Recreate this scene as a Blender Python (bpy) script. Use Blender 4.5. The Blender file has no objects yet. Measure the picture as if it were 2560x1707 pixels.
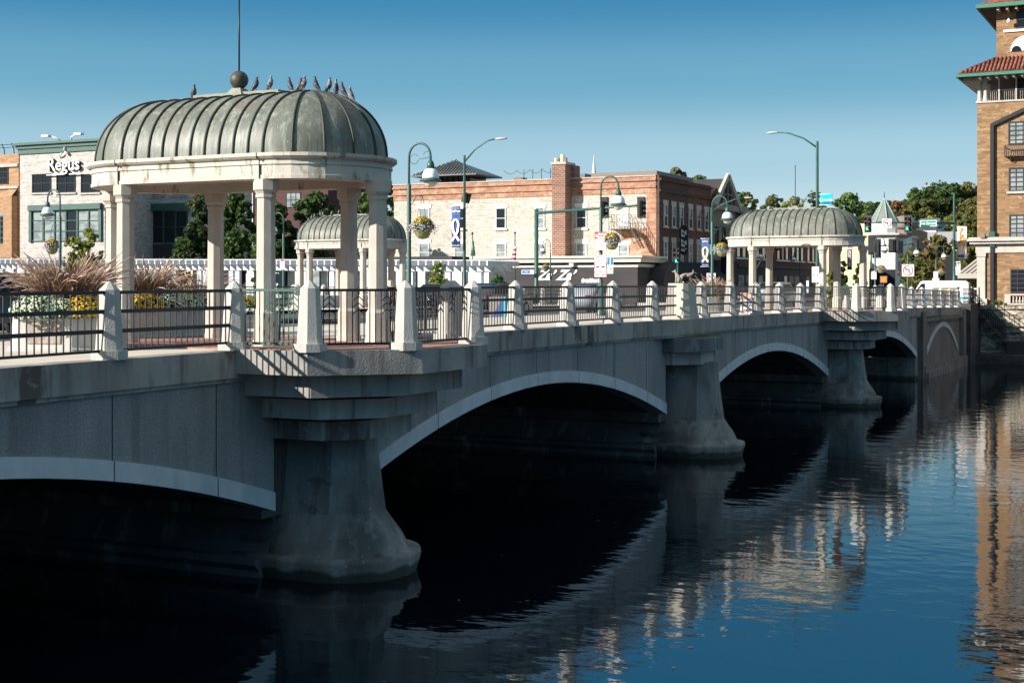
import bpy, math, random
import numpy as np
from math import sin, cos, tan, pi, radians, atan, atan2, hypot, sqrt
from mathutils import Vector, Matrix

random.seed(7)
rng = np.random.default_rng(7)
scene = bpy.context.scene
COL = scene.collection

# ------------------------------------------------------------------ camera, world, sun
TH = radians(26.41)            # bridge axis is +X; the camera looks TH to the left of it
CAMZ = 5.1                     # eye height above the water (z = 0)
FS, CX, HY = 3556.0, 1280.0, 714.5   # focal length, centre and horizon in photograph pixels
cd = bpy.data.cameras.new('camera')
cam = bpy.data.objects.new('camera', cd)
COL.objects.link(cam)
cam.location = (0, 0, CAMZ)
cam.rotation_euler = (radians(90), 0, TH - radians(90))
cd.sensor_width = 36.0
cd.lens = FS / 2560 * 36.0
cd.shift_y = -(853.5 - HY) / 2560.0
cd.clip_start = 0.1
cd.clip_end = 3000
scene.camera = cam

SUN_AZ = radians(180 - 40)     # direction towards the sun, from +X
SUN_EL = radians(24.3)
world = bpy.data.worlds.new('World')
scene.world = world
world.use_nodes = True
wn = world.node_tree
wn.nodes.clear()
sky = wn.nodes.new('ShaderNodeTexSky')
sky.sky_type = 'NISHITA'
sky.sun_disc = False
sky.sun_elevation = SUN_EL
sky.sun_rotation = radians(90) - SUN_AZ
sky.altitude = 200
sky.air_density = 1.15
sky.dust_density = 0.15
sky.ozone_density = 3.0
bg = wn.nodes.new('ShaderNodeBackground')
bg.inputs['Strength'].default_value = 0.055
wo = wn.nodes.new('ShaderNodeOutputWorld')
wn.links.new(sky.outputs[0], bg.inputs['Color'])
# clear autumn air: the low sky runs from deep blue down to a pale horizon
tc = wn.nodes.new('ShaderNodeTexCoord')
sx_ = wn.nodes.new('ShaderNodeSeparateXYZ')
wn.links.new(tc.outputs['Generated'], sx_.inputs[0])
cr = wn.nodes.new('ShaderNodeValToRGB')
cr.color_ramp.interpolation = 'EASE'
stops = [(0.0, (0.46,0.54,0.56)), (0.030, (0.40,0.49,0.53)), (0.088, (0.23,0.37,0.45)), (0.143, (0.085,0.24,0.345)), (0.20, (0.018,0.14,0.268)), (0.27, (0.018,0.175,0.335)), (0.42, (0.05,0.195,0.33)), (0.6, (0.20,0.25,0.27)), (1.0, (0.34,0.35,0.34))]  # upper stops, out of view, are brightened to add fill light
while len(cr.color_ramp.elements) < len(stops): cr.color_ramp.elements.new(0.5)
for e_, (p_, c_) in zip(cr.color_ramp.elements, stops):
    e_.position = p_; e_.color = (*c_, 1)
wn.links.new(sx_.outputs['Z'], cr.inputs[0])
bg2 = wn.nodes.new('ShaderNodeBackground')
wn.links.new(cr.outputs[0], bg2.inputs['Color'])
mxs = wn.nodes.new('ShaderNodeMixShader')
mxs.inputs[0].default_value = 0.85
wn.links.new(bg.outputs[0], mxs.inputs[1]); wn.links.new(bg2.outputs[0], mxs.inputs[2])
wn.links.new(mxs.outputs[0], wo.inputs['Surface'])

sl = bpy.data.lights.new('sun', 'SUN')
sl.energy = 5.0
sl.angle = radians(0.5)
sl.color = (1.0, 0.94, 0.85)
so = bpy.data.objects.new('sun', sl)
COL.objects.link(so)
sd = Vector((cos(SUN_AZ) * cos(SUN_EL), sin(SUN_AZ) * cos(SUN_EL), sin(SUN_EL)))
so.rotation_euler = sd.to_track_quat('Z', 'Y').to_euler()
so.location = (0, 60, 60)

scene.view_settings.view_transform = 'Standard'
scene.view_settings.look = 'None'
scene.view_settings.gamma = 1.0
scene.view_settings.exposure = 0.8
scene.render.engine = 'CYCLES'
scene.cycles.max_bounces = 5
scene.cycles.diffuse_bounces = 2
scene.cycles.glossy_bounces = 3
scene.cycles.transmission_bounces = 3
scene.cycles.caustics_reflective = False
scene.cycles.caustics_refractive = False

# ------------------------------------------------------------------ placing helpers
def ang(sx):
    return TH - atan((sx - CX) / FS)
def depth(X, Y):
    return X * cos(TH) + Y * sin(TH)
def onY(sx, Y):
    return Y / tan(ang(sx))
def onX(sx, X):
    return X * tan(ang(sx))
def zat(sy, X, Y):
    return CAMZ - (sy - HY) * depth(X, Y) / FS
def plan(sx, Z):
    a = ang(sx)
    d = Z / cos(TH - a)
    return d * cos(a), d * sin(a)
def zdeck(X):
    X = max(-5.0, min(100.0, X))
    return 4.06 - 0.20 * ((X - 42.1) / 40.0) ** 2

# ------------------------------------------------------------------ mesh builder
class MB:
    def __init__(s):
        s.v = []; s.f = []; s.sm = []
    def add(s, vs, fs, smooth=False):
        b = len(s.v)
        s.v.extend([tuple(p) for p in vs])
        for f in fs:
            s.f.append(tuple(i + b for i in f)); s.sm.append(smooth)
        return s
    def box(s, x0, x1, y0, y1, z0, z1):
        if x0 > x1: x0, x1 = x1, x0
        if y0 > y1: y0, y1 = y1, y0
        if z0 > z1: z0, z1 = z1, z0
        return s.add([(x0,y0,z0),(x1,y0,z0),(x1,y1,z0),(x0,y1,z0),(x0,y0,z1),(x1,y0,z1),(x1,y1,z1),(x0,y1,z1)],
                     [(3,2,1,0),(4,5,6,7),(0,1,5,4),(1,2,6,5),(2,3,7,6),(3,0,4,7)])
    def rbox(s, c, size, rz=0.0, tilt=None):
        hx, hy, hz = size[0]/2, size[1]/2, size[2]/2
        m = Matrix.Rotation(rz, 3, 'Z')
        if tilt: m = m @ Matrix.Rotation(tilt[1], 3, tilt[0])
        vs = [Vector(c) + m @ Vector(p) for p in ((-hx,-hy,-hz),(hx,-hy,-hz),(hx,hy,-hz),(-hx,hy,-hz),(-hx,-hy,hz),(hx,-hy,hz),(hx,hy,hz),(-hx,hy,hz))]
        return s.add(vs, [(3,2,1,0),(4,5,6,7),(0,1,5,4),(1,2,6,5),(2,3,7,6),(3,0,4,7)])
    def beam(s, p, q, w, h):
        p = Vector(p); q = Vector(q)
        d = (q - p).normalized()
        up = Vector((0,0,1))
        if abs(d.z) > 0.97: up = Vector((0,1,0))
        a = d.cross(up).normalized() * (w/2)
        b = a.cross(d).normalized() * (h/2)
        vs = [p-a-b, p+a-b, p+a+b, p-a+b, q-a-b, q+a-b, q+a+b, q-a+b]
        return s.add(vs, [(0,1,2,3),(7,6,5,4),(1,0,4,5),(2,1,5,6),(3,2,6,7),(0,3,7,4)])
    def prism(s, poly, z0, z1, poly2=None):
        p2 = poly2 or poly
        n = len(poly)
        vs = [(x, y, z0) for x, y in poly] + [(x, y, z1) for x, y in p2]
        fs = [tuple(range(n))[::-1], tuple(range(n, 2*n))] + [(i, (i+1) % n, n+(i+1) % n, n+i) for i in range(n)]
        return s.add(vs, fs)
    def loft(s, rings, closed=True, caps=True, smooth=True):
        n = len(rings[0])
        vs = [p for r in rings for p in r]
        fs = []
        m = n if closed else n - 1
        for k in range(len(rings)-1):
            for i in range(m):
                j = (i+1) % n
                fs.append((k*n+i, k*n+j, (k+1)*n+j, (k+1)*n+i))
        b = len(s.v)
        s.add(vs, fs, smooth)
        if caps and closed:
            s.f.append(tuple(b + i for i in range(n))[::-1]); s.sm.append(False)
            s.f.append(tuple(b + (len(rings)-1)*n + i for i in range(n))); s.sm.append(False)
        return s
    def lathe(s, prof, c=(0,0,0), n=16, smooth=True, ph=0.0):
        rings = [[(c[0]+r*cos(2*pi*i/n+ph), c[1]+r*sin(2*pi*i/n+ph), c[2]+z) for i in range(n)] for r, z in prof]
        return s.loft(rings, True, True, smooth)
    def tube(s, path, r, n=8, smooth=True):
        path = [Vector(p) for p in path]
        rings = []
        prev = None
        for i, p in enumerate(path):
            t = (path[min(i+1, len(path)-1)] - path[max(i-1, 0)]).normalized()
            if prev is None:
                a = t.cross(Vector((0,0,1)))
                if a.length < 1e-3: a = t.cross(Vector((0,1,0)))
                a.normalize()
            else:
                a = (prev - t * prev.dot(t)).normalized()
            prev = a
            b = t.cross(a)
            rr = r[i] if isinstance(r, (list, tuple)) else r
            rings.append([p + (a*cos(2*pi*k/n) + b*sin(2*pi*k/n)) * rr for k in range(n)])
        return s.loft(rings, True, True, smooth)
    def sphere(s, c, r, n=14, m=8, sc=(1,1,1)):
        prof = []
        for i in range(m+1):
            t = -pi/2 + pi*i/m
            prof.append((max(1e-4, cos(t))*r, sin(t)*r))
        rings = [[(c[0]+a*cos(2*pi*i/n)*sc[0], c[1]+a*sin(2*pi*i/n)*sc[1], c[2]+z*sc[2]) for i in range(n)] for a, z in prof]
        return s.loft(rings, True, True, True)
    def build(s, name, m, parent=None, loc=None):
        me = bpy.data.meshes.new(name)
        me.from_pydata(s.v, [], s.f)
        me.polygons.foreach_set('use_smooth', s.sm)
        me.materials.append(m)
        me.update()
        return link(name, me, parent, loc)

def link(name, me, parent=None, loc=None):
    o = bpy.data.objects.new(name, me)
    COL.objects.link(o)
    if parent is not None: o.parent = parent
    if loc: o.location = loc
    return o

def tag(o, label=None, cat=None, group=None, kind=None):
    if label: o['label'] = label
    if cat: o['category'] = cat
    if group: o['group'] = group
    if kind: o['kind'] = kind
    return o
def thing(name, label, cat, loc=(0,0,0), rz=0.0, group=None):
    o = bpy.data.objects.new(name, None)
    o.empty_display_size = 0.3
    COL.objects.link(o)
    o.location = loc; o.rotation_euler = (0, 0, rz)
    return tag(o, label, cat, group)
KIDS = {}
def kids(o):
    return [c for c in bpy.data.objects if c.parent is o]
def dup(root, loc=None, rz=None, label=None, group=None, scale=None):
    def rec(o, par):
        c = o.copy(); COL.objects.link(c)
        if par is not None: c.parent = par
        for ch in kids_of[o.name]: rec(ch, c)
        return c
    kids_of = {}
    def walk(o):
        kids_of[o.name] = kids(o)
        for ch in kids_of[o.name]: walk(ch)
    walk(root)
    c = rec(root, None)
    if loc is not None: c.location = loc
    if rz is not None: c.rotation_euler = (0, 0, rz)
    if label: c['label'] = label
    if group: c['group'] = group
    if scale: c.scale = (scale,)*3
    return c

def text(name, s, size, loc, rz, m, parent=None, ext=0.01, shear=0.0, roll=0.0, align='CENTER', bold=0.0, sp=1.0):
    cu = bpy.data.curves.new(name, 'FONT')
    cu.body = s; cu.size = size; cu.extrude = ext; cu.shear = shear; cu.offset = bold
    cu.align_x = align; cu.align_y = 'CENTER'; cu.resolution_u = 2; cu.space_character = sp
    t = bpy.data.objects.new(name, cu)
    COL.objects.link(t)
    me = bpy.data.meshes.new_from_object(t)
    bpy.data.objects.remove(t)
    bpy.data.curves.remove(cu)
    M = Matrix.Rotation(rz, 4, 'Z') @ Matrix.Rotation(radians(90), 4, 'X') @ Matrix.Rotation(roll, 4, 'Z')
    me.transform(Matrix.Translation(loc) @ M)
    me.materials.clear(); me.materials.append(m)
    return link(name, me, parent)

# ------------------------------------------------------------------ materials
def mat(name, c, rough=0.8, c2=None, sc=(1,1,1), detail=5, lo=0.35, hi=0.65, layers=(), bump=0.0, bsc=30.0, metal=0.0, spec=0.3, coat=0.0):
    m = bpy.data.materials.new(name)
    m.use_nodes = True
    nt = m.node_tree
    P = nt.nodes['Principled BSDF']
    P.inputs['Roughness'].default_value = rough
    P.inputs['Metallic'].default_value = metal
    P.inputs['Specular IOR Level'].default_value = spec
    P.inputs['Coat Weight'].default_value = coat
    geo = nt.nodes.new('ShaderNodeNewGeometry')
    def noise(scv, det=5, rg=0.55):
        mp = nt.nodes.new('ShaderNodeMapping'); mp.vector_type = 'POINT'
        mp.inputs['Scale'].default_value = scv
        nt.links.new(geo.outputs['Position'], mp.inputs['Vector'])
        nz = nt.nodes.new('ShaderNodeTexNoise')
        nz.inputs['Scale'].default_value = 1.0
        nz.inputs['Detail'].default_value = det
        nz.inputs['Roughness'].default_value = rg
        nt.links.new(mp.outputs[0], nz.inputs['Vector'])
        return nz.outputs['Fac']
    def ramp(sock, a, b):
        r = nt.nodes.new('ShaderNodeMapRange')
        r.inputs['From Min'].default_value = a; r.inputs['From Max'].default_value = b
        nt.links.new(sock, r.inputs['Value'])
        return r.outputs[0]
    col = None
    rgb = nt.nodes.new('ShaderNodeRGB'); rgb.outputs[0].default_value = (*c, 1)
    col = rgb.outputs[0]
    L = list(layers)
    if c2 is not None: L.insert(0, (c2, sc, lo, hi, 1.0))
    for ly in L:
        cc, s3, a, b, st = ly[:5]
        mx = nt.nodes.new('ShaderNodeMix'); mx.data_type = 'RGBA'
        f = ramp(noise(s3, ly[5] if len(ly) > 5 else detail), a, b)
        mu = nt.nodes.new('ShaderNodeMath'); mu.operation = 'MULTIPLY'; mu.inputs[1].default_value = st
        nt.links.new(f, mu.inputs[0])
        nt.links.new(mu.outputs[0], mx.inputs['Factor'])
        nt.links.new(col, mx.inputs[6]); mx.inputs[7].default_value = (*cc, 1)
        col = mx.outputs[2]
    nt.links.new(col, P.inputs['Base Color'])
    if bump:
        bp = nt.nodes.new('ShaderNodeBump'); bp.inputs['Strength'].default_value = bump; bp.inputs['Distance'].default_value = 0.02
        nt.links.new(noise((bsc,)*3, 3), bp.inputs['Height'])
        nt.links.new(bp.outputs[0], P.inputs['Normal'])
    return m

def brick(name, c1, c2, mortar, bw=0.6, bh=0.2, msize=0.015, patch=None, rough=0.9):
    """brick courses on any upright wall: u = x + y, v = z"""
    m = mat(name, c1, rough)
    nt = m.node_tree
    P = nt.nodes['Principled BSDF']
    for l in list(P.inputs['Base Color'].links): nt.links.remove(l)
    geo = [n for n in nt.nodes if n.type == 'NEW_GEOMETRY'][0]
    sep = nt.nodes.new('ShaderNodeSeparateXYZ'); nt.links.new(geo.outputs['Position'], sep.inputs[0])
    ad = nt.nodes.new('ShaderNodeMath'); ad.operation = 'ADD'
    nt.links.new(sep.outputs[0], ad.inputs[0]); nt.links.new(sep.outputs[1], ad.inputs[1])
    cb = nt.nodes.new('ShaderNodeCombineXYZ')
    nt.links.new(ad.outputs[0], cb.inputs[0]); nt.links.new(sep.outputs[2], cb.inputs[1])
    bt = nt.nodes.new('ShaderNodeTexBrick')
    bt.inputs['Color1'].default_value = (*c1, 1); bt.inputs['Color2'].default_value = (*c2, 1)
    bt.inputs['Mortar'].default_value = (*mortar, 1)
    bt.inputs['Scale'].default_value = 1.0
    bt.inputs['Brick Width'].default_value = bw; bt.inputs['Row Height'].default_value = bh
    bt.inputs['Mortar Size'].default_value = msize; bt.inputs['Bias'].default_value = 0.0
    nt.links.new(cb.outputs[0], bt.inputs['Vector'])
    col = bt.outputs['Color']
    mp = nt.nodes.new('ShaderNodeMapping'); mp.inputs['Scale'].default_value = (0.9, 4.0, 1)
    nt.links.new(cb.outputs[0], mp.inputs[0])
    nz = nt.nodes.new('ShaderNodeTexNoise'); nz.inputs['Scale'].default_value = 1.0; nz.inputs['Detail'].default_value = 6
    nt.links.new(mp.outputs[0], nz.inputs['Vector'])
    mr = nt.nodes.new('ShaderNodeMapRange'); mr.inputs[1].default_value = 0.3; mr.inputs[2].default_value = 0.7
    mr.inputs[3].default_value = 0.78; mr.inputs[4].default_value = 1.18
    nt.links.new(nz.outputs['Fac'], mr.inputs[0])
    mx = nt.nodes.new('ShaderNodeVectorMath'); mx.operation = 'SCALE'
    nt.links.new(col, mx.inputs[0]); nt.links.new(mr.outputs[0], mx.inputs['Scale'])
    col = mx.outputs[0]
    if patch:
        n2 = nt.nodes.new('ShaderNodeTexNoise'); n2.inputs['Scale'].default_value = patch[1]; n2.inputs['Detail'].default_value = 8; n2.inputs['Roughness'].default_value = 0.7
        nt.links.new(cb.outputs[0], n2.inputs['Vector'])
        r2 = nt.nodes.new('ShaderNodeMapRange'); r2.inputs[1].default_value = patch[2]; r2.inputs[2].default_value = patch[3]
        nt.links.new(n2.outputs['Fac'], r2.inputs[0])
        m2 = nt.nodes.new('ShaderNodeMix'); m2.data_type = 'RGBA'
        nt.links.new(r2.outputs[0], m2.inputs['Factor']); nt.links.new(col, m2.inputs[6]); m2.inputs[7].default_value = (*patch[0], 1)
        col = m2.outputs[2]
    nt.links.new(col, P.inputs['Base Color'])
    return m

def emit(name, c, st):
    m = bpy.data.materials.new(name); m.use_nodes = True
    P = m.node_tree.nodes['Principled BSDF']
    P.inputs['Base Color'].default_value = (*c, 1)
    P.inputs['Emission Color'].default_value = (*c, 1)
    P.inputs['Emission Strength'].default_value = st
    return m

def leafmat(name, c1, c2, c3=None, sc=0.8):
    m = mat(name, c1, 0.55, c2, (sc,)*3, 3, 0.4, 0.6, layers=([(c3, (sc*1.7,)*3, 0.52, 0.66, 0.9, 2)] if c3 else []), spec=0.25)
    nt = m.node_tree; P = nt.nodes['Principled BSDF']
    tr = nt.nodes.new('ShaderNodeBsdfTranslucent')
    src = P.inputs['Base Color'].links[0].from_socket
    nt.links.new(src, tr.inputs['Color'])
    mx = nt.nodes.new('ShaderNodeMixShader'); mx.inputs[0].default_value = 0.34
    out = nt.nodes['Material Output']
    nt.links.new(P.outputs[0], mx.inputs[1]); nt.links.new(tr.outputs[0], mx.inputs[2])
    nt.links.new(mx.outputs[0], out.inputs['Surface'])
    return m

def grooves(m, period, w, phase, dark=0.35):
    """vertical control joints in poured concrete at even distances along the bridge"""
    nt = m.node_tree; P = nt.nodes['Principled BSDF']
    src = P.inputs['Base Color'].links[0].from_socket
    geo = [n for n in nt.nodes if n.type == 'NEW_GEOMETRY'][0]
    sep = nt.nodes.new('ShaderNodeSeparateXYZ'); nt.links.new(geo.outputs['Position'], sep.inputs[0])
    a = nt.nodes.new('ShaderNodeMath'); a.operation = 'ADD'; a.inputs[1].default_value = phase
    nt.links.new(sep.outputs[0], a.inputs[0])
    b = nt.nodes.new('ShaderNodeMath'); b.operation = 'PINGPONG'; b.inputs[1].default_value = period/2
    nt.links.new(a.outputs[0], b.inputs[0])
    c = nt.nodes.new('ShaderNodeMath'); c.operation = 'LESS_THAN'; c.inputs[1].default_value = w
    nt.links.new(b.outputs[0], c.inputs[0])
    mx = nt.nodes.new('ShaderNodeMix'); mx.data_type = 'RGBA'
    nt.links.new(c.outputs[0], mx.inputs['Factor']); nt.links.new(src, mx.inputs[6])
    mx.inputs[7].default_value = (0.05*dark, 0.06*dark, 0.07*dark, 1)
    nt.links.new(mx.outputs[2], P.inputs['Base Color'])
    return m

WATERSTAIN = [((0.07,0.072,0.075), (0.7,0.7,0.5), 0.46, 0.64, 0.75), ((0.48,0.48,0.47), (2.0,2.0,0.30), 0.57, 0.74, 0.6)]
m_conc = mat('weathered_concrete', (0.40,0.375,0.34), 0.85, (0.27,0.25,0.23), (1.3,1.3,0.6), layers=[((0.09,0.08,0.072),(4.5,4.5,0.28),0.56,0.70,0.65,3), ((0.50,0.49,0.46),(3.3,3.3,0.35),0.60,0.74,0.5,4), ((0.10,0.09,0.09),(2.2,2.2,0.35),0.56,0.70,0.7), ((0.075,0.055,0.05),(0.75,0.75,0.16),0.60,0.635,0.8), ((0.42,0.42,0.41),(6,6,6),0.62,0.75,0.5)], bump=0.3, bsc=25)
m_slab = mat('balcony_concrete', (0.37,0.345,0.315), 0.85, (0.21,0.20,0.19), (1.2,1.2,1.2), layers=[((0.09,0.08,0.072),(4.5,4.5,0.28),0.56,0.70,0.65,3), ((0.50,0.49,0.46),(3.3,3.3,0.35),0.60,0.74,0.5,4), ((0.12,0.11,0.11),(3,3,0.8),0.55,0.7,0.6), ((0.5,0.5,0.48),(14,14,14),0.66,0.74,0.6)], bump=0.35, bsc=30)
m_span = grooves(mat('exposed_aggregate', (0.36,0.36,0.355), 0.9, (0.26,0.255,0.25), (30,30,30), 4, 0.4, 0.6, layers=[((0.13,0.12,0.11),(3.2,3.2,0.2),0.57,0.70,0.5,3), ((0.15,0.148,0.15),(0.9,0.9,0.22),0.46,0.70,0.65), ((0.5,0.5,0.5),(55,55,55),0.68,0.74,0.5,2)], bump=0.6, bsc=45), 2.5, 0.012, 0.87)
m_ring = grooves(mat('pale_ring_concrete', (0.62,0.65,0.67), 0.8, (0.50,0.53,0.56), (2,2,1), layers=[((0.33,0.33,0.33),(5,5,0.7),0.6,0.75,0.4)], bump=0.15), 2.5, 0.012, 0.87)
m_pier = mat('pier_concrete', (0.29,0.28,0.262), 0.8, (0.18,0.176,0.17), (1.1,1.1,0.35), layers=[((0.09,0.08,0.072),(4.5,4.5,0.28),0.56,0.70,0.65,3), ((0.50,0.49,0.46),(3.3,3.3,0.35),0.60,0.74,0.5,4)]+WATERSTAIN+[((0.62,0.62,0.62),(13,13,13),0.66,0.72,0.6,4), ((0.03,0.032,0.036),(1.4,1.4,3.0),0.60,0.70,0.6,6)], bump=0.5, bsc=14)
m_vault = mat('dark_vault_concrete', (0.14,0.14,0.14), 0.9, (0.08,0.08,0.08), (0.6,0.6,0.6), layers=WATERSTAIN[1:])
m_post = mat('post_concrete', (0.55,0.52,0.475), 0.85, (0.43,0.41,0.385), (2.5,2.5,1.2), layers=[((0.30,0.29,0.28),(26,26,26),0.64,0.72,0.4,3)], bump=0.5, bsc=40)
m_cast = mat('cast_stone', (0.56,0.50,0.43), 0.8, (0.44,0.40,0.35), (1.2,1.2,1.2), layers=[((0.33,0.31,0.27),(9,9,2.0),0.62,0.74,0.5)], bump=0.15)
m_entab = mat('weathered_cast_stone', (0.59,0.54,0.47), 0.8, (0.47,0.435,0.385), (0.8,0.8,1.5), layers=[((0.18,0.14,0.10),(6,6,1.6),0.565,0.66,0.8,7), ((0.50,0.50,0.42),(2,2,2),0.55,0.7,0.4)], bump=0.25, bsc=18)
m_copper = mat('aged_copper', (0.115,0.122,0.102), 0.5, (0.175,0.186,0.155), (1.6,1.6,0.45), 6, 0.35, 0.7, layers=[((0.19,0.145,0.125),(1.6,0.9,0.5),0.53,0.68,0.6), ((0.31,0.35,0.29),(8,8,0.8),0.52,0.72,0.75,8), ((0.28,0.32,0.27),(2.4,2.4,2.0),0.58,0.72,0.6,5), ((0.06,0.068,0.06),(22,22,0.9),0.53,0.70,0.75,4), ((0.5,0.5,0.48),(30,30,12),0.69,0.74,0.6,2)], spec=0.35)
m_copdark = mat('dark_copper', (0.045,0.042,0.036), 0.5, (0.09,0.08,0.065), (6,6,6))
m_seam = mat('copper_seam', (0.028,0.03,0.028), 0.6, (0.08,0.09,0.075), (2,2,1))
m_ridge = mat('ridge_capping', (0.30,0.30,0.24), 0.7, (0.22,0.22,0.18), (5,5,5))
m_iron = mat('black_painted_steel', (0.018,0.02,0.024), 0.45, spec=0.4)
m_green = mat('green_painted_steel', (0.028,0.085,0.068), 0.42, (0.04,0.105,0.085), (3,3,3), spec=0.45)
m_rust = mat('bronze_rail', (0.10,0.085,0.075), 0.55, (0.06,0.05,0.045), (2,2,2))
m_pave = mat('sidewalk_concrete', (0.62,0.55,0.47), 0.9, (0.52,0.46,0.40), (0.7,0.7,0.7), layers=[((0.35,0.30,0.26),(3,3,3),0.6,0.75,0.4)])
m_paver = brick('brick_pavers', (0.30,0.15,0.12), (0.38,0.20,0.16), (0.35,0.30,0.27), 0.2, 0.1, 0.008)
m_road = mat('asphalt', (0.055,0.056,0.058), 0.9, (0.085,0.085,0.088), (0.4,0.4,0.4), bump=0.4)
m_white = mat('road_marking', (0.7,0.7,0.68), 0.8)
m_yellow = mat('yellow_marking', (0.62,0.40,0.06), 0.8)
m_wpaint = mat('white_paint', (0.68,0.69,0.72), 0.6, (0.58,0.59,0.62), (1,1,1))
m_glass = mat('window_glass', (0.012,0.016,0.022), 0.06, spec=0.35)
m_glassb = mat('window_glass_with_blinds', (0.30,0.33,0.33), 0.15, (0.18,0.21,0.22), (0.6,0.6,2.2), 2, 0.45, 0.55, spec=0.6)
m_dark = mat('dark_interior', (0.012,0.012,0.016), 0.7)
m_creamw = mat('cream_render', (0.75,0.70,0.55), 0.8, (0.68,0.63,0.50), (0.5,0.5,0.5))
m_yell = mat('pale_yellow_render', (0.78,0.66,0.38), 0.85, (0.70,0.60,0.36), (0.4,0.4,0.4))
m_pale = mat('white_render', (0.80,0.78,0.74), 0.85, (0.72,0.70,0.66), (0.3,0.3,0.3))
m_stone = mat('limestone_trim', (0.52,0.47,0.42), 0.8, (0.42,0.38,0.34), (2,2,2))
m_whitebrick = brick('whitewashed_brick', (0.66,0.60,0.52), (0.53,0.47,0.40), (0.40,0.35,0.30), 0.5, 0.2, 0.03, patch=((0.30,0.25,0.20), 3.4, 0.53, 0.64))
m_regusb = brick('pale_grey_brick', (0.64,0.58,0.54), (0.48,0.43,0.40), (0.42,0.38,0.35), 0.5, 0.2, 0.03, patch=((0.34,0.28,0.25), 3.0, 0.53, 0.66))
m_orange = brick('tan_orange_brick', (0.45,0.28,0.16), (0.36,0.21,0.12), (0.36,0.22,0.13), 0.5, 0.17, 0.02)
m_redbrick = brick('red_brick', (0.21,0.075,0.045), (0.15,0.055,0.038), (0.15,0.09,0.07), 0.5, 0.17, 0.02)
m_brownbrick = brick('dark_brown_brick', (0.11,0.062,0.048), (0.075,0.045,0.038), (0.10,0.075,0.06), 0.5, 0.17, 0.02)
m_corbel = brick('salmon_brick', (0.42,0.215,0.14), (0.30,0.15,0.10), (0.42,0.24,0.16), 0.5, 0.2, 0.025, patch=((0.62,0.42,0.30), 1.3, 0.5, 0.7))
m_hotel = brick('golden_brown_brick', (0.34,0.205,0.108), (0.20,0.115,0.06), (0.26,0.17,0.10), 0.62, 0.13, 0.012, patch=((0.48,0.35,0.20), 1.9, 0.55, 0.68))
m_chim = brick('chimney_brick', (0.24,0.12,0.085), (0.16,0.08,0.06), (0.36,0.24,0.19), 0.42, 0.17, 0.03)
m_tile = mat('red_roof_tile', (0.13,0.03,0.028), 0.75, (0.28,0.12,0.08), (2.5,2.5,2.5))
m_slate = mat('grey_green_slate', (0.17,0.19,0.18), 0.7, (0.22,0.24,0.22), (1,1,3))
m_gutter = mat('green_copper_gutter', (0.05,0.19,0.13), 0.6)
m_metalroof = mat('grey_metal_roof', (0.10,0.115,0.12), 0.45, (0.14,0.15,0.15), (1,1,1), spec=0.5)
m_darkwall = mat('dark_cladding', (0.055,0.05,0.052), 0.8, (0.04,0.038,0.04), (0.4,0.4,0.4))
m_taupe = mat('taupe_metal', (0.22,0.19,0.17), 0.7)
m_charcoal = mat('charcoal_awning', (0.05,0.045,0.048), 0.85, (0.065,0.06,0.062), (0.4,0.4,2))
m_black = mat('black_canvas', (0.008,0.009,0.014), 0.8)
m_globe = mat('white_lamp_glass', (0.85,0.86,0.88), 0.25, spec=0.5)
m_bowl = mat('frosted_lamp_bowl', (0.62,0.60,0.55), 0.3)
m_signw = mat('white_sign_sheet', (0.82,0.82,0.83), 0.5)
m_signr = mat('red_sign_paint', (0.55,0.02,0.05), 0.5)
m_signg = mat('green_sign_sheet', (0.0,0.28,0.19), 0.5)
m_signb = mat('blue_sign_sheet', (0.02,0.16,0.50), 0.5)
m_signk = mat('black_sign_paint', (0.02,0.02,0.022), 0.5)
m_dorange = mat('faded_orange_sign', (0.62,0.22,0.12), 0.6, (0.7,0.38,0.28), (4,4,4))
m_cyan = mat('cyan_banner', (0.0,0.50,0.68), 0.7)
m_navy = mat('blue_banner', (0.06,0.10,0.28), 0.8)
m_maroon = mat('maroon_banner', (0.09,0.03,0.07), 0.8)
m_bronze = mat('bronze', (0.24,0.19,0.15), 0.5, (0.40,0.34,0.28), (9,9,9))
m_soil = mat('soil', (0.05,0.035,0.025), 0.95)
m_trunk = mat('bark', (0.10,0.075,0.055), 0.9, (0.06,0.045,0.035), (4,4,1.5))
m_rubble = mat('rubble_stone', (0.50,0.43,0.33), 0.95, (0.20,0.17,0.13), (2.2,2.2,5.5), 6, 0.42, 0.56, layers=[((0.62,0.55,0.43),(3.5,3.5,8),0.58,0.66,0.8)], bump=1.0, bsc=5)
m_ground = mat('ground_dirt', (0.12,0.12,0.09), 0.95, (0.08,0.09,0.05), (0.05,0.05,0.05))
m_hill = mat('wooded_ground', (0.035,0.055,0.022), 0.95, (0.05,0.05,0.02), (0.1,0.1,0.1))
m_pigd = mat('slate_feathers', (0.045,0.045,0.06), 0.6, (0.09,0.085,0.11), (14,14,14))
m_pigl = mat('pale_feathers', (0.22,0.23,0.26), 0.7, (0.06,0.06,0.08), (16,16,16), 3, 0.45, 0.6)
m_foot = mat('pink_feet', (0.40,0.16,0.12), 0.6)
m_lA = leafmat('deep_green_leaves', (0.032,0.07,0.02), (0.07,0.125,0.03), (0.19,0.24,0.055))
m_lB = leafmat('mid_green_leaves', (0.055,0.11,0.03), (0.10,0.17,0.045), (0.20,0.26,0.07))
m_lC = leafmat('olive_autumn_leaves', (0.085,0.11,0.032), (0.15,0.16,0.045), (0.24,0.16,0.05), 0.5)
m_lD = leafmat('rusty_autumn_leaves', (0.16,0.115,0.045), (0.22,0.16,0.055), (0.10,0.12,0.035), 0.6)
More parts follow.
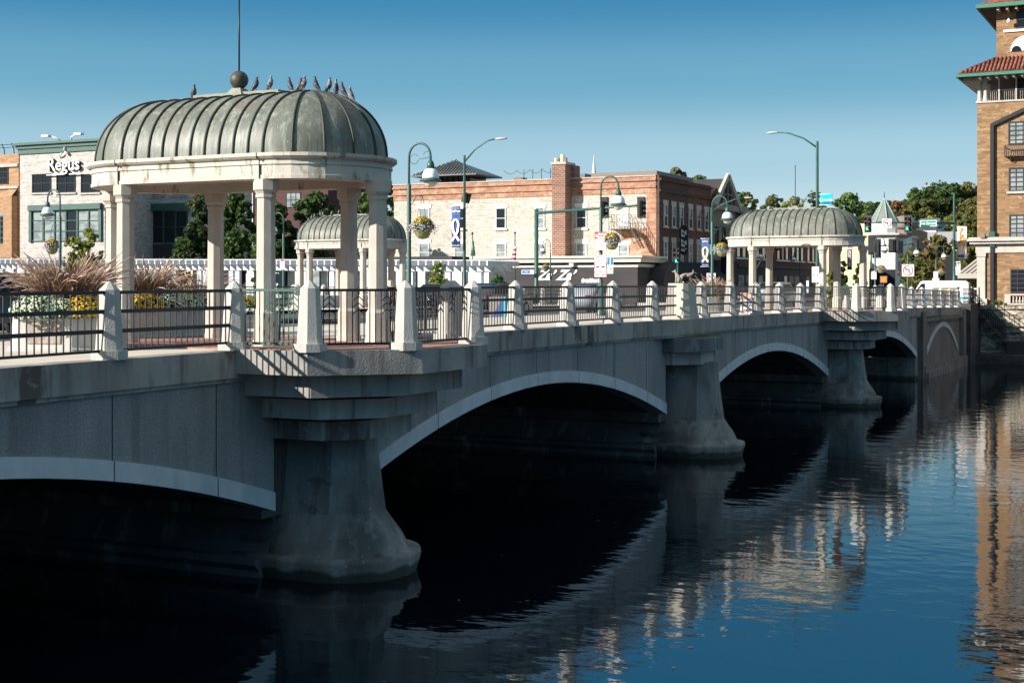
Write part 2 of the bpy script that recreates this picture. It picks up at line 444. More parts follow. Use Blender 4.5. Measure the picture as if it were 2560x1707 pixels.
m_lE = leafmat('dark_wood_leaves', (0.024,0.05,0.018), (0.05,0.085,0.025), (0.10,0.10,0.03), 0.35)
m_lF = leafmat('yellow_green_leaves', (0.22,0.26,0.05), (0.32,0.32,0.07), (0.12,0.20,0.05), 1.5)
m_lG = leafmat('pale_grey_green_leaves', (0.13,0.15,0.09), (0.19,0.20,0.11), None, 0.6)
m_lR = leafmat('orange_red_leaves', (0.32,0.11,0.05), (0.25,0.14,0.06), (0.38,0.24,0.07), 0.6)
m_mum = mat('mum_leaves', (0.05,0.11,0.04), 0.7, (0.03,0.07,0.03), (12,12,12))
m_flw = mat('white_petals', (0.80,0.83,0.66), 0.7, (0.55,0.68,0.40), (30,30,30))
m_fly = mat('yellow_petals', (0.80,0.50,0.01), 0.7, (0.70,0.36,0.01), (20,20,20))
m_flp = mat('lilac_petals', (0.48,0.34,0.55), 0.7, (0.65,0.60,0.68), (20,20,20))
m_blade = mat('purple_grass_blades', (0.085,0.032,0.035), 0.6, (0.24,0.15,0.07), (7,7,7), 3, .4, .6)
m_plume = mat('pink_tan_plumes', (0.30,0.17,0.155), 0.8, (0.55,0.41,0.29), (3,3,3), 3, .4, .6)
m_moss = mat('sphagnum', (0.22,0.26,0.07), 0.9, (0.16,0.16,0.06), (9,9,9))
m_tyre = mat('rubber', (0.02,0.02,0.02), 0.8)
m_skin = mat('skin', (0.50,0.30,0.22), 0.6)
m_shirt = mat('dark_cloth', (0.03,0.025,0.03), 0.8)
m_gl = emit('green_signal_light', (0.05,0.95,0.55), 1.6)
m_rl = emit('red_signal_light', (1.0,0.05,0.05), 1.6)
m_lens = mat('unlit_red_lens', (0.14,0.035,0.03), 0.3, spec=0.6)

def tide(m, top=0.16):
    nt = m.node_tree; P = nt.nodes['Principled BSDF']
    src = P.inputs['Base Color'].links[0].from_socket
    geo = [n for n in nt.nodes if n.type == 'NEW_GEOMETRY'][0]
    sep = nt.nodes.new('ShaderNodeSeparateXYZ'); nt.links.new(geo.outputs['Position'], sep.inputs[0])
    nz = nt.nodes.new('ShaderNodeTexNoise'); nz.inputs['Scale'].default_value = 2.2; nz.inputs['Detail'].default_value = 5
    nt.links.new(geo.outputs['Position'], nz.inputs['Vector'])
    ml = nt.nodes.new('ShaderNodeMath'); ml.operation = 'MULTIPLY_ADD'; ml.inputs[1].default_value = -0.34
    nt.links.new(nz.outputs['Fac'], ml.inputs[0]); nt.links.new(sep.outputs[2], ml.inputs[2])
    mr = nt.nodes.new('ShaderNodeMapRange'); mr.inputs[1].default_value = top-0.20; mr.inputs[2].default_value = top-0.13
    mr.inputs[3].default_value = 0.85; mr.inputs[4].default_value = 0.0
    nt.links.new(ml.outputs[0], mr.inputs[0])
    mx = nt.nodes.new('ShaderNodeMix'); mx.data_type = 'RGBA'
    nt.links.new(mr.outputs[0], mx.inputs['Factor']); nt.links.new(src, mx.inputs[6]); mx.inputs[7].default_value = (0.035, 0.038, 0.028, 1)
    nt.links.new(mx.outputs[2], P.inputs['Base Color'])
tide(m_pier, 0.06)

# ------------------------------------------------------------------ water
def water_mat():
    m = bpy.data.materials.new('river_water'); m.use_nodes = True
    nt = m.node_tree; P = nt.nodes['Principled BSDF']
    P.inputs['Base Color'].default_value = (0.0015, 0.004, 0.008, 1)
    P.inputs['Roughness'].default_value = 0.03
    P.inputs['IOR'].default_value = 2.0
    P.inputs['Specular Tint'].default_value = (0.72, 0.88, 1.0, 1)
    geo = nt.nodes.new('ShaderNodeNewGeometry')
    def nz(sc, det, rot):
        mp = nt.nodes.new('ShaderNodeMapping'); mp.inputs['Scale'].default_value = sc; mp.inputs['Rotation'].default_value = (0,0,rot)
        nt.links.new(geo.outputs['Position'], mp.inputs[0])
        n = nt.nodes.new('ShaderNodeTexNoise'); n.inputs['Scale'].default_value = 1; n.inputs['Detail'].default_value = det
        nt.links.new(mp.outputs[0], n.inputs['Vector']); return n.outputs['Fac']
    a = nz((1.5, 1.0, 1), 2, 0.5); b = nz((7.5, 4.2, 1), 2, 0.2); c = nz((0.22, 0.16, 1), 2, 0.9)
    cm = nt.nodes.new('ShaderNodeMapRange'); cm.inputs[1].default_value = 0.35; cm.inputs[2].default_value = 0.65; cm.inputs[3].default_value = 0.35; cm.inputs[4].default_value = 1.0
    nt.links.new(c, cm.inputs[0])
    m1 = nt.nodes.new('ShaderNodeMath'); m1.operation = 'MULTIPLY'; nt.links.new(b, m1.inputs[0]); nt.links.new(cm.outputs[0], m1.inputs[1])
    m2 = nt.nodes.new('ShaderNodeMath'); m2.operation = 'MULTIPLY'; m2.inputs[1].default_value = 0.22; nt.links.new(m1.outputs[0], m2.inputs[0])
    ad = nt.nodes.new('ShaderNodeMath'); ad.operation = 'ADD'; nt.links.new(a, ad.inputs[0]); nt.links.new(m2.outputs[0], ad.inputs[1])
    bp = nt.nodes.new('ShaderNodeBump'); bp.inputs['Strength'].default_value = 1.0; bp.inputs['Distance'].default_value = 0.0115
    nt.links.new(ad.outputs[0], bp.inputs['Height']); nt.links.new(bp.outputs[0], P.inputs['Normal'])
    return m
w = MB(); w.add([(-60,-400,-.12),(102.0,-400,-.12),(102.0,400,-.12),(-60,400,-.12)], [(0,1,2,3)])
tag(w.build('river_water', water_mat()), kind='structure')

# ------------------------------------------------------------------ ground
ZB = 3.95                      # street level of the far bank
g = MB()
g.box(97.6, 1500, 15.0, 800, -3, ZB-0.62)
g.box(103.0, 1500, -500, 15.0, -3, 3.5)
g.box(85.0, 97.6, 42.2, 800, -3, ZB-0.16)
tag(g.build('ground', m_ground), kind='structure')
g = MB(); g.box(-300, 1.4, -400, 400, -3, 3.4)
tag(g.build('near_bank_ground', m_ground), kind='structure')
def strip(name, y0, y1, dz, m, x0=-6.0, x1=98.0, thick=0.0):
    s = MB(); N = 52
    for i in range(N):
        a = x0 + (x1-x0)*i/N; b = x0 + (x1-x0)*(i+1)/N
        za, zb = zdeck(a)+dz, zdeck(b)+dz
        s.add([(a,y0,za),(b,y0,zb),(b,y1,zb),(a,y1,za)], [(0,1,2,3)])
    return tag(s.build(name, m), kind='structure')
KB0, KB1 = 21.5, 35.5           # kerb lines
YN, YS = 42.05, 14.93           # outer faces of the bridge
strip('road', KB0-0.01, KB1+0.01, -0.13, m_road)
r = MB(); r.box(98.0, 700, KB0, KB1, ZB-0.9, zdeck(98)-0.13); r.box(98, 112, 16.5, KB0-.01, ZB-1.5, ZB-.55); r.box(98, 112, KB1+.01, 120, ZB-1.5, ZB-.55)
tag(r.build('far_road', m_road), kind='structure')
p = MB(); p.box(112, 700, 15.5, KB0, ZB-0.9, zdeck(98)); p.box(112, 700, KB1, 44.0, ZB-0.9, zdeck(98))
tag(p.build('far_pavement', m_pave), kind='structure')
strip('pavement', YS+0.15, KB0, 0.0, m_pave)
strip('far_side_pavement', KB1, YN-0.15, 0.0, m_pave)
mk = MB()
for i in range(34):
    x = 1 + i*2.85
    for yy in (25.0, 32.0):
        if i % 3 == 0: mk.add([(x,yy-.06,zdeck(x)-.126),(x+2.8,yy-.06,zdeck(x+2.8)-.126),(x+2.8,yy+.06,zdeck(x+2.8)-.126),(x,yy+.06,zdeck(x)-.126)], [(0,1,2,3)])
tag(mk.build('lane_markings', m_white), kind='structure')
mk = MB()
for i in range(34):
    x = 1 + i*2.85
    for yy in (28.35, 28.65):
        mk.add([(x,yy-.06,zdeck(x)-.126),(x+2.85,yy-.06,zdeck(x+2.85)-.126),(x+2.85,yy+.06,zdeck(x+2.85)-.126),(x,yy+.06,zdeck(x)-.126)], [(0,1,2,3)])
tag(mk.build('centre_line', m_yellow), kind='structure')

# ------------------------------------------------------------------ bridge
X1, X2, X3, XA0, XA4 = 22.13, 42.13, 62.13, 2.13, 82.13
YP = 15.13                      # line of the railing posts
YC = 28.5                       # centre line of the bridge
PW, PS, PCH = 4.757, 1.557, 1.163
bridge = thing('arch_bridge', 'long concrete bridge over the dark river with pale arch rings and balconies', 'bridge', (0,0,0))

def mir(side, Y):               # side 0: towards the camera, side 1: far side
    return Y if side == 0 else 2*YC - Y
def octnose(xc, a, Yo, ch, Yb, side):
    pl = [(xc-a, Yb), (xc-a, Yo), (xc-a+ch, Yo-ch), (xc+a-ch, Yo-ch), (xc+a, Yo), (xc+a, Yb)]
    if side == 0: return [(x, y) for x, y in pl]
    return [(x, 2*YC-y) for x, y in pl][::-1]

for side in (0, 1):
    # fascia beam with a thin recessed lip under it
    f = MB(); N = 64
    xs = [-6 + 103.0*i/N for i in range(N+1)]
    def off(x):
        return 0.0
    y0 = mir(side, YS); y1 = mir(side, YS+0.45); yl = mir(side, YS+0.05)
    for i in range(N):
        a, b = xs[i], xs[i+1]
        za, zb = zdeck(a), zdeck(b)
        for (ya, yb, t, u) in ((y0, y1, 0.004, -0.46), (yl, y1, -0.46, -0.53)):
            vs = [(a,ya,za+t),(b,ya,zb+t),(b,ya,zb+u),(a,ya,za+u),(a,yb,za+t),(b,yb,zb+t),(b,yb,zb+u),(a,yb,za+u)]
            f.add(vs, [(0,3,2,1),(4,5,6,7),(0,1,5,4),(3,7,6,2)] if side == 0 else [(0,1,2,3),(4,7,6,5),(0,4,5,1),(3,2,6,7)])
    f.build('fascia_beam', m_conc, bridge)
    # bulge of the fascia under the plinth over the middle pier
    f = MB(); zz = zdeck(X2)
    pl = [(X2-2.55, YS+.05), (X2-1.75, YS-.28), (X2+1.75, YS-.28), (X2+2.55, YS+.05)]
    if side: pl = [(x, 2*YC-y) for x, y in pl][::-1]
    f.prism(pl, zz-0.47, zz+0.008)
    pl2 = [(X2+(x-X2)*0.98, y + (0.03 if side == 0 else -0.03)) for x, y in pl]
    f.prism(pl2, zz-0.54, zz-0.47)
    f.build('fascia_bay', m_conc, bridge)

def arch_z(x, xc, crown):       # extrados of a span
    d = (x - xc)
    return crown - 0.0199*d*d + 0.000012*d**4
SPANS = [(XA0+10, 1.0), (X1+10, 0), (X2+10, 0), (X3+10, 0)]
for k in range(4):
    xc = 12.13 + 20*k
    crown = zdeck(xc) - 1.10
    x0, x1 = xc - 8.62, xc + 8.62
    N = 28
    xs = [x0 + (x1-x0)*i/N for i in range(N+1)]
    ez = [arch_z(x, xc, crown) for x in xs]
    iz = [z - 0.29 - 0.04*abs(x-xc)/8.6 for x, z in zip(xs, ez)]
    for side in (0, 1):
        yw = mir(side, 15.03)
        yr = mir(side, 14.99)
        yin = mir(side, 15.5)
        s = MB(); vs = []
        for x, z in zip(xs, ez): vs += [(x, yw, zdeck(x)-0.5), (x, yw, z-0.03)]
        fs = [(2*i, 2*i+1, 2*i+3, 2*i+2) for i in range(N)]
        if side: fs = [q[::-1] for q in fs]
        s.add(vs, fs)
        for x, sgn in ((x0, 1), (x1, -1)):                      # return ends at the pier gap
            z = arch_z(x, xc, crown)
            s.add([(x, yw, zdeck(x)-.5), (x, yw, z-.33), (x, yin, z-.33), (x, yin, zdeck(x)-.5)], [(0,1,2,3)])
        s.build('spandrel_wall', m_span, bridge)
        s = MB()
        rings = []
        for x, a, b in zip(xs, ez, iz):
            rings.append([(x, yr, a), (x, yr, b), (x, yin, b), (x, yin, a)])
        s.loft(rings, True, True, False)
        s.build('arch_ring', m_ring, bridge)
    s = MB()
    ya, yb = 15.5, 2*YC-15.5
    vs = []
    for x, z in zip(xs, iz): vs += [(x, ya, z+.01), (x, yb, z+.01)]
    s.add(vs, [(2*i, 2*i+1, 2*i+3, 2*i+2) for i in range(N)], True)
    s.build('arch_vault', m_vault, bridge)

def pier_ring(xc, a, Yo, ch, z, rnd, side, Yb=16.0):
    """outline of the pier nose at one height; rnd 0 = half octagon, 1 = half round of the same width"""
    C = [(-a, Yo), (-a+ch, Yo-ch), (a-ch, Yo-ch), (a, Yo)]
    oc = []
    for (p, q) in zip(C, C[1:]):
        for i in range(6): f = i/6; oc.append((p[0]+(q[0]-p[0])*f, p[1]+(q[1]-p[1])*f))
    oc.append(C[-1])
    n = len(oc); pts = []
    for i, (x, y) in enumerate(oc):
        t = pi*i/(n-1); rx, ry = -a*cos(t), Yo - a*sin(t)*.98
        pts.append((xc + x*(1-rnd) + rx*rnd, mir(side, y*(1-rnd) + ry*rnd), z))
    pts = [(xc-a, mir(side, Yb), z)] + pts + [(xc+a, mir(side, Yb), z)]
    return pts[::-1] if side else pts
pier_root = []
for xc in (X1, X2, X3):
    for side in (0, 1):
        s = MB()
        up = [(2.75, 0.60, 14.30, .40, 0), (2.39, 0.62, 14.29, .415, 0), (1.6, 0.72, 14.27, .48, 0), (1.0, 0.81, 14.25, .54, 0)]
        dn = [(1.0, 0.81, 14.25, .54, 0), (0.90, 0.86, 14.25, .56, .15), (0.76, 0.94, 14.27, .60, .4), (0.60, 1.02, 14.28, .64, .65), (0.45, 1.08, 14.30, .66, .8), (0.30, 1.11, 14.30, .68, .9), (0.29, 1.33, 14.30, .8, .9), (0.20, 1.35, 14.30, .8, .9), (-0.12, 1.26, 14.30, .75, .9), (-1.0, 1.1, 14.30, .7, .9)]
        s.loft([pier_ring(xc, a_, Yo, ch, z, rd, side) for z, a_, Yo, ch, rd in up][::-1], True, True, False)
        s.loft([pier_ring(xc, a_, Yo, ch, z, rd, side) for z, a_, Yo, ch, rd in dn][::-1], True, False, True)
        s.build('pier_nose', m_pier, bridge)
    # pier body under the deck
    s = MB()
    prof = [(1.38, -1), (1.38, 0.0), (1.5, 0.12), (1.5, 0.235), (1.2, 0.25), (1.05, 0.5), (0.95, 0.85), (1.1, 0.95), (1.1, 3.2)]
    rings = [[(xc-a, 15.35, z), (xc+a, 15.35, z), (xc+a, 2*YC-15.35, z), (xc-a, 2*YC-15.35, z)] for a, z in prof]
    s.loft(rings, True, True, False)
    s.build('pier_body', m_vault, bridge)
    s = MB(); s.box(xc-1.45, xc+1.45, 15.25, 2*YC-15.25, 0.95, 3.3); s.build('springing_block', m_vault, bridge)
# corbel courses under balconies and cap courses on the middle pier
for xc in (X1, X3):
    for side in (0, 1):
        zz = zdeck(xc)
        root = MB().prism(octnose(xc, 2.59, 13.48, 1.39, YS+0.2, side), zz-0.40, zz+0.012).build('balcony_slab', m_slab, bridge)
        for (a, Yo, ch, t, u) in ((2.21, 13.67, 1.10, -0.43, -0.80), (1.745, 13.83, 0.81, -0.87, -1.21), (1.346, 14.05, 0.58, -1.29, -1.62)):
            MB().prism(octnose(xc, a, Yo, ch, 15.06, side), zz+u, zz+t).build('corbel_course', m_conc, root)
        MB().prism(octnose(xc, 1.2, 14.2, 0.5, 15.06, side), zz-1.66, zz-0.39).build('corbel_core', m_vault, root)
        # brick paving of the balcony
        pv = MB(); ply = octnose(xc, 2.40, 13.57, 1.30, YS+4.6, side)
        pv.prism(ply, zz-0.02, zz+0.02)
        pv.build('brick_paving', m_paver, root)
for side in (0, 1):
    zz = zdeck(X2)
    r2 = MB().prism(octnose(X2, 1.67, 14.65, 0.68, 15.06, side), zz-0.96, zz-0.56).build('pier_cap', mat('damp_concrete', (0.17,0.18,0.19), 0.85, (0.10,0.105,0.11), (1.6,1.6,0.5), layers=[((0.40,0.46,0.50),(2.4,2.4,0.5),0.6,0.72,0.6)], bump=0.3), bridge)
    MB().prism(octnose(X2, 1.38, 14.81, 0.68, 15.06, side), zz-1.36, zz-0.96).build('pier_cap_course', m_conc, r2)
# abutments
for xa, sgn in ((XA0, -1), (XA4, 1)):
    s = MB()
    s.box(xa-1.35 if sgn > 0 else xa-8, xa+0.6 if sgn > 0 else xa+1.35, 15.1, 2*YC-15.1, -1, zdeck(xa)-0.2)
    s.build('abutment', m_pier, bridge)
# closed wall with a blind arch beyond the last span
s = MB()
s.box(82.4, 97.0, 15.12, 16.2, -1, zdeck(90)-0.5)
s.box(81.6, 82.9, 14.82, 15.12, -1, zdeck(82)-0.2)
s.box(96.0, 97.1, 14.84, 15.12, -1, zdeck(96)-0.2)
s.box(82.9, 96.0, 14.90, 15.12, 3.05, zdeck(90)-0.52)
s.box(82.0, 96.8, 14.72, 15.12, -1, 0.55)
s.box(82.0, 90.8, 14.55, 14.72, -1, 0.22)
s.build('wing_wall', mat('brown_stained_concrete', (0.26,0.225,0.205), 0.9, (0.17,0.15,0.14), (1.4,1.4,0.3), layers=[((0.07,0.06,0.06),(2.0,2.0,0.25),0.52,0.68,0.7)], bump=0.3), bridge)
s = MB(); rings = []
for i in range(25):
    x = -5.6 + 11.2*i/24
    zt = 2.92 - 0.0545*x*x; zb = 2.62 - 0.0545*x*x*1.02
    rings.append([(89.5+x, 15.06, zt), (89.5+x, 15.06, zb), (89.5+x, 15.14, zb), (89.5+x, 15.14, zt)])
s.loft(rings, True, True, False); s.build('blind_arch_ring', m_ring, bridge)

# weeds growing on the pier cap
wd = MB()
for i in range(260):
    x = X2 - 1.0 + random.random()*2.4; y = 14.15 + random.random()*.5; h = 0.05 + random.random()**2*.32
    dx, dy = random.uniform(-.1,.1), random.uniform(-.1,.06)
    z0 = zdeck(X2)-.56
    wd.add([(x-.008,y,z0),(x+.008,y,z0),(x+dx,y+dy,z0+h)], [(0,1,2)])
tag(wd.build('weeds', m_lB), 'dark green weeds sprouting from the stained cap of the middle pier', 'weeds', kind='stuff')

# ------------------------------------------------------------------ railings
def octa(cx, cy, r, ph=pi/8):
    return [(cx + r*cos(ph + k*pi/4), cy + r*sin(ph + k*pi/4)) for k in range(8)]
K8 = 1/cos(pi/8)
post_bm = MB()
post_bm.prism(octa(0,0,0.268*K8), 0.0, 0.14)
post_bm.prism(octa(0,0,0.205*K8), 0.14, 1.06, octa(0,0,0.150*K8))
post_bm.prism(octa(0,0,0.150*K8), 1.06, 1.185, [(x*0.03,y*0.03) for x,y in octa(0,0,1)])
post_me = None
def post(x, y, root, z=None):
    global post_me
    if post_me is None:
        o = post_bm.build('post', m_post, root); post_me = o.data
    else:
        o = link('post', post_me, root)
    o.location = (x, y, zdeck(x) if z is None else z)
    return o
def panel3(p, q, root, m=None, zp=None, zq=None, n=None):
    """straight bay: four flat rails in front of thin balusters"""
    m = m or m_iron
    zp = zdeck(p[0]) if zp is None else zp; zq = zdeck(q[0]) if zq is None else zq
    d = Vector((q[0]-p[0], q[1]-p[1], 0)); L = d.length; u = d / L
    A = Vector((p[0], p[1], zp)) + u*0.1; B = Vector((q[0], q[1], zq)) - u*0.1
    b = MB(); n = n or max(3, int(L/0.148))
    for i in range(1, n):
        c = A.lerp(B, i/n)
        b.beam(c + Vector((0,0,.13)), c + Vector((0,0,1.01)), .017, .017)
    o = b.build('baluster_panel', m, root)
    sgn = -1 if p[1] < YC else 1
    nn = Vector((-u.y, u.x, 0))
    if nn.y * sgn < 0: nn = -nn
    for z, h, w_ in ((1.02, .052, .05), (.73, .062, .035), (.43, .062, .035), (.135, .04, .045)):
        f = MB().beam(A + nn*0.03 + Vector((0,0,z)), B + nn*0.03 + Vector((0,0,z)), w_, h)
        f.build('rail', m, o)
def panelC(p, q, root, m=None):
    """balcony bay: thin bars with stacked chevrons between a top and a bottom rail"""
    m = m or m_iron
    z = zdeck(p[0])
    d = Vector((q[0]-p[0], q[1]-p[1], 0)); L = d.length; u = d / L
    A = Vector((p[0], p[1], z)) + u*0.13; B = Vector((q[0], q[1], z)) - u*0.13
    L = (B-A).length
    b = MB(); n = max(3, round(L/0.098))
    for i in range(1, n):
        c = A.lerp(B, i/n)
        b.beam(c + Vector((0,0,.13)), c + Vector((0,0,1.01)), .014, .014)
    ng = max(2, round(L/0.46))
    for g_ in range(ng):
        i = round((g_+0.5)/ng*n); c = A.lerp(B, i/n); w_ = L/n
        for zz in (.62,.73,.84):
            for s_ in (-1, 1):
                b.beam(c + Vector((0,0,zz+.09)), c + u*(s_*w_) + Vector((0,0,zz)), .014, .014)
    o = b.build('chevron_panel', m, root)
    MB().beam(A + Vector((0,0,1.03)), B + Vector((0,0,1.03)), .05, .045).build('rail', m, o)
    MB().beam(A + Vector((0,0,.125)), B + Vector((0,0,.125)), .05, .045).build('rail', m, o)

PIT = 3.074
m_pier_side = None
def run(xs, root, side, panels=True, ends=(None, None)):
    y = mir(side, YP)
    pts = [(x, y) for x in xs]
    for x, yy in pts: post(x, yy, root)
    allp = ([(ends[0], y)] if ends[0] is not None else []) + pts + ([(ends[1], y)] if ends[1] is not None else [])
    for a, b in zip(allp, allp[1:]): panel3(a, b, root)
G = 'railings along the edges of the bridge'
xs0 = [X1-PW/2-PIT*k for k in (5,4,3,2,1)]
for side, where in ((0, 'near'), (1, 'far')):
    nm = 'bridge_railing'
    lab = {0: ['black four-rail railing with concrete obelisk posts left of the big near pavilion',
               'railing with concrete obelisk posts between the big pavilion and the two-fox plinth',
               'railing between the two-fox plinth and the smaller right-hand pavilion, carrying the DANGER sign',
               'railing of close-set posts at the far end of the bridge beside the brown brick hotel'],
           1: ['far-side black railing glimpsed behind the leftmost purple grass planter',
               'far-side railing across the road glimpsed behind the green slatted bench',
               'far-side railing across the road between the second fox plinth and the farthest pavilion',
               'far-side railing across the road at the far end of the bridge']}[side]
    A = [X1-PW/2-PIT*k for k in (6,5,4,3,2,1)]
    r0 = thing(nm, lab[0], 'railing', (0,0,0), group=G)
    y = mir(side, YP)
    run(A, r0, side, ends=(None, X1-PW/2))
    r1 = thing(nm, lab[1], 'railing', (0,0,0), group=G)
    run([X1+PW/2+PIT*k for k in (1,2,3,4,5)], r1, side, ends=(X1+PW/2, X2-.17))
    r2 = thing(nm, lab[2], 'railing', (0,0,0), group=G)
    run([X3-PW/2-PIT*k for k in (5,4,3,2,1)], r2, side, ends=(X2+1.0, X3-PW/2))
    r3 = thing(nm, lab[3], 'railing', (0,0,0), group=G)
    run([X3+PW/2+PIT*k for k in range(1, 11)], r3, side, ends=(X3+PW/2, None))
    for xc, lb in ((X1, {0: 'chevron balcony railing with obelisk posts around the big near pavilion', 1: 'chevron balcony railing on the far side, hidden left of the view'}[side]),
                   (X3, {0: 'chevron balcony railing with obelisk posts around the smaller right-hand pavilion', 1: 'chevron balcony railing on the far side around the farthest pavilion'}[side])):
        rb = thing('balcony_railing', lb, 'railing', (0,0,0), group='chevron railings around the balconies')
        P = [(xc-PW/2, YP), (xc-PW/2, YP-PS), (xc-PW/2+PCH, YP-PS-PCH), (xc+PW/2-PCH, YP-PS-PCH), (xc+PW/2, YP-PS), (xc+PW/2, YP)]
        P = [(x, mir(side, yy)) for x, yy in P]
        for x, yy in P: post(x, yy, rb)
        for i, (a, b) in enumerate(zip(P, P[1:])):
            panelC(a, b, rb, m_green if i == 0 else None)

# ------------------------------------------------------------------ pavilions
def stadium(R, L, n=16, m=10):
    pts = []
    for i in range(n+1):
        t = -pi + pi*i/n
        pts.append((R*cos(t), -L + R*sin(t)))
    for i in range(1, m): pts.append((R, -L + 2*L*i/m))
    for i in range(n+1):
        t = pi*i/n
        pts.append((R*cos(t), L + R*sin(t)))
    for i in range(1, m): pts.append((-R, L - 2*L*i/m))
    return pts
R0, LP, HD, ZE = 1.45, 1.62, 1.26, 3.44
def domeR(h):                    # dome radius at height h above its foot
    q = max(0.0, 1 - (h/HD)**2.15)
    return R0 * q**(1/2.15)
def make_pavilion(label, loc):
    t = thing('domed_pavilion', label, 'pavilion', loc, 0, 'copper-domed pavilions on the bridge')
    for k, (x, y) in enumerate(((-1.35, LP), (-1.35, -LP), (1.35, LP), (1.35, -LP), (0, LP+1.5), (0, -LP-1.5))):
        s = MB()
        s.prism(octa(x, y, .165*K8), 0.66, 2.66, octa(x, y, .150*K8))
        c = s.build('column', m_cast, t)
        s = MB(); s.prism(octa(x, y, .225*K8), -0.1, 0.12); s.prism(octa(x, y, .205*K8), 0.12, 0.60, octa(x, y, .20*K8)); s.prism(octa(x, y, .20*K8), 0.60, 0.66, octa(x, y, .165*K8))
        s.build('pedestal', m_cast, c)
        s = MB(); s.prism(octa(x, y, .175*K8), 2.66, 2.72); s.prism(octa(x, y, .155*K8), 2.72, 2.79, octa(x, y, .20*K8)); s.prism(octa(x, y, .215*K8), 2.79, 2.98)
        s.build('capital', m_cast, c)
    e = MB()
    prof = [(1.49, 2.98), (1.545, 2.985), (1.545, 3.05), (1.53, 3.055), (1.53, 3.235), (1.555, 3.24), (1.555, 3.29), (1.545, 3.295), (1.545, 3.33), (1.60, 3.345), (1.64, 3.38), (1.64, 3.44), (1.46, 3.455)]
    rings = [[(x, y, z) for x, y in stadium(R, LP)] for R, z in prof]
    inn = [[(x, y, z) for x, y in stadium(R, LP)] for R, z in ((1.46, 3.455), (1.12, 3.455), (1.12, 2.98), (1.49, 2.98))]
    e.loft(rings + inn[1:], True, False, False)
    eo = e.build('entablature', m_entab, t)
    MB().prism(stadium(1.2, LP), 3.25, 3.27).build('ceiling', mat('pale_ceiling', (0.45,0.42,0.38)), eo) if 'pale_ceiling' not in bpy.data.materials else MB().prism(stadium(1.2, LP), 3.25, 3.27).build('ceiling', bpy.data.materials['pale_ceiling'], eo)
    j = MB()                     # dark open joints where the straight side meets the curve
    for sy in (-1, 1):
        for sx in (-1, 1): j.box(sx*1.5, sx*1.56, sy*LP-.008, sy*LP+.008, 2.99, 3.33); j.box(sx*1.55, sx*1.646, sy*LP-.007, sy*LP+.007, 3.335, 3.44)
    j.build('joint', m_signk, eo)
    d = MB(); rings = []
    for i in range(19):
        h = HD * sin(i/18*pi/2)
        rings.append([(x, y, ZE + h) for x, y in stadium(max(domeR(h), 0.004), LP)])
    d.loft(rings, True, False, True)
    do = d.build('dome_roof', m_copper, t)
    s = MB()
    def seam(fx, fy, base):      # strip following the roof from the foot to the ridge
        pth = []
        for i in range(19):
            h = HD * sin(i/18*pi/2); r_ = max(domeR(h), 0.0)
            pth.append((fx*(r_+.014), base + fy*(r_+.014), ZE + h + .012*(i/18)))
        s.tube(pth, .023, 5)
    for k in range(11):
        for sx in (-1, 1): seam(sx, 0, -LP + 2*LP*k/10)
    for k in range(1, 8):
        a = pi*k/8
        seam(cos(a), sin(a), LP); seam(cos(a), -sin(a), -LP)
    s.build('standing_seams', m_seam, do)
    s = MB(); s.box(-.13, .13, -1.0, 1.0, ZE+HD-.03, ZE+HD+.085); s.box(-.16, .16, -1.7, 1.7, ZE+HD-.05, ZE+HD+.035)
    s.build('ridge_cap', m_ridge, do)
    s = MB(); s.prism([(-.24,-.24),(.24,-.24),(.24,.24),(-.24,.24)], ZE+HD-.02, ZE+HD+.17, [(-.1,-.1),(.1,-.1),(.1,.1),(-.1,.1)])
    fo = s.build('finial_base', m_ridge, do)
    MB().sphere((0,0,ZE+HD+.335), .178, 20, 12).build('ball', m_copdark, fo)
    MB().tube([(0,0,ZE+HD+.5), (0,0,6.75)], .017, 6).build('spike', m_iron, fo)
    return t
pav1 = make_pavilion('big near pavilion with a ribbed green copper dome and pigeons along its ridge', (X1, 16.84, zdeck(X1)))
pav3 = dup(pav1, (X3, 16.82, zdeck(X3)-.04), label='smaller green-domed pavilion on the right-hand balcony above the third pier', scale=0.96)
pav2 = dup(pav1, (X3, 2*YC-16.84, zdeck(X3)), label='farthest domed pavilion, seen between the columns of the big one')
pav4 = dup(pav1, (X1, 2*YC-16.84, zdeck(X1)), label='pavilion across the road opposite the big near one, out of sight to the left')

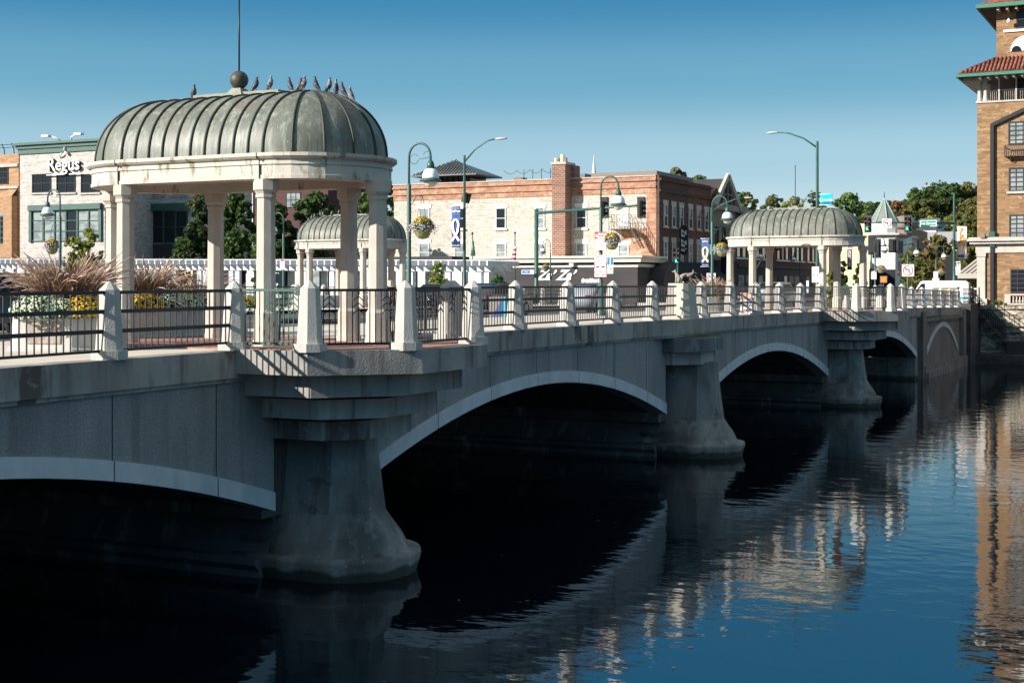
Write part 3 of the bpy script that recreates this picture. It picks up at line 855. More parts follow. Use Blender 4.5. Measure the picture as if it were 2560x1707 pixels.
# ------------------------------------------------------------------ pigeons
def pigeon(name, dark=True):
    t = thing('pigeon', 'x', 'pigeon', (0,0,0))
    b = MB()
    # body: loft of ellipses along a leaning axis, local +x is forward
    sec = [(-.175,.035,.004,.003), (-.135,.058,.020,.010), (-.085,.085,.034,.028), (-.035,.115,.052,.050), (.01,.15,.056,.058), (.045,.19,.045,.050), (.062,.225,.030,.034), (.072,.252,.024,.027), (.088,.272,.024,.024), (.106,.274,.014,.014), (.114,.272,.004,.004)]
    rings = []
    for i, (x, z, wy, wz) in enumerate(sec):
        a = sec[min(i+1, len(sec)-1)]; c = sec[max(i-1, 0)]
        d = Vector((a[0]-c[0], 0, a[1]-c[1])).normalized(); nrm = Vector((-d.z, 0, d.x))
        rings.append([Vector((x,0,z)) + nrm*(wz*cos(2*pi*k/10)) + Vector((0,1,0))*(wy*sin(2*pi*k/10)) for k in range(10)])
    b.loft(rings, True, True, True)
    o_ = b.build('body', m_pigd if dark else m_pigl, t)
    tilt = Matrix.Translation((0,0,.12)) @ Matrix.Rotation(radians(-24), 4, 'Y') @ Matrix.Translation((0,0,-.12))
    o_.data.transform(tilt)
    MB().loft([[(.11,.006*cos(a),.268+.006*sin(a)) for a in (0,2.1,4.2)], [(.138,.001*cos(a),.262+.001*sin(a)) for a in (0,2.1,4.2)]], True, True, False).build('beak', m_signk, t).data.transform(tilt)
    lg = MB()
    for s_ in (-1, 1):
        lg.tube([(0.0,.02*s_,.09),(0.0,.022*s_,.01)], .005, 5); lg.tube([(-.012,.022*s_,.006),(.028,.022*s_,.006)], .004, 4)
    lg.build('legs', m_foot, t)
    wg = MB()
    for s_ in (-1, 1):
        wg.add([(.03,.05*s_,.165),(-.03,.058*s_,.14),(-.15,.03*s_,.05),(-.19,.008*s_,.035),(-.12,.03*s_,.10),(-.02,.05*s_,.17)], [(0,1,2,3,4,5)])
    wg.build('wing', m_pigl, t).data.transform(tilt)
    return t
pd, plt_ = pigeon('a', True), pigeon('b', False)
used = {0: False, 1: False}
def place_pigeon(sx, pav, rz, light, label, sc=0.92, group='pigeons on the near pavilion roof', dx=0.0):
    X = pav.location.x + dx
    Y = onX(sx, X)
    yl = Y - pav.location.y
    over = max(0.0, abs(yl) - LP)
    rr = hypot(over, dx)
    h = HD * (max(0.0, 1 - (rr/R0)**2.15))**(1/2.15)
    z = pav.location.z + ZE + h + (.085 if abs(yl) < 1.0 and dx == 0 else .035 if abs(yl) < 1.7 and dx == 0 else 0.015)
    src = plt_ if light else pd
    k = 1 if light else 0
    if used[k]: o = dup(src)
    else: o = src; used[k] = True
    o.location = (X, Y, z); o.rotation_euler = (0, 0, rz); o.scale = (sc,)*3
    o['label'] = label; o['group'] = group
    return o
RGT = -pi/2 + TH*0.4
place_pigeon(485, pav1, radians(-120), 0, 'lone dark pigeon standing left of the roof ball')
place_pigeon(640, pav1, radians(-60), 0, 'dark pigeon standing upright just right of the roof ball')
place_pigeon(676, pav1, radians(-95), 1, 'pale grey-winged pigeon stretching up, second right of the roof ball')
place_pigeon(724, pav1, radians(80), 0, 'dark pigeon facing left on the ridge, third right of the roof ball')
place_pigeon(750, pav1, radians(-70), 0, 'reddish-necked pigeon standing behind another in the middle of the flock', dx=.06)
place_pigeon(760, pav1, radians(-95), 1, 'grey pigeon crouching forward in front of another in the middle of the flock')
place_pigeon(789, pav1, radians(90), 0, 'dark pigeon facing left where the ridge begins to curve down')
place_pigeon(823, pav1, radians(-90), 1, 'grey pigeon with raised head facing right on the curving ridge')
place_pigeon(840, pav1, radians(-150), 1, 'small pale pigeon half hidden low behind its neighbours')
place_pigeon(856, pav1, radians(92), 0, 'slim dark pigeon with a long tail pointing down the slope')
place_pigeon(876, pav1, radians(80), 1, 'rightmost pigeon, sitting lowest on the dome')
for i, (sx, rz, lb) in enumerate(((770, 80, 'leftmost pale pigeon on the farthest dome'), (779, -80, 'pigeon beside the leftmost one on the farthest dome'), (845, -90, 'small pigeon third from left on the farthest dome'), (862, 90, 'one of two pigeons close together on the farthest dome, the left one'), (868, 80, 'one of two pigeons close together on the farthest dome, the right one'), (888, -80, 'lone pigeon on the ridge of the farthest dome'), (907, -80, 'rightmost pigeon on the farthest dome'))):
    sxx = {770: 771, 779: 779, 845: 786, 862: 801, 868: 807, 888: 829, 907: 847}[sx]
    place_pigeon(sxx, pav2, radians(rz), 1, lb, 0.82, 'pigeons on the farthest pavilion roof')

# ------------------------------------------------------------------ vegetation helpers
def quads(name, C, S, m, parent=None, nrm=None, aspect=1.0, jitter=1.0):
    """many small leaf faces at points C (n,3) with sizes S (n,)"""
    n = len(C)
    a = rng.normal(size=(n,3)); a /= np.linalg.norm(a, axis=1)[:,None]
    if nrm is not None:
        a = nrm + a*jitter*0.6
        a /= np.linalg.norm(a, axis=1)[:,None]
    t = rng.normal(size=(n,3)); u = np.cross(a, t); u /= np.linalg.norm(u, axis=1)[:,None]+1e-9
    v = np.cross(a, u)
    S = np.asarray(S)[:,None]
    k = 0.5
    P = np.stack([C-u*S*k, C-v*S*k*aspect, C+u*S*k, C+v*S*k*aspect], axis=1).reshape(-1,3)
    me = bpy.data.meshes.new(name)
    me.vertices.add(4*n); me.vertices.foreach_set('co', P.ravel())
    me.loops.add(4*n); me.loops.foreach_set('vertex_index', np.arange(4*n))
    me.polygons.add(n); me.polygons.foreach_set('loop_start', np.arange(n)*4); me.polygons.foreach_set('loop_total', np.full(n, 4))
    me.materials.append(m)
    me.update(); me.validate()
    return link(name, me, parent)

def crown_points(n, blobs):
    """points near the shells of several lumpy blobs (x,y,z,r)"""
    vol = np.array([b[3]**2 for b in blobs]); pr = vol/vol.sum()
    idx = rng.choice(len(blobs), n, p=pr)
    d = rng.normal(size=(n,3)); d /= np.linalg.norm(d, axis=1)[:,None]
    B = np.array(blobs)
    r = B[idx,3] * (0.72 + 0.34*rng.random(n)**0.7)
    st = rng.random(n) < 0.14
    r = np.where(st, r*(1.05 + 0.45*rng.random(n)), r)
    C = B[idx,:3] + d*r[:,None]*np.array([1,1,0.85])
    return C, d
def tree(name, label, loc, h, wdt, m, leaf=0.35, n=2600, cat='tree', group='trees of the town', trunk=0.25, nb=9, low=0.3, thin=1.0, seed=None):
    t = thing(name, label, cat, loc, 0, group)
    R = random.Random(seed if seed is not None else int(loc[0]*7+loc[1]*13))
    bl = []
    zc = h*(low + (1-low)/2); hz = h*(1-low)/2
    nb = int(nb*1.8)
    for i in range(nb):
        a = 2.4*i + R.uniform(-.4, .4); rr = R.uniform(.3, 1.0)**.6; el = -.95 + 1.85*(i+.5)/nb + R.uniform(-.1, .1)
        k = sqrt(max(0, 1-min(1, abs(el))**2.6))
        br = wdt*R.uniform(.17, .27)
        bl.append((cos(a)*rr*k*(wdt/2-br*.6), sin(a)*rr*k*(wdt/2-br*.6), zc + el*(hz-br*.7), br))
    bl.append((0, 0, h-wdt*.17, wdt*.17)); bl.append((0, 0, zc, wdt*.30)); bl.append((0, 0, zc-hz*.45, wdt*.26))
    # twiggy sub-lumps give the outline its bumps
    sub = []
    for x, y, z, r in bl:
        for k in range(6):
            d = Vector((R.gauss(0,1), R.gauss(0,1), R.gauss(0,1))).normalized()*r*.8
            sub.append((x+d.x*1.1, y+d.y*1.1, z+d.z*.95, r*R.uniform(.22, .46)))
    C, d = crown_points(int(n*thin*2.0), bl[-3:] + sub)
    S = leaf*(0.6 + 0.8*rng.random(len(C)))
    s = MB()
    s.tube([(0,0,-.9),(wdt*.01,0,h*.25),(wdt*-.015,wdt*.01,h*.55),(0,0,h*.8)], [trunk, trunk*.8, trunk*.5, trunk*.15], 8)
    for x, y, z, r in bl[nb//4:nb//4+6]:
        s.tube([(0,0,h*.28),(x*.45,y*.45,(h*.3+z)/2),(x,y,z)], [trunk*.45, trunk*.3, trunk*.08], 5)
    s.build('trunk', m_trunk, t)
    quads('crown', C, S, m, t, d, 0.8, 1.2)
    return t

def bush(name, label, loc, size, m, leaf, n, cat='shrub', group=None):
    t = thing(name, label, cat, loc, 0, group)
    R = random.Random(int(loc[0]*11+loc[1]*5))
    bl = []
    for i in range(14):
        a = R.uniform(0, 2*pi); r_ = R.uniform(0, .36)*size[0]; z = R.uniform(.12, .88)
        bl.append((cos(a)*r_*(1.15-z*.7), sin(a)*r_*(1.15-z*.7), z*size[1], size[0]*R.uniform(.1, .2)))
    C, d = crown_points(n, bl)
    quads('foliage', C, leaf*(.6+.8*rng.random(n)), m, t, d)
    s = MB()
    for i in range(6): s.tube([(0,0,-.1),(bl[i][0]*.5,bl[i][1]*.5,bl[i][2]*.5),(bl[i][0],bl[i][1],bl[i][2])], .025, 5)
    s.build('stem', m_trunk, t)
    return t

def mum(label, loc, r, m_f, nf=420, group='chrysanthemum cushions in the planters', squash=.86):
    t = thing('chrysanthemum', label, 'flowers', loc, 0, group)
    n = 900
    d = rng.normal(size=(n,3)); d[:,2] = np.abs(d[:,2]); d /= np.linalg.norm(d, axis=1)[:,None]
    C = d*r*(0.75+.2*rng.random(n))[:,None]*np.array([1,1,squash])
    quads('foliage', C, .05*(.6+.8*rng.random(n)), m_mum, t, d)
    d = rng.normal(size=(nf,3)); d[:,2] = np.abs(d[:,2])+.1; d /= np.linalg.norm(d, axis=1)[:,None]
    C = d*r*(0.93+.1*rng.random(nf))[:,None]*np.array([1,1,squash])
    quads('blossoms', C, .042*(.7+.6*rng.random(nf)), m_f, t, d, 1.0, .4)
    return t

def grass(label, loc, h, spread, nb=420, npl=150, seed=1, group='purple fountain grasses'):
    t = thing('fountain_grass', label, 'grass clump', loc, 0, group)
    R = random.Random(seed)
    b = MB(); p = MB()
    def arc(ln, lean, az, n=7):
        pts = []; x = z = 0.0; th = R.uniform(.02, .22)
        st = ln/n
        for i in range(n+1):
            pts.append((x*cos(az), x*sin(az), z))
            x += st*sin(th); z += st*cos(th); th += lean/n
        return pts
    for i in range(nb):
        ox, oy = R.gauss(0, spread[0]*.16), R.gauss(0, spread[1]*.16); az = atan2(oy, ox) + R.gauss(0, .9)
        pts = arc(h*R.uniform(.55, .95), R.uniform(.1, .9) + hypot(ox, oy)*.7, az)
        w_ = R.uniform(.003, .006); sx, sy = -sin(az)*w_, cos(az)*w_
        vs = []
        for k, q in enumerate(pts):
            f = 1 - k/len(pts)
            vs += [(q[0]+ox-sx*f, q[1]+oy-sy*f, q[2]), (q[0]+ox+sx*f, q[1]+oy+sy*f, q[2])]
        b.add(vs, [(2*k, 2*k+1, 2*k+3, 2*k+2) for k in range(len(pts)-1)], True)
    b.build('blades', m_blade, t)
    for i in range(npl):
        ox, oy = R.gauss(0, spread[0]*.17), R.gauss(0, spread[1]*.17); az = atan2(oy, ox) + R.gauss(0, .7)
        pts = [(q[0]+ox, q[1]+oy, q[2]) for q in arc(h*R.uniform(.8, 1.22), R.uniform(.5, 1.7) + hypot(ox, oy)*.9, az, 10)]
        p.tube(pts[:7], .003, 3, True)
        p.tube(pts[6:], [.003, .009, .010, .008, .002], 5, True)
    p.build('plumes', m_plume, t)
    return t

# ------------------------------------------------------------------ planters, bench, plinths, foxes
def planter(label, loc, sx_, sy_, rz=0, plaque=False, h=.60):
    t = thing('concrete_planter', label, 'planter', loc, rz, 'concrete planters on the pavement')
    c = .32
    def o8(k): return [(-sx_*k+c*k,-sy_*k),(sx_*k-c*k,-sy_*k),(sx_*k,-sy_*k+c*k),(sx_*k,sy_*k-c*k),(sx_*k-c*k,sy_*k),(-sx_*k+c*k,sy_*k),(-sx_*k,sy_*k-c*k),(-sx_*k,-sy_*k+c*k)]
    s = MB(); rings = []
    for k, z in ((1.05, -.08), (1.05, .03), (1.0, .06), (.95, h), (.87, h), (.86, h-.08)):
        rings.append([(x, y, z) for x, y in o8(k)])
    s.loft(rings, True, False, False); s.build('bowl', m_post, t)
    s = MB(); s.prism(o8(.865), h-.14, h-.07); s.build('soil', m_soil, t)
    if plaque:
        s = MB(); s.rbox((-sx_*.985, 0, .30), (.03, .62, .36), 0, ('Y', radians(4))); s.build('plaque', m_bronze, t)
    return t
zz = zdeck(19)
planter('weathered octagonal concrete planter with a bronze plaque behind the leftmost railing', (18.95, 18.1, zz), .84, .84, radians(14), True)
planter('long shaded concrete planter standing behind the left columns of the big pavilion', (24.2, 20.4, zdeck(24)), 2.2, .8)
planter('concrete planter behind the columns of the smaller right-hand pavilion', (58.6, 19.6, zdeck(58)), 1.6, .8)
planter('concrete planter on the far pavement beside the farthest pavilion', (58.0, 2*YC-17.6, zdeck(58)), 1.3, .8)
pz = zz + .56
grass('huge arching purple fountain grass in the plaque planter at the left edge', (18.9, 18.15, pz-.05), 1.22, (1.25, 1.25), 2600, 240, 3)
mum('large white chrysanthemum cushion at the left of the plaque planter', (18.15, 18.05, pz), .50, m_flw, 700)
mum('second white chrysanthemum cushion in the plaque planter, shaded on its right', (18.38, 17.72, pz), .40, m_flw, 380)
mum('golden yellow chrysanthemum cushion at the right of the plaque planter', (18.66, 17.50, pz), .44, m_fly, 800)
pz = zdeck(24) + .58
grass('tall dense purple fountain grass behind the second railing bay', (23.6, 20.5, pz-.05), 1.22, (2.4, 1.1), 2400, 200, 5)
grass('sparser purple fountain grass leaning right behind the middle column', (25.4, 20.5, pz-.05), 1.05, (1.2, .9), 420, 60, 9)
mum('bright yellow chrysanthemum cushion at the left end of the long planter', (22.95, 19.88, pz), .42, m_fly, 900)
mum('white chrysanthemum cushion next to the bright yellow one in the long planter', (23.65, 19.85, pz), .40, m_flw, 520)
mum('white chrysanthemum cushion in the middle of the long planter', (24.25, 19.8, pz), .38, m_flw, 480)
mum('greenish-white chrysanthemum cushion at the right of the long planter', (24.9, 19.85, pz), .38, m_flw, 320)
mum('yellow chrysanthemum cushion glimpsed between the middle columns', (26.45, 19.85, pz), .34, m_fly, 520)
pz = zdeck(58) + .5
grass('purple fountain grass with upright pale plumes beside the right-hand pavilion', (57.9, 19.5, pz), 1.0, (1.1, .8), 500, 70, 12)
grass('purple fountain grass between the columns of the right-hand pavilion', (59.5, 19.5, pz), 1.0, (1.3, .8), 600, 90, 14)
mum('yellow chrysanthemum cushion behind the DANGER sign', (57.9, 18.9, pz), .30, m_fly, 300)
pz = zdeck(58) + .5
grass('dull purple grass on the far pavement right of the farthest pavilion', (61.0, 36.9, zdeck(60)+.2), 1.2, (2.2, .8), 260, 60, 23)

b = thing('bench', 'green-framed metal bench with curved black slats between the big pavilion columns', 'bench', (23.7, 16.05, zdeck(23)), radians(-63))
s = MB()
for i in range(30):
    x = -.72 + 1.44*i/29
    s.tube([(x,-.20,.37),(x,-.17,.42),(x,0,.40),(x,.18,.42),(x,.23,.40)], .013, 5)
s.build('seat_slats', m_iron, b)
s = MB(); s.tube([(-.74,-.2,.36),(.74,-.2,.36)], .02, 6); s.tube([(-.74,.2,.36),(.74,.2,.36)], .02, 6); s.build('seat_rail', m_iron, b)
for x in (-.76, 0.0, .76):
    s = MB(); s.tube([(x,-.26,0),(x,-.25,.45),(x,-.2,.60),(x,-.1,.645),(x,.1,.645),(x,.2,.60),(x,.25,.45),(x,.26,0)], .022, 8)
    s.build('arm_frame', m_green, b)

def animal(sit=True):
    """small bronze fox, one skinned surface"""
    if sit:
        nodes = {'hip':((-.12,0,.12),.085),'back':((-.06,0,.24),.085),'chest':((.04,0,.34),.075),'neck':((.07,0,.44),.045),'head':((.11,0,.50),.045),'muz':((.19,0,.49),.024),'nose':((.25,0,.48),.012),
                 'sl':((.06,.05,.26),.035),'fl':((.08,.05,.12),.02),'pl':((.10,.05,.01),.018),'sr':((.06,-.05,.26),.035),'fr':((.08,-.05,.12),.02),'pr':((.10,-.05,.01),.018),
                 'kl':((-.03,.08,.10),.05),'ql':((-.02,.085,.02),.022),'kr':((-.03,-.08,.10),.05),'qr':((-.02,-.085,.02),.022),'t1':((-.20,0,.06),.03),'t2':((-.27,.06,.03),.035),'t3':((-.26,.14,.03),.012),
                 'el':((.09,.035,.56),.016),'e2l':((.085,.045,.60),.005),'er':((.09,-.035,.56),.016),'e2r':((.085,-.045,.60),.005)}
    else:
        nodes = {'hip':((-.22,0,.30),.07),'back':((-.08,0,.33),.07),'chest':((.08,0,.30),.08),'neck':((.17,0,.35),.05),'head':((.24,0,.41),.045),'muz':((.32,0,.39),.024),'nose':((.38,0,.375),.012),
                 'sl':((.10,.05,.2),.03),'fl':((.09,.05,.1),.018),'pl':((.11,.05,.01),.018),'sr':((.10,-.05,.2),.03),'fr':((.15,-.05,.12),.018),'pr':((.19,-.05,.02),.018),
                 'kl':((-.20,.06,.18),.04),'ql':((-.27,.06,.10),.018),'kr':((-.22,-.06,.18),.04),'qr':((-.29,-.06,.10),.018),'wl':((-.23,.06,.01),.018),'wr':((-.26,-.06,.01),.018),'t1':((-.30,0,.27),.03),'t2':((-.38,0,.17),.035),'t3':((-.43,0,.07),.012),
                 'el':((.225,.035,.47),.016),'e2l':((.215,.045,.52),.005),'er':((.225,-.035,.47),.016),'e2r':((.215,-.045,.52),.005)}
    E = [('hip','back'),('back','chest'),('chest','neck'),('neck','head'),('head','muz'),('muz','nose'),('chest','sl'),('sl','fl'),('fl','pl'),('chest','sr'),('sr','fr'),('fr','pr'),('hip','kl'),('kl','ql'),('hip','kr'),('kr','qr'),('hip','t1'),('t1','t2'),('t2','t3'),('head','el'),('el','e2l'),('head','er'),('er','e2r')]
    if not sit: E += [('ql','wl'),('qr','wr')]
    return nodes, E
def skinmesh(name, nodes, E, root='hip', sub=2):
    ks = list(nodes)
    me = bpy.data.meshes.new(name)
    me.from_pydata([nodes[k][0] for k in ks], [(ks.index(a), ks.index(b)) for a, b in E], [])
    o = bpy.data.objects.new(name, me); COL.objects.link(o)
    md = o.modifiers.new('s', 'SKIN')
    for i, k in enumerate(ks):
        r = nodes[k][1]; me.skin_vertices[0].data[i].radius = (r, r) if not isinstance(r, tuple) else r
        me.skin_vertices[0].data[i].use_root = (k == root)
    sb = o.modifiers.new('b', 'SUBSURF'); sb.levels = sub; sb.render_levels = sub
    dg = bpy.context.evaluated_depsgraph_get(); dg.update()
    m2 = bpy.data.meshes.new_from_object(o.evaluated_get(dg))
    bpy.data.objects.remove(o); bpy.data.meshes.remove(me)
    for p in m2.polygons: p.use_smooth = True
    m2.name = name
    return m2
def fox(sit, loc, rz, label, sc=.85):
    me = skinmesh('fox_statue', *animal(sit))
    me.materials.clear(); me.materials.append(m_bronze)
    o = link('fox_statue', me, None, loc); o.rotation_euler = (0,0,rz); o.scale = (sc,)*3
    return tag(o, label, 'statue', 'bronze foxes on the plinths')
for side, lb in ((0, 'tapered lit concrete plinth carrying two bronze foxes over the middle pier'), (1, 'dark far-side plinth with a fox at the left edge of the view')):
    s = MB(); zq = zdeck(X2)
    def pl(k, dy=0):
        q = [(-.60,.40),(-.60,-.26),(-.42,-.42),(.42,-.42),(.60,-.26),(.60,.40)]
        return [(X2+.38+x*k, mir(side, 15.13+y*k)) for x, y in (q if side == 0 else q[::-1])]
    s.prism(pl(1.0), zq-.05, zq+.12); s.prism(pl(.93), zq+.12, zq+1.12, pl(.74)); 
    tag(s.build('plinth', m_cast), lb, 'plinth')
    zt = zq + 1.12
    if side == 0:
        fox(True, (X2+.16, 15.20, zt), radians(112), 'bronze fox sitting and looking left on the lit plinth', .74)
        fox(False, (X2+.52, 15.0, zt), radians(-62), 'bronze fox standing and looking right on the lit plinth', .82)
    else:
        fox(False, (X2+.3, mir(1, 15.05), zt), radians(-80), 'dark fox statue facing right at the very left edge', 1.0)

# ------------------------------------------------------------------ lamps, baskets, street lights
def scroll(r, y, z, flip=1, turns=1.1):
    pts = []
    for i in range(15):
        a = i/14*turns*2*pi; rr = r*(1-.55*i/14)
        pts.append((y + flip*(rr*cos(a) - r), 0, z + rr*sin(a)))
    return pts
def make_lamp(label, loc, rz, group='green arched street lamps'):
    t = thing('street_lamp', label, 'street lamp', loc, rz, group)
    H = 4.83; R = .33
    s = MB(); s.lathe([(.16,-.5),(.16,.12),(.11,.2),(.085,.9),(.06,1.0),(.058,3.72),(.04,3.78)], n=14)
    s.build('pole', m_green, t)
    s = MB(); pth = [(0,0,3.7),(0,0,H-R*1.1)]
    for i in range(1, 13): a = pi - pi*i/12; pth.append((R + R*cos(a), 0, H-R*1.1 + R*1.1*sin(a)))
    pth.append((2*R, 0, H-R*1.1-.12))
    s.tube(pth, .031, 8)
    ar = s.build('arched_arm', m_green, t)
    s = MB(); zc = H-R*1.1-.05
    p1 = [(.03 + .13 - .13*cos(a), 0, zc + .13*sin(a)) for a in [i*.35 for i in range(-6, 8)]]
    p2 = [(2*R - .03 - .09 + .09*cos(a), 0, zc + .10 + .09*sin(a)) for a in [i*.4 for i in range(-3, 9)]]
    s.tube(p1, .008, 4); s.tube(p2, .008, 4); s.tube([p1[0], (R, 0, zc-.0), p2[0]], .008, 4)
    s.build('scroll', m_green, ar)
    zb = H-R*1.1-.12; c = (2*R, 0, zb)
    s = MB(); s.lathe([(.03,.03),(.075,-.02),(.10,-.10),(.105,-.22)], c, 16); h = s.build('lamp_neck', m_green, t)
    s = MB(); s.lathe([(.10,-.20),(.16,-.24),(.205,-.32),(.225,-.44),(.228,-.47)], c, 20); s.build('lamp_shade', m_globe, h)
    s = MB(); s.lathe([(.228,-.46),(.235,-.47),(.30,-.52),(.30,-.535),(.22,-.535)], c, 20); s.build('lamp_rim', m_green, h)
    s = MB(); s.lathe([(.19,-.53),(.18,-.58),(.13,-.65),(.06,-.69),(.002,-.70)], c, 18); s.build('lamp_bowl', m_bowl, h)
    s = MB(); s.tube([(0,0,3.36),(.15,0,3.44),(.42,0,3.43)], .012, 5); s.tube([(0,0,3.16),(.1,0,3.24),(.22,0,3.43)], .010, 5); s.build('basket_bracket', m_green, t)
    return t
lamp0 = make_lamp('largest green arched lamp, just right of the big pavilion', (32.7, 19.3, zdeck(32)), -pi/2)
lamps = [(45.6, 19.2, -pi/2, 'green arched lamp carrying the red-topped snow route sign'),
         (57.3, 19.06, -pi/2, 'green arched lamp left of the right-hand pavilion'),
         (99.9, 21.4, -pi/2, 'green arched lamp just right of the smaller pavilion, before the turreted building'),
         (111.0, 21.3, -pi/2, 'green arched lamp above the large no-left-turn sign'),
         (125.5, 21.7, -pi/2, 'rightmost green arched lamp, before the rusty street trees'),
         (42.2, 40.8, pi/2, 'green arched lamp facing left before the pale grey office building'),
         (60.2, 43.0, pi/2, 'slim green arched lamp glimpsed right of the middle pavilion column')]
for x, y, rz, lb in lamps:
    dup(lamp0, (x, y, zdeck(x) if x < 98 else zdeck(98)), rz, lb)
x, y = plan(1376, 113); dup(lamp0, (x, y, ZB), pi/2, 'small green arched lamp facing left before the chimney building')
x, y = plan(2000, 150); dup(lamp0, (x, y, ZB), pi/2, 'dark arched lamp far up the street behind the right-hand pavilion')
x, y = plan(1883, 135); dup(lamp0, (x, y, ZB), -pi/2, 'far lamp before the red brick fronts, behind the second pavilion column')

def make_basket(label, loc, kind=0):
    t = thing('hanging_basket', label, 'flower basket', loc, 0, 'hanging flower baskets on the lamps')
    s = MB(); s.lathe([(.002,-.30),(.12,-.28),(.20,-.18),(.235,-.03),(.23,.0)], n=16); s.build('basket', m_moss, t)
    n = 900
    d = rng.normal(size=(n,3)); d[:,2] = np.abs(d[:,2])*.9-.12; d /= np.linalg.norm(d, axis=1)[:,None]
    quads('foliage', d*(.30*(.7+.35*rng.random(n)))[:,None], .055*(.6+.8*rng.random(n)), m_lB, t, d)
    d = rng.normal(size=(420,3)); d[:,2] = np.abs(d[:,2])+.75; d /= np.linalg.norm(d, axis=1)[:,None]
    quads('yellow_blossoms', d*(.30*(.9+.15*rng.random(420)))[:,None], .035*(.7+.6*rng.random(420)), m_fly, t, d, 1, .5)
    d = rng.normal(size=(380,3)); d[:,2] = d[:,2]*.45-.05; d /= np.linalg.norm(d, axis=1)[:,None]
    quads('lilac_blossoms', d*np.array([1.3,1.3,1])*(.29*(.9+.25*rng.random(380)))[:,None], .034*(.7+.6*rng.random(380)), m_flp, t, d, 1, .6)
    s = MB()
    for k in range(3): s.tube([(.23*cos(k*2.1), .23*sin(k*2.1), 0), (0,0,.85)], .006, 4)
    s.build('chains', m_iron, t)
    return t
bk = None
for (x, y, sg, lb) in ((32.7,19.3,-1,'largest flower basket, yellow above and lilac below, beside the big pavilion'), (45.6,19.2,-1,'flower basket right of the snow route sign'), (57.3,19.06,-1,'round yellow and green flower basket before the right-hand pavilion frieze'),
                       (99.9,21.4,-1,'flower basket before the shaded shop under the turret'), (125.5,21.7,-1,'rightmost flower basket, before the rusty street tree'), (42.2,40.8,1,'yellow and green flower basket at the left before the office building'), (0,0,0,'small flower basket before the grey sign wall')):
    if sg == 0:
        x, y = plan(1376, 113); sg = 1; z = ZB
    else: z = zdeck(min(x, 98))
    L = (x, y + sg*.42, z + 2.58)
    if bk is None: bk = make_basket(lb, L)
    else: dup(bk, L, random.uniform(0, 6), lb)

def davit(label, loc, rz, H=8.5, reach=2.4, rise=.9, r=.085, group='tall green street lights'):
    t = thing('street_light', label, 'street light', loc, rz, group)
    MB().lathe([(r*1.9,0),(r*1.9,.15),(r*1.25,.2),(r,2.5),(r*.8,H),(r*.8,H+.12),(.01,H+.14)], n=12).build('pole', m_green, t)
    s = MB(); s.tube([(0,0,H-.25),(reach*.35,0,H+rise*.45),(reach*.75,0,H+rise*.92),(reach,0,H+rise)], [.05,.045,.04,.035], 8)
    a = s.build('arm', m_green, t)
    s = MB()
    rr = []
    for x, w_, h in ((0,.04,.04),(.12,.09,.07),(.35,.14,.09),(.6,.13,.07),(.75,.04,.03)):
        rr.append([(reach+x, w_*cos(q), H+rise+.01+h*sin(q)*.8) for q in [k*pi/5 for k in range(10)]])
    s.loft(rr, True, True, True); s.build('lamp_head', mat('light_grey_metal', (0.45,0.46,0.47), 0.4) if 'light_grey_metal' not in bpy.data.materials else bpy.data.materials['light_grey_metal'], a)
    return t
dv = davit('green street light with blue ribbon banner, its arm reaching right', (70.5, 38.0, zdeck(70)), -pi/2, 8.35, 1.95, .95)
d2 = davit('tallest green street light carrying the cyan Create banner', (82.4, 21.0, zdeck(82)), pi/2, 9.55, 2.3, .75, .10)
d3 = davit('green street light and signal mast beside the brick hotel', (133, 21.4, ZB), pi/2, 9.4, 1.9, .85, .13)
x, y = 120, 40.0
d4 = davit('green street light with yellow ribbon banner before the brick corner building', (x, y, ZB), -pi/2, 7.9, 3.0, .9)
x, y = plan(2326, 175)
d5 = davit('thin dark street light among the rusty street trees', (x, y, ZB), -pi/2, 7.1, 2.4, 1.4, .07)
# floodlight on the first one
o = MB(); o.rbox((-.05, .32, 6.1), (.35, .35, .55), 0, ('Y', .3)); o.build('floodlight', m_signk, dv)

def banner(name, label, X, sx0, sx1, sy0, sy1, m, group='banners hung from street lights', lines=(), deco=None):
    Y0, Y1 = onX(sx0, X), onX(sx1, X); z1, z0 = zat(sy0, X, Y0), zat(sy1, X, Y0)
    t = thing(name, label, 'banner', (X, (Y0+Y1)/2, z0), 0, group)
    h = z1-z0; w_ = abs(Y0-Y1)
    s = MB(); N = 8; rings = []
    for i in range(N+1):
        y = -w_/2 + w_*i/N; dx = .03*sin(i/N*pi*2)
        rings.append([(dx-.006, y, 0), (dx+.006, y, 0), (dx+.006, y, h), (dx-.006, y, h)])
    s.loft(rings, True, True, True); s.build('cloth', m, t)
    s = MB(); s.tube([(0,-w_/2-.05,h+.02),(0,w_/2+.12,h+.02)], .02, 5); s.build('rod', m_signw, t); s = MB(); s.tube([(0,-w_/2-.05,-.02),(0,w_/2+.12,-.02)], .02, 5); s.build('rod', m_signw, t)
    for (str_, size, zf, mm, roll, bold) in lines:
        text('lettering', str_, size*h, (-.055, 0, h*zf), -pi/2, mm, t, .004, 0, roll, 'CENTER', bold)
    if deco: deco(t, w_, h)
    return t
def ribbon(mm):
    def f(t, w_, h):
        s = MB()
        pts = []
        for i in range(25):
            a = -pi*.30 + (pi*1.6)*i/24 + 0
            pts.append((-.06, .33*w_*cos(a), h*.50 + h*.15*sin(a)))
        # ribbon loop with crossing tails
        pts = [(-.06, -.40*w_, h*.16), (-.065, .22*w_, h*.38)] + [(-.065, .33*w_*cos(a), h*.55+h*.13*sin(a)) for a in [(-.5+2*pi*.68*i/16*1.0) for i in range(17)]] + [(-.06, -.22*w_, h*.38), (-.055, .40*w_, h*.16)]
        for p, q in zip(pts, pts[1:]): s.beam(p, q, .02, w_*.24)
        s.build('ribbon', mm, t)
    return f
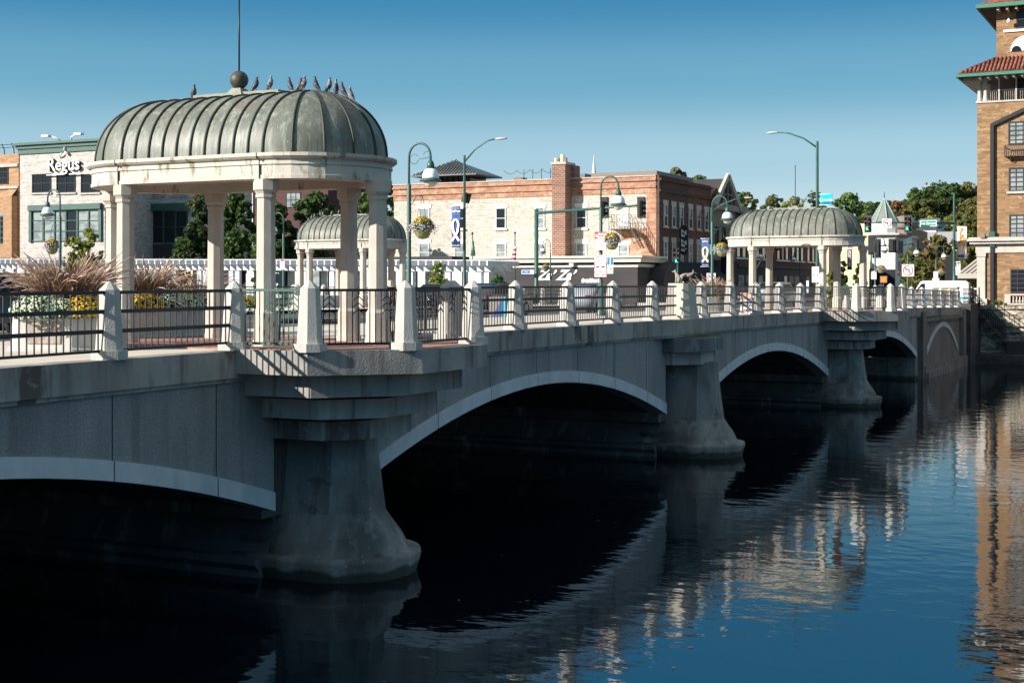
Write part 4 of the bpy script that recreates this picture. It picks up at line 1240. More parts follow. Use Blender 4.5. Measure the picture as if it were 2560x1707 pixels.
banner('street_banner', 'tall blue banner with a white looped ribbon left of the second street light', 70.2, 1129, 1151, 517, 619, m_navy, lines=[('Presented by', .035, .955, m_signw, 0, 0), ('FallFest', .085, .885, m_signw, 0, .004), ('Community', .045, .81, m_cyan, 0, 0), ('Riverside', .06, .05, m_signw, 0, 0)], deco=ribbon(m_signw))
banner('street_banner', 'blue banner with a pale yellow looped ribbon before the brown brick front', 119.8, 1754, 1773, 597, 666, m_navy, lines=[('FallFest', .07, .9, m_signw, 0, .004), ('Riverside', .06, .05, m_signw, 0, 0)], deco=ribbon(mat('pale_yellow_cloth', (0.75,0.70,0.38), .8)))
banner('street_banner', 'small bright cyan banner reading Create above the right-hand dome', 82.4, 2050, 2081, 487, 512, m_cyan, lines=[('Create', .46, .45, m_signw, 0, .004)])
def festive(t, w_, h):
    R = random.Random(5); mo = mat('orange_print', (0.75,0.30,0.06), .8); mr = mat('red_print', (0.6,0.12,0.05), .8)
    for i in range(26):
        z = R.uniform(.30, .97)*h; y = R.uniform(-.36, .36)*w_; r_ = R.uniform(.06, .15)*w_
        s = MB(); K = 7; s.add([(-.052-.0004*i, y+r_*cos(2*pi*k/K+i)*R.uniform(.6,1.2), z+r_*1.6*sin(2*pi*k/K+i)*R.uniform(.6,1.2)) for k in range(K)], [tuple(range(K))])
        s.build('printed_shape', mo if i % 3 else mr, t)
    s = MB(); s.box(-.05,-.045,-w_*.46,w_*.46,.01*h,.10*h); s.build('printed_band', m_navy, t)
banner('street_banner', 'orange and white patterned banner right of the tall signal mast', 133, 2394, 2417, 567, 645, m_pale, deco=festive)
banner('street_banner', 'maroon vertical banner reading SCULPTURE between right pavilion columns', 150, 2118, 2130, 624, 674, m_maroon, lines=[('SCULPTURE', .15, .55, m_signw, -pi/2, .01)])
banner('street_banner', 'small blue vertical banner reading SCULPTURE before the rusty street trees', 172, 2314.5, 2323.5, 635, 674, m_navy, lines=[('SCULPTURE', .15, .55, m_signw, -pi/2, .01)])

# ------------------------------------------------------------------ traffic signals
def signal(label, loc, rz, lit='g', back=False, sc=1.0, plate=True, group='traffic signals'):
    t = thing('traffic_signal', label, 'traffic light', loc, rz, group)    # faces local -x
    t.scale = (sc,)*3
    MB().box(-.12, .12, -.17, .17, 0, 1.05).build('housing', m_signk, t)
    if plate: MB().box(.0, .012, -.30, .30, -.15, 1.20).build('backplate', m_signk, t)
    for k, z in enumerate((.88, .53, .18)):
        on = (lit == 'r' and k == 0) or (lit == 'g' and k == 2)
        s = MB(); s.lathe([(.12,0),(.12,.02),(.09,.05),(.002,.06)], n=16)
        o = s.build('lens', (m_gl if lit == 'g' else m_rl) if on else m_lens, t)
        o.rotation_euler = (0, -pi/2, 0); o.location = (-.12, 0, z)
        v = MB(); rr = []
        for x in (0, .22): rr.append([(-.12-x, .14*cos(a), z + .14*sin(a)) for a in [pi*(-.15)+pi*1.3*i/10 for i in range(11)]])
        v.loft(rr, False, False, True); v.build('visor', m_signk, t)
    return t
def mast(label, p0, p1, H, r=.13, top=.4):
    t = thing('signal_mast', label, 'signal mast', (*p0, ZB), 0, 'traffic signal masts')
    MB().lathe([(r*1.5,0),(r*1.5,.2),(r*1.1,.3),(r,H+top),(.01,H+top+.05)], n=12).build('pole', m_green, t)
    s = MB(); s.tube([(0,0,H),(p1[0]-p0[0],p1[1]-p0[1],H+p1[2])], [r*.75, r*.45], 8); s.build('arm', m_green, t)
    return t
pm = plan(1341, 97.5); pe = plan(1608, 87.3)
zt0 = zat(533, *pm)-ZB; zt1 = zat(513, *pe)-ZB
mast('green signal mast arm crossing before the white brick wall', pm, (pe[0], pe[1], zt1-zt0), zt0, .14, .25)
for sx, lb in ((1515, 'dark signal box on the long mast arm, seen edge-on beside the lamp'), (1603, 'dark signal box at the tip of the long mast arm')):
    f = (sx-1341)/(1608-1341); q = (pm[0]+(pe[0]-pm[0])*f, pm[1]+(pe[1]-pm[1])*f)
    signal(lb, (*q, zat(541, *q)), radians(120), 'n', sc=.9)
# right-hand mast: arm from the tall street light towards the left
DCx, DCy = 133, 21.4
za = zat(559, DCx, DCy)
pl_ = (128.0, onX(2190, 128.0))
s = MB(); s.tube([(DCx, DCy, za), (pl_[0], pl_[1], za+.05)], [.11, .07], 8)
for o in (s.build('signal_arm', m_green, d3),): o.matrix_parent_inverse = d3.matrix_basis.inverted()
for sx, sy, lb, sc in ((2170, 577, 'green-lit traffic signal beside the right-hand dome', 1.15), (2270, 577, 'green-lit traffic signal left of the 1st Street sign', 1.15)):
    q = (128.5, onX(sx, 128.5)); signal(lb, (*q, zat(sy, *q)), radians(-12), 'g', sc=sc)
p0 = plan(2178, 150); p1 = plan(2300, 150)
mast('thin far mast arm of signal backs behind the arched lamps', p0, (p1[0], p1[1], .3), zat(616, *p0)-ZB, .09)
for i, (sx, lb, sc) in enumerate(((2192, 'large dark signal back left on the far mast', 1.5), (2229, 'slim signal seen from behind at the middle of the far mast', 1.1), (2243, 'slim signal second from the middle of the far mast', 1.1), (2289, 'signal seen from behind at the right end of the far mast', 1.2))):
    q = plan(sx, 150); signal(lb, (*q, zat(628 if i else 640, *q)), pi, 'n', sc=sc)
q = plan(2181, 118); signal('tall dark signal head below the right-hand dome edge', (*q, zat(632, *q)), pi, 'n', sc=1.2)
q = plan(1694, 105)
t = signal('traffic signal with its green light lit before the brick corner', (*q, zat(658, *q)), radians(-15), 'g', sc=1.05, plate=False)
MB().lathe([(.06, -(t.location.z-ZB)/1.05), (.06, 0)], n=8).build('post', m_green, t)
for sx, sy, lb in ((2257, 660, 'upper small red signal in the shade of the turreted building'), (2247, 690, 'lower small red signal in the shade of the turreted building')):
    q = plan(sx, 160); signal(lb, (*q, zat(sy, *q)-.0), radians(-10), 'r', sc=.75 if sy < 680 else .5, plate=False)

# ------------------------------------------------------------------ signs
def plate_sign(name, label, X, sx0, sx1, sy0, sy1, m, edge=None, group=None, post=False, cat='sign'):
    Y0, Y1 = onX(sx0, X), onX(sx1, X); z1, z0 = zat(sy0, X, (Y0+Y1)/2), zat(sy1, X, (Y0+Y1)/2)
    t = thing(name, label, cat, (X, (Y0+Y1)/2, z0), 0, group)
    w_, h = abs(Y0-Y1), z1-z0
    if edge: MB().box(-.012, .0, -w_/2, w_/2, 0, h).build('border', edge, t); MB().box(-.016, -.013, -w_/2+.035*w_, w_/2-.035*w_, .035*w_, h-.035*w_).build('face', m, t)
    else: MB().box(-.016, .0, -w_/2, w_/2, 0, h).build('plate', m, t)
    if post: MB().lathe([(.035, ZB-z0), (.035, h*.95)], (.05,0,0), n=8).build('post', m_green, t)
    return t, w_, h
def sq(t, y0, y1, z0, z1, m, nm='panel', x=-.02):
    return MB().box(x, x+.004, y0, y1, z0, z1).build(nm, m, t)
XS = 45.45
t, w_, h = plate_sign('snow_route_sign', 'white sign with a red band reading SNOW ROUTE on the lamp post', XS, 1487, 1517, 580, 626, m_signw, m_signr)
sq(t, -w_/2, w_/2, h*.62, h, m_signr, 'red_band')
text('lettering', 'SNOW', .16*h, (-.03, -.16*w_, h*.87), -pi/2, m_signw, t, .003, 0, 0, 'CENTER', .004)
text('lettering', 'ROUTE', .16*h, (-.03, -.13*w_, h*.71), -pi/2, m_signw, t, .003, 0, 0, 'CENTER', .004)
s = MB()
for k in range(3):
    a = k*pi/3; s.beam((-.03, .33*w_-.1*w_*cos(a), h*.8-.1*w_*sin(a)*1.4), (-.03, .33*w_+.1*w_*cos(a), h*.8+.1*w_*sin(a)*1.4), .005, .02)
s.build('snowflake', m_signw, t)
sq(t, -.24*w_, -.18*w_, h*.16, h*.2, m_signk, 'mark'); sq(t, -.24*w_, -.18*w_, h*.3, h*.34, m_signk, 'mark'); sq(t, -.02*w_, .04*w_, h*.1, h*.14, m_signk, 'mark')
t, w_, h = plate_sign('parking_sign', 'white sign reading PARADE NO PARKING on the same lamp post', XS, 1486, 1517, 637, 693, m_signw, m_signr)
for st, zf, sz in (('PARADE', .9, .13), ('NO', .78, .11), ('PARKING', .66, .13), ('SATURDAY', .22, .11), ('9AM - 2PM', .09, .11)):
    text('lettering', st, sz*h, (-.03, 0, h*zf), -pi/2, m_dorange if zf > .5 else m_signr, t, .002)
sq(t, -w_*.47, w_*.47, h*.38, h*.57, m_signr, 'box_outline', -.019); sq(t, -w_*.43, w_*.43, h*.40, h*.55, m_signw, 'box', -.023)
for sg in (-1, 1):
    s = MB(); c = (-.027, sg*w_*.22, h*.47)
    s.add([(c[0], c[1]+a*w_*.15, c[2]+b*h*.05) for a, b in ((-1,-.7),(1,-.7),(1,.1),(.5,.2),(.3,.8),(-.4,.8),(-.7,.2),(-1,.1))], [tuple(range(8))]); s.build('car_symbol', m_signk, t)
t, w_, h = plate_sign('parking_sign', 'small blue and white sign beside the parade parking sign', 50, 1518, 1534, 643, 663, m_signb, m_signw)
sq(t, -.05*w_, .05*w_, h*.06, h*.94, m_signw, 'stripe')
t, w_, h = plate_sign('notice_sign', 'small white notice under the blue sign', 50, 1518, 1533, 665, 684, m_signw)
text('lettering', '2 HR', .3*h, (-.03, 0, h*.6), -pi/2, m_signk, t, .002)
t, w_, h = plate_sign('danger_sign', 'faded orange and white sign reading DANGER DAM fixed to the railing', 49.6, 1850, 1880, 732, 782, m_signw)
t.location = (onY(1865, 14.95), 14.95, zat(782, onY(1865, 15), 15)); t.rotation_euler = (0,0,radians(18))
hh = 3.0
w_, h = 30/FS*depth(t.location.x, 15), 50/FS*depth(t.location.x, 15)
for c in kids(t): bpy.data.objects.remove(c)
MB().box(-.01, 0, -w_/2, w_/2, 0, h).build('plate', m_signw, t)
sq(t, -w_/2*.98, w_/2*.98, h*.66, h*.99, m_dorange, 'orange_band')
text('lettering', 'DANGER', .20*h, (-.026, 0, h*.82), -pi/2, m_signw, t, .002, 0, 0, 'CENTER', .004)
text('lettering', 'DAM', .19*h, (-.026, 0, h*.13), -pi/2, mat('faded_red', (0.55,0.12,0.12), .6), t, .002, 0, 0, 'CENTER', .003)
for k in range(5):
    y = (.38 - .19*k)*w_
    for zc, r_ in ((h*.53, .075*w_), (h*.38, .075*w_)):
        s = MB(); s.tube([(-.02, y+r_*cos(a), zc+r_*1.2*sin(a)) for a in [i*pi/6 for i in range(13)]], .006, 4); s.build('ring_symbol', m_signk, t)
    s = MB(); s.beam((-.02, y-.05*w_, h*.60), (-.02, y+.05*w_, h*.46), .004, .01); s.build('slash', m_signk, t)
def noturn(label, X, sx, sy, half, post=False):
    t, w_, h = plate_sign('no_left_turn_sign', label, X, sx-half, sx+half, sy-half, sy+half, m_signw, m_pale, 'no left turn signs', post)
    r_ = w_*.40
    s = MB(); s.tube([(-.03, r_*cos(a), h/2+r_*sin(a)) for a in [i*pi/14 for i in range(29)]], w_*.035, 6); s.build('red_ring', m_signr, t)
    s = MB(); s.beam((-.035, r_*.7, h/2+r_*.7), (-.035, -r_*.7, h/2-r_*.7), .01, w_*.05); s.build('red_slash', m_signr, t)
    s = MB(); s.beam((-.025, -.10*w_, h*.28), (-.025, -.10*w_, h*.62), .01, w_*.08); s.beam((-.025, -.06*w_, h*.60), (-.025, .12*w_, h*.60), .01, w_*.08)
    s.add([(-.027, .12*w_, h*.72), (-.027, .12*w_, h*.48), (-.027, .28*w_, h*.60)], [(0,1,2)]); s.build('arrow', m_signk, t)
    return t
noturn('small no-left-turn sign left of the right-hand pavilion', 66, 1778, 694, 11, True)
noturn('no-left-turn sign hung on the mast arm before the turret roof', 128, 2217, 559, 12)
noturn('large no-left-turn sign on the pole between the two arched lamps', 110.5, 2270, 676, 15)
t, w_, h = plate_sign('street_name_sign', 'green street name sign reading 1st Street on the mast arm', 130, 2300, 2341.5, 551, 566.5, m_signg, m_signw)
text('lettering', '1st Street', .60*h, (-.03, 0, h*.5), -pi/2, m_signw, t, .003, 0, 0, 'CENTER', .004)
t, w_, h = plate_sign('street_name_sign', 'blue and white street sign beside the long mast pole', 87.5, 1304, 1335, 675, 685, m_signw)
sq(t, -w_*.2, w_*.46, h*.12, h*.9, m_signb, 'blue_panel'); text('lettering', 'Main', .5*h, (-.03, .1*w_, h*.5), -pi/2, m_signw, t, .003)
t, w_, h = plate_sign('route_sign', 'small green and white sign on the pole left of the right-hand pavilion', 100, 1775, 1787, 612, 636, m_signg, m_signw)
text('lettering', 'H', .4*h, (-.03, 0, h*.6), -pi/2, m_signw, t, .003)
t, w_, h = plate_sign('parking_sign', 'tall white sign on the street light behind the right-hand pavilion', 82.0, 2030, 2048, 667, 706, m_signw, m_pale)
for sg in (-1, 1): sq(t, sg*.24*w_-.12*w_, sg*.24*w_+.12*w_, h*.46, h*.52, m_signk, 'symbol')
t, w_, h = plate_sign('parking_sign', 'white red-cornered sign on the first far arched lamp', 99.5, 2178, 2191, 678, 698, m_signw)
for sg in (-1, 1): sq(t, sg*.36*w_-.12*w_, sg*.36*w_+.12*w_, h*.86, h*.99, m_signr, 'corner')
t, w_, h = plate_sign('parking_sign', 'upper white text sign on the rightmost arched lamp', 125, 2334, 2345, 679, 695, m_signw)
for k in range(4): sq(t, -.3*w_, .3*w_, h*(.2+.18*k), h*(.24+.18*k), m_signk, 'text_line')
t, w_, h = plate_sign('parking_sign', 'lower wider white text sign on the rightmost arched lamp', 125, 2331, 2348, 696, 722, m_signw)
for k in range(2): sq(t, -.36*w_, .36*w_, h*(.75+.1*k), h*(.78+.1*k), m_signk, 'text_line')
for sg in (-1, 1): sq(t, sg*.25*w_-.14*w_, sg*.25*w_+.14*w_, h*.45, h*.52, m_signk, 'symbol')
t, w_, h = plate_sign('parking_sign', 'white red-topped sign on the slim lamp right of the middle column', 60, 700.5, 711.5, 648, 674, m_signw)
sq(t, -w_*.4, w_*.4, h*.8, h*.98, m_signr, 'red_band')
t, w_, h = plate_sign('shop_sign', 'white block sign with black letters left of the striped awning', 140, 2383, 2401, 654, 688, m_signw)
text('lettering', 'ET', .36*h, (-.03, -.1*w_, h*.8), -pi/2, m_signk, t, .003, 0, 0, 'CENTER', .02)
t, w_, h = plate_sign('board_sign', 'orange wooden board sign before the shaded shop under the turret', 125, 2200, 2218, 690, 707, mat('orange_board', (0.42,0.15,0.04), .6), m_rust, post=True)
for k in range(3): sq(t, -.3*w_, .3*w_, h*(.25+.2*k), h*(.32+.2*k), m_yellow, 'text_line')
t, w_, h = plate_sign('poster_board', 'slanted dark blue board behind the railing right of the big balcony', 46.0, 1222, 1266, 742, 806, m_taupe)
s = MB(); s.add([(-.02, w_/2, 0), (-.02, -w_*.35, 0), (-.02, -w_*.35, h)], [(0,1,2)]); s.build('blue_panel', m_navy, t); sq(t, -w_*.45, -w_*.36, h*.1, h, m_cyan, 'cyan_edge')
t, w_, h = plate_sign('path_marker', 'white and blue marker post behind the right-hand railing', 70, 2016, 2022, 702, 732, m_signw)
sq(t, -w_/2, w_/2, h*.3, h*.5, m_cyan, 'blue_band')

# ------------------------------------------------------------------ buildings
def window(parent, wall, c, u, w_, h, frame=None, glass=None, lintel=None, sill=None, mv=1, mh=1, deep=.05):
    """window on an upright wall. wall 'X': wall faces -x at x=c; wall 'Y': faces -y at y=c. u = (centre along, bottom z)"""
    a, z = u
    frame = frame or m_wpaint; glass = glass or m_glass
    def bx(a0, a1, z0, z1, d0, d1):
        m = MB()
        if wall == 'X': m.box(c-d1, c-d0, a0, a1, z0, z1)
        else: m.box(a0, a1, c-d1, c-d0, z0, z1)
        return m
    f = MB()
    ft = .08
    for q in ((a-w_/2, a-w_/2+ft, z, z+h), (a+w_/2-ft, a+w_/2, z, z+h), (a-w_/2+ft, a+w_/2-ft, z, z+ft), (a-w_/2+ft, a+w_/2-ft, z+h-ft, z+h)):
        m = bx(*q, 0.0, deep+.03); f.add(m.v, m.f)
    for k in range(1, mv+1):
        q = a-w_/2 + w_*k/(mv+1); 
        if mv: m = bx(q-.025, q+.025, z+ft, z+h-ft, .012, deep+.01); f.add(m.v, m.f)
    for k in range(1, mh+1):
        q = z + h*k/(mh+1)
        m = bx(a-w_/2+ft, a+w_/2-ft, q-.03, q+.03, .012, deep+.013); f.add(m.v, m.f)
    fo = f.build('window', frame, parent)
    bx(a-w_/2+ft, a+w_/2-ft, z+ft, z+h-ft, .0, .012).build('pane', glass, fo)
    if lintel: bx(a-w_/2-.18, a+w_/2+.18, z+h+.003, z+h+.38, 0, .06).build('lintel', lintel, fo)
    if sill: bx(a-w_/2-.14, a+w_/2+.14, z-.16, z-.003, 0, .16).build('sill', sill, fo)
    return fo
def winpx(parent, X, sx0, sx1, sy0, sy1, **k):
    Y0, Y1 = onX(sx0, X), onX(sx1, X); ym = (Y0+Y1)/2
    z1, z0 = zat(sy0, X, ym), zat(sy1, X, ym)
    return window(parent, 'X', X, (ym, z0), abs(Y0-Y1), z1-z0, **k)
def winpy(parent, Y, sx0, sx1, sy0, sy1, **k):
    a, b = onY(sx0, Y), onY(sx1, Y); xm = (a+b)/2
    z1, z0 = zat(sy0, xm, Y), zat(sy1, xm, Y)
    return window(parent, 'Y', Y, (xm, z0), abs(a-b), z1-z0, **k)

# --- white brick corner building with the big chimney
CXX, CYY = 117.7, 44.0
b = thing('corner_building', 'three-storey corner building, whitewashed river wall and dark brick street front', 'building', (0,0,0))
YL = onX(985, CXX); XR = onY(1777, CYY); ZT = 14.85
MB().box(CXX, CXX+22, CYY+.3, YL, ZB-.9, 13.25).build('wall', m_whitebrick, b)
s = MB()
s.box(CXX-.04, CXX+22, CYY+.3, YL+.05, 13.253, 13.75); s.box(CXX-.16, CXX+22, CYY+.3, YL+.1, 13.753, 13.95); s.box(CXX-.05, CXX+22, CYY+.3, YL+.05, 13.953, 14.35); s.box(CXX-.2, CXX+22, CYY+.3, YL+.1, 14.353, 14.50)
s.box(CXX-.08, CXX+22, CYY+.3, YL+.06, 14.503, ZT-.1)
s.build('parapet', m_corbel, b)
s = MB(); s.box(CXX-.15, CXX+.4, CYY+.3, YL+.1, ZT-.098, ZT); s.build('coping', m_stone, b)
# quoin strip of exposed brick at the corner
s = MB(); s.box(CXX-.012, CXX, CYY+.3, CYY+1.2, ZB, 13.25); s.box(CXX-.01, CXX, CYY+1.2, CYY+3.6, 7.2, 10.2); s.build('exposed_brick', m_corbel, b)
XM = CXX + (XR-CXX)*.53
s = MB(); s.box(CXX-.01, XM, CYY, CYY+.3, ZB-.9, ZT); s.box(XM, XR, CYY+.02, CYY+.3, ZB-.9, ZT-.1)
s.box(CXX, XR, CYY-.12, CYY, 13.4, 13.6); s.box(CXX, XR, CYY-.18, CYY, 14.4, 14.6)
fr = s.build('street_front', m_brownbrick, b)
s = MB(); s.box(XM+.01, XR, CYY-.01, CYY+.02, 7.4, ZT-.12); s.build('red_front', m_redbrick, b)
MB().box(XR-.3, XR, CYY+.3, CYY+22, ZB-.9, ZT-.1).build('back_wall', m_brownbrick, b)
for i, sx in enumerate((1663.5, 1684, 1703, 1725.5, 1746, 1765.5)):
    winpy(b, CYY, sx-4.5, sx+4.5, 511+i*3.1-.0, 566+i*2.0, lintel=m_stone, sill=m_stone, mv=0, glass=m_glass)
    winpy(b, CYY, sx-4.5, sx+4.5, 603+i*1.5, 658+i*.9, lintel=m_stone, sill=m_stone, mv=0, glass=m_glassb)
kw = dict(lintel=m_pale, sill=m_pale, mv=0)
for j, (x0, x1) in enumerate(((1048,1074), (1137,1163), (1240,1265), (1338,1362), (1441,1467))):
    winpx(b, CXX, x0, x1, 521-j*.6, 573-j*.6, glass=m_glassb if j in (0,3) else m_glass, **kw)
    winpx(b, CXX, x0, x1, 608, 654, glass=m_glassb, **kw)
winpx(b, CXX, 1546, 1572, 612, 650, glass=m_glassb, **kw)
# white door and iron fire escape
Yd0, Yd1 = onX(1547, CXX), onX(1572, CXX)
MB().box(CXX-.06, CXX, Yd1, Yd0, zat(567, CXX, Yd0), zat(516, CXX, Yd0)).build('door', m_wpaint, b)
for k, (sx0, sx1) in enumerate(((1502,1520), (1594,1612))):
    ya, yb = onX(sx0, CXX), onX(sx1, CXX)
    MB().box(CXX-.14, CXX, yb, ya, zat(544, CXX, ya), zat(493, CXX, ya)).build('shutter', m_darkwall, b)
s = MB()
ya, yb = onX(1522, CXX-1.2), onX(1602, CXX-1.2); yk = onX(1577, CXX-1.2); zf = zat(574, CXX, ya); 
s.box(CXX-1.25, CXX-.02, yk, ya, zf-.06, zf)
for k in range(9):
    y = ya + (yk-ya)*k/8; s.beam((CXX-1.23, y, zf), (CXX-1.23, y, zf+1.25), .03, .03)
for zq_ in (.65, 1.25): s.beam((CXX-1.23, ya, zf+zq_), (CXX-1.23, yk, zf+zq_), .03, .03); s.beam((CXX-1.23, ya, zf+zq_), (CXX, ya, zf+zq_), .03, .03)
for k in range(9):
    f = k/8; s.box(CXX-1.2, CXX-.5, yk+(yb-yk)*f-.12, yk+(yb-yk)*f+.12, zf-1.7*f-.04, zf-1.7*f)
for dx in (-1.22, -.48): s.beam((CXX+dx, yk, zf+.1), (CXX+dx, yb, zf-1.7), .05, .09); s.beam((CXX+dx, yk, zf+1.25), (CXX+dx, yb, zf-.5), .035, .035)
for k in range(6):
    f = k/5; s.beam((CXX-1.22, yk+(yb-yk)*f, zf-1.7*f), (CXX-1.22, yk+(yb-yk)*f, zf-1.7*f+1.2), .03, .03)
for y in (ya-.2, yk+.2): s.beam((CXX-1.2, y, zf-.05), (CXX, y, zf-1.3), .04, .04)
s.build('fire_escape', m_rust, b)
# chimney
yc0, yc1 = onX(1380, 116.3), onX(1413, 116.3); zc = zat(412, 116.3, yc0)
c = MB().box(116.3, CXX-.01, yc1, yc0, 7.0, zc).build('chimney', m_chim, b)
s = MB(); s.box(116.2, CXX+.6, yc1-.1, yc0+.1, zc+.002, zc+.22); s.build('chimney_cap', m_stone, c)
s = MB(); s.box(CXX, CXX+1.2, yc1-.3, yc0+.3, ZT, zc); s.build('chimney_back', m_chim, c)
for k, (dy, r_) in enumerate(((-.45,.14), (-.1,.2), (.3,.17), (.55,.13))):
    MB().lathe([(r_*1.2, zc+.22), (r_*1.2, zc+.3), (r_, zc+.34), (r_, zc+.62+(.3 if k == 1 else 0)), (r_*.5, zc+.64+(.3 if k == 1 else 0))], (116.9, (yc0+yc1)/2+dy, 0), n=8).build('chimney_pot', m_yell if k % 2 else m_chim, c)
y0_, y1_ = onX(1284, CXX+2), onX(1306, CXX+2)
MB().box(CXX+2, CXX+3, y1_, y0_, ZT-.5, zat(441, CXX, y0_)).build('small_chimney', m_chim, b)
# dark penthouse box on the roof
y0_, y1_ = onX(1478, CXX+4), onX(1642, CXX+4)
MB().box(CXX+4, CXX+14, y1_, y0_, ZT-.5, zat(427, CXX+4, y1_)).build('penthouse', m_taupe, b)
y0_, y1_ = onX(1433, CXX+4), onX(1462, CXX+4)
MB().box(CXX+4, CXX+6, y1_, y0_, ZT-.5, zat(434, CXX+4, y1_)).build('rooftop_unit', m_metalroof, b)
s = MB()
for k in range(5):
    yy = onX(1310+k*22, CXX+.5); s.tube([(CXX+.5, yy, ZT), (CXX+.5, yy, ZT+1.0)], .03, 4)
for k in range(4):
    ya_, yb_ = onX(1260+k*32, CXX+.5), onX(1292+k*32, CXX+.5)
    s.tube([(CXX+.5, ya_+(yb_-ya_)*i/8, ZT+.95-.35*(1-((i-4)/4)**2)) for i in range(9)], .02, 4)
s.build('string_lights', m_iron, b)
# single-storey extension with the big sign
XE = 112.0
e = thing('restaurant_extension', 'single-storey charcoal extension with cream fascia and large white lettering', 'building', (0,0,0))
ya, yb = onX(1150, XE), onX(1594, XE)
zr = zat(640, XE, 48); zf0 = zat(656, XE, 48); zw = zat(668, XE, 48)
MB().box(XE, CXX-.1, yb, ya, ZB-.9, zw).build('sign_wall', m_charcoal, e)
MB().box(XE-.02, CXX-.1, yb-.05, ya, zw+.002, zf0-.15).build('frieze', m_creamw, e)
s = MB(); s.box(XE-.45, CXX-.1, yb-.45, ya, zf0, zr-.18); s.box(XE-.65, CXX-.1, yb-.65, ya, zr-.177, zr); s.build('cornice', m_creamw, e)
MB().box(XE+.1, CXX-.1, yb, ya, zf0-.148, zf0-.002).build('recess', m_dark, e)
for sx in (1267, 1432):
    y = onX(sx, XE); MB().box(XE-.35, XE-.02, y-.2, y+.2, zf0-.36, zf0-.003).build('bracket', m_creamw, e)
zm = zat(690, XE, 50)
def letters(st, sx0, sx1, z, size, shear):
    y = (onX(sx0, XE)+onX(sx1, XE))/2
    text('lettering', st, size, (XE-.04, y, z), -pi/2, m_signw, e, .03, shear, 0, 'CENTER', .035)
letters("Za\u2019 Za\u2019", 1335, 1440, zat(689, XE, 50), 1.22, .55)
letters("trattoria", 1446, 1512, zat(701, XE, 47), .55, .35)
ya2, yb2 = onX(1578, XE+1), onX(1644, XE+1)
aw = thing('awning', 'dark rounded canvas awning between the sign wall and the brick corner', 'awning', (0,0,0))
s = MB(); rings = []
for y in (ya2, yb2):
    rings.append([(XE+5.6, y, 7.2)] + [(XE+5.6-3.2*sin(a), y, 5.0+2.2*cos(a)) for a in [i*pi/12*1.0 for i in range(7)]] + [(XE+2.4, y, 4.7), (XE+5.6, y, 4.7)])
s.loft(rings, True, True, False); s.build('canvas', m_charcoal, aw)
aw = thing('awning', 'black shop awning along the brick street front', 'awning', (0,0,0))
s = MB(); s.add([(CXX+.3, CYY-.02, 7.3), (XR, CYY-.02, 7.3), (XR, CYY-1.7, 5.9), (CXX+.3, CYY-1.7, 5.9), (CXX+.3, CYY-1.7, 5.5), (XR, CYY-1.7, 5.5), (CXX+.3, CYY-.02, 5.5), (XR, CYY-.02, 5.5)], [(0,1,2,3),(3,2,5,4),(0,3,4,6),(1,7,5,2)])
s.build('canvas', m_black, aw)
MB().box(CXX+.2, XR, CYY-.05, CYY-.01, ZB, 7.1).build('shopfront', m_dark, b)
# hanging oval sign
q = (119.5, onX(1710, 119.5))
q = (122.0, CYY-.7)
xx = onY(1710, CYY-.8)
t = thing('blade_sign', 'tall black rounded sign with white script hanging off the brick front', 'sign', (xx, CYY-.8, zat(638, xx, CYY)), 0)
hh = zat(563, xx, CYY) - zat(638, xx, CYY)
s = MB(); w_ = .40
pts = [(w_*cos(a), hh-w_+w_*sin(a)) for a in [i*pi/8 for i in range(9)]] + [(w_*cos(a), w_+w_*sin(a)) for a in [pi+i*pi/8 for i in range(9)]]
s.loft([[( -.08, y, z) for y, z in pts], [(.08, y, z) for y, z in pts]], True, True, False); s.build('board', m_signk, t)
text('lettering', "Za Za\u2019s", .66, (-.1, .0, hh/2), -pi/2, m_signw, t, .01, .3, -pi/2, 'CENTER', .012)
s = MB(); s.beam((0, 0, hh*.8), (0, .8, hh*.8), .04, .04); s.build('bracket', m_iron, t)

# --- glass roof pavilion behind
ROOF_D = 6.0
b = thing('rooftop_house', 'dark glazed rooftop house with a grey metal hip roof and wide eaves', 'building', (0,0,0))
X = 133.0; ya, yb = onX(1030, X), onX(1254, X+ROOF_D); ym = (ya+yb)/2; hw = (ya-yb)/2; zE = zat(440, X, ym); zA = zat(404, X+5, ym)
MB().box(X+1.2, X+5.0, yb+1.4, ya-1.2, 12, zE+.05).build('glazing', m_glass, b)
s = MB()
for k in range(9):
    y = yb+1.4+(ya-yb-2.6)*k/8; s.box(X+1.1, X+1.2, y-.08, y+.08, 12, zE)
s.box(X+1.1, X+1.2, yb+1.4, ya-1.2, zE-.5, zE+.02); s.build('mullions', m_darkwall, b)
s = MB(); P = [(X-.2, yb-.1), (X+ROOF_D, yb-.1), (X+ROOF_D, ya+.1), (X-.2, ya+.1)]
ap = (X+3, ym+.3, zA)
s.add([(x, y, zE) for x, y in P] + [ap] + [(x, y, zE+.12) for x, y in P], [(0,1,2,3),(5,6,4),(6,7,4),(7,8,4),(8,5,4),(0,5,6,1),(1,6,7,2),(2,7,8,3),(3,8,5,0)])
s.build('roof', m_metalroof, b)
s = MB()
for k in range(1, 22):
    f = k/22; y = ya+.1 + (yb-ya-.2)*f; g_ = (1-abs(2*f-1))*.96
    s.beam((X-.2, y, zE+.15), (X-.2+3.2*g_, y, zE+.15+(zA-zE)*g_), .06, .08)
s.build('roof_seams', m_darkwall, b)
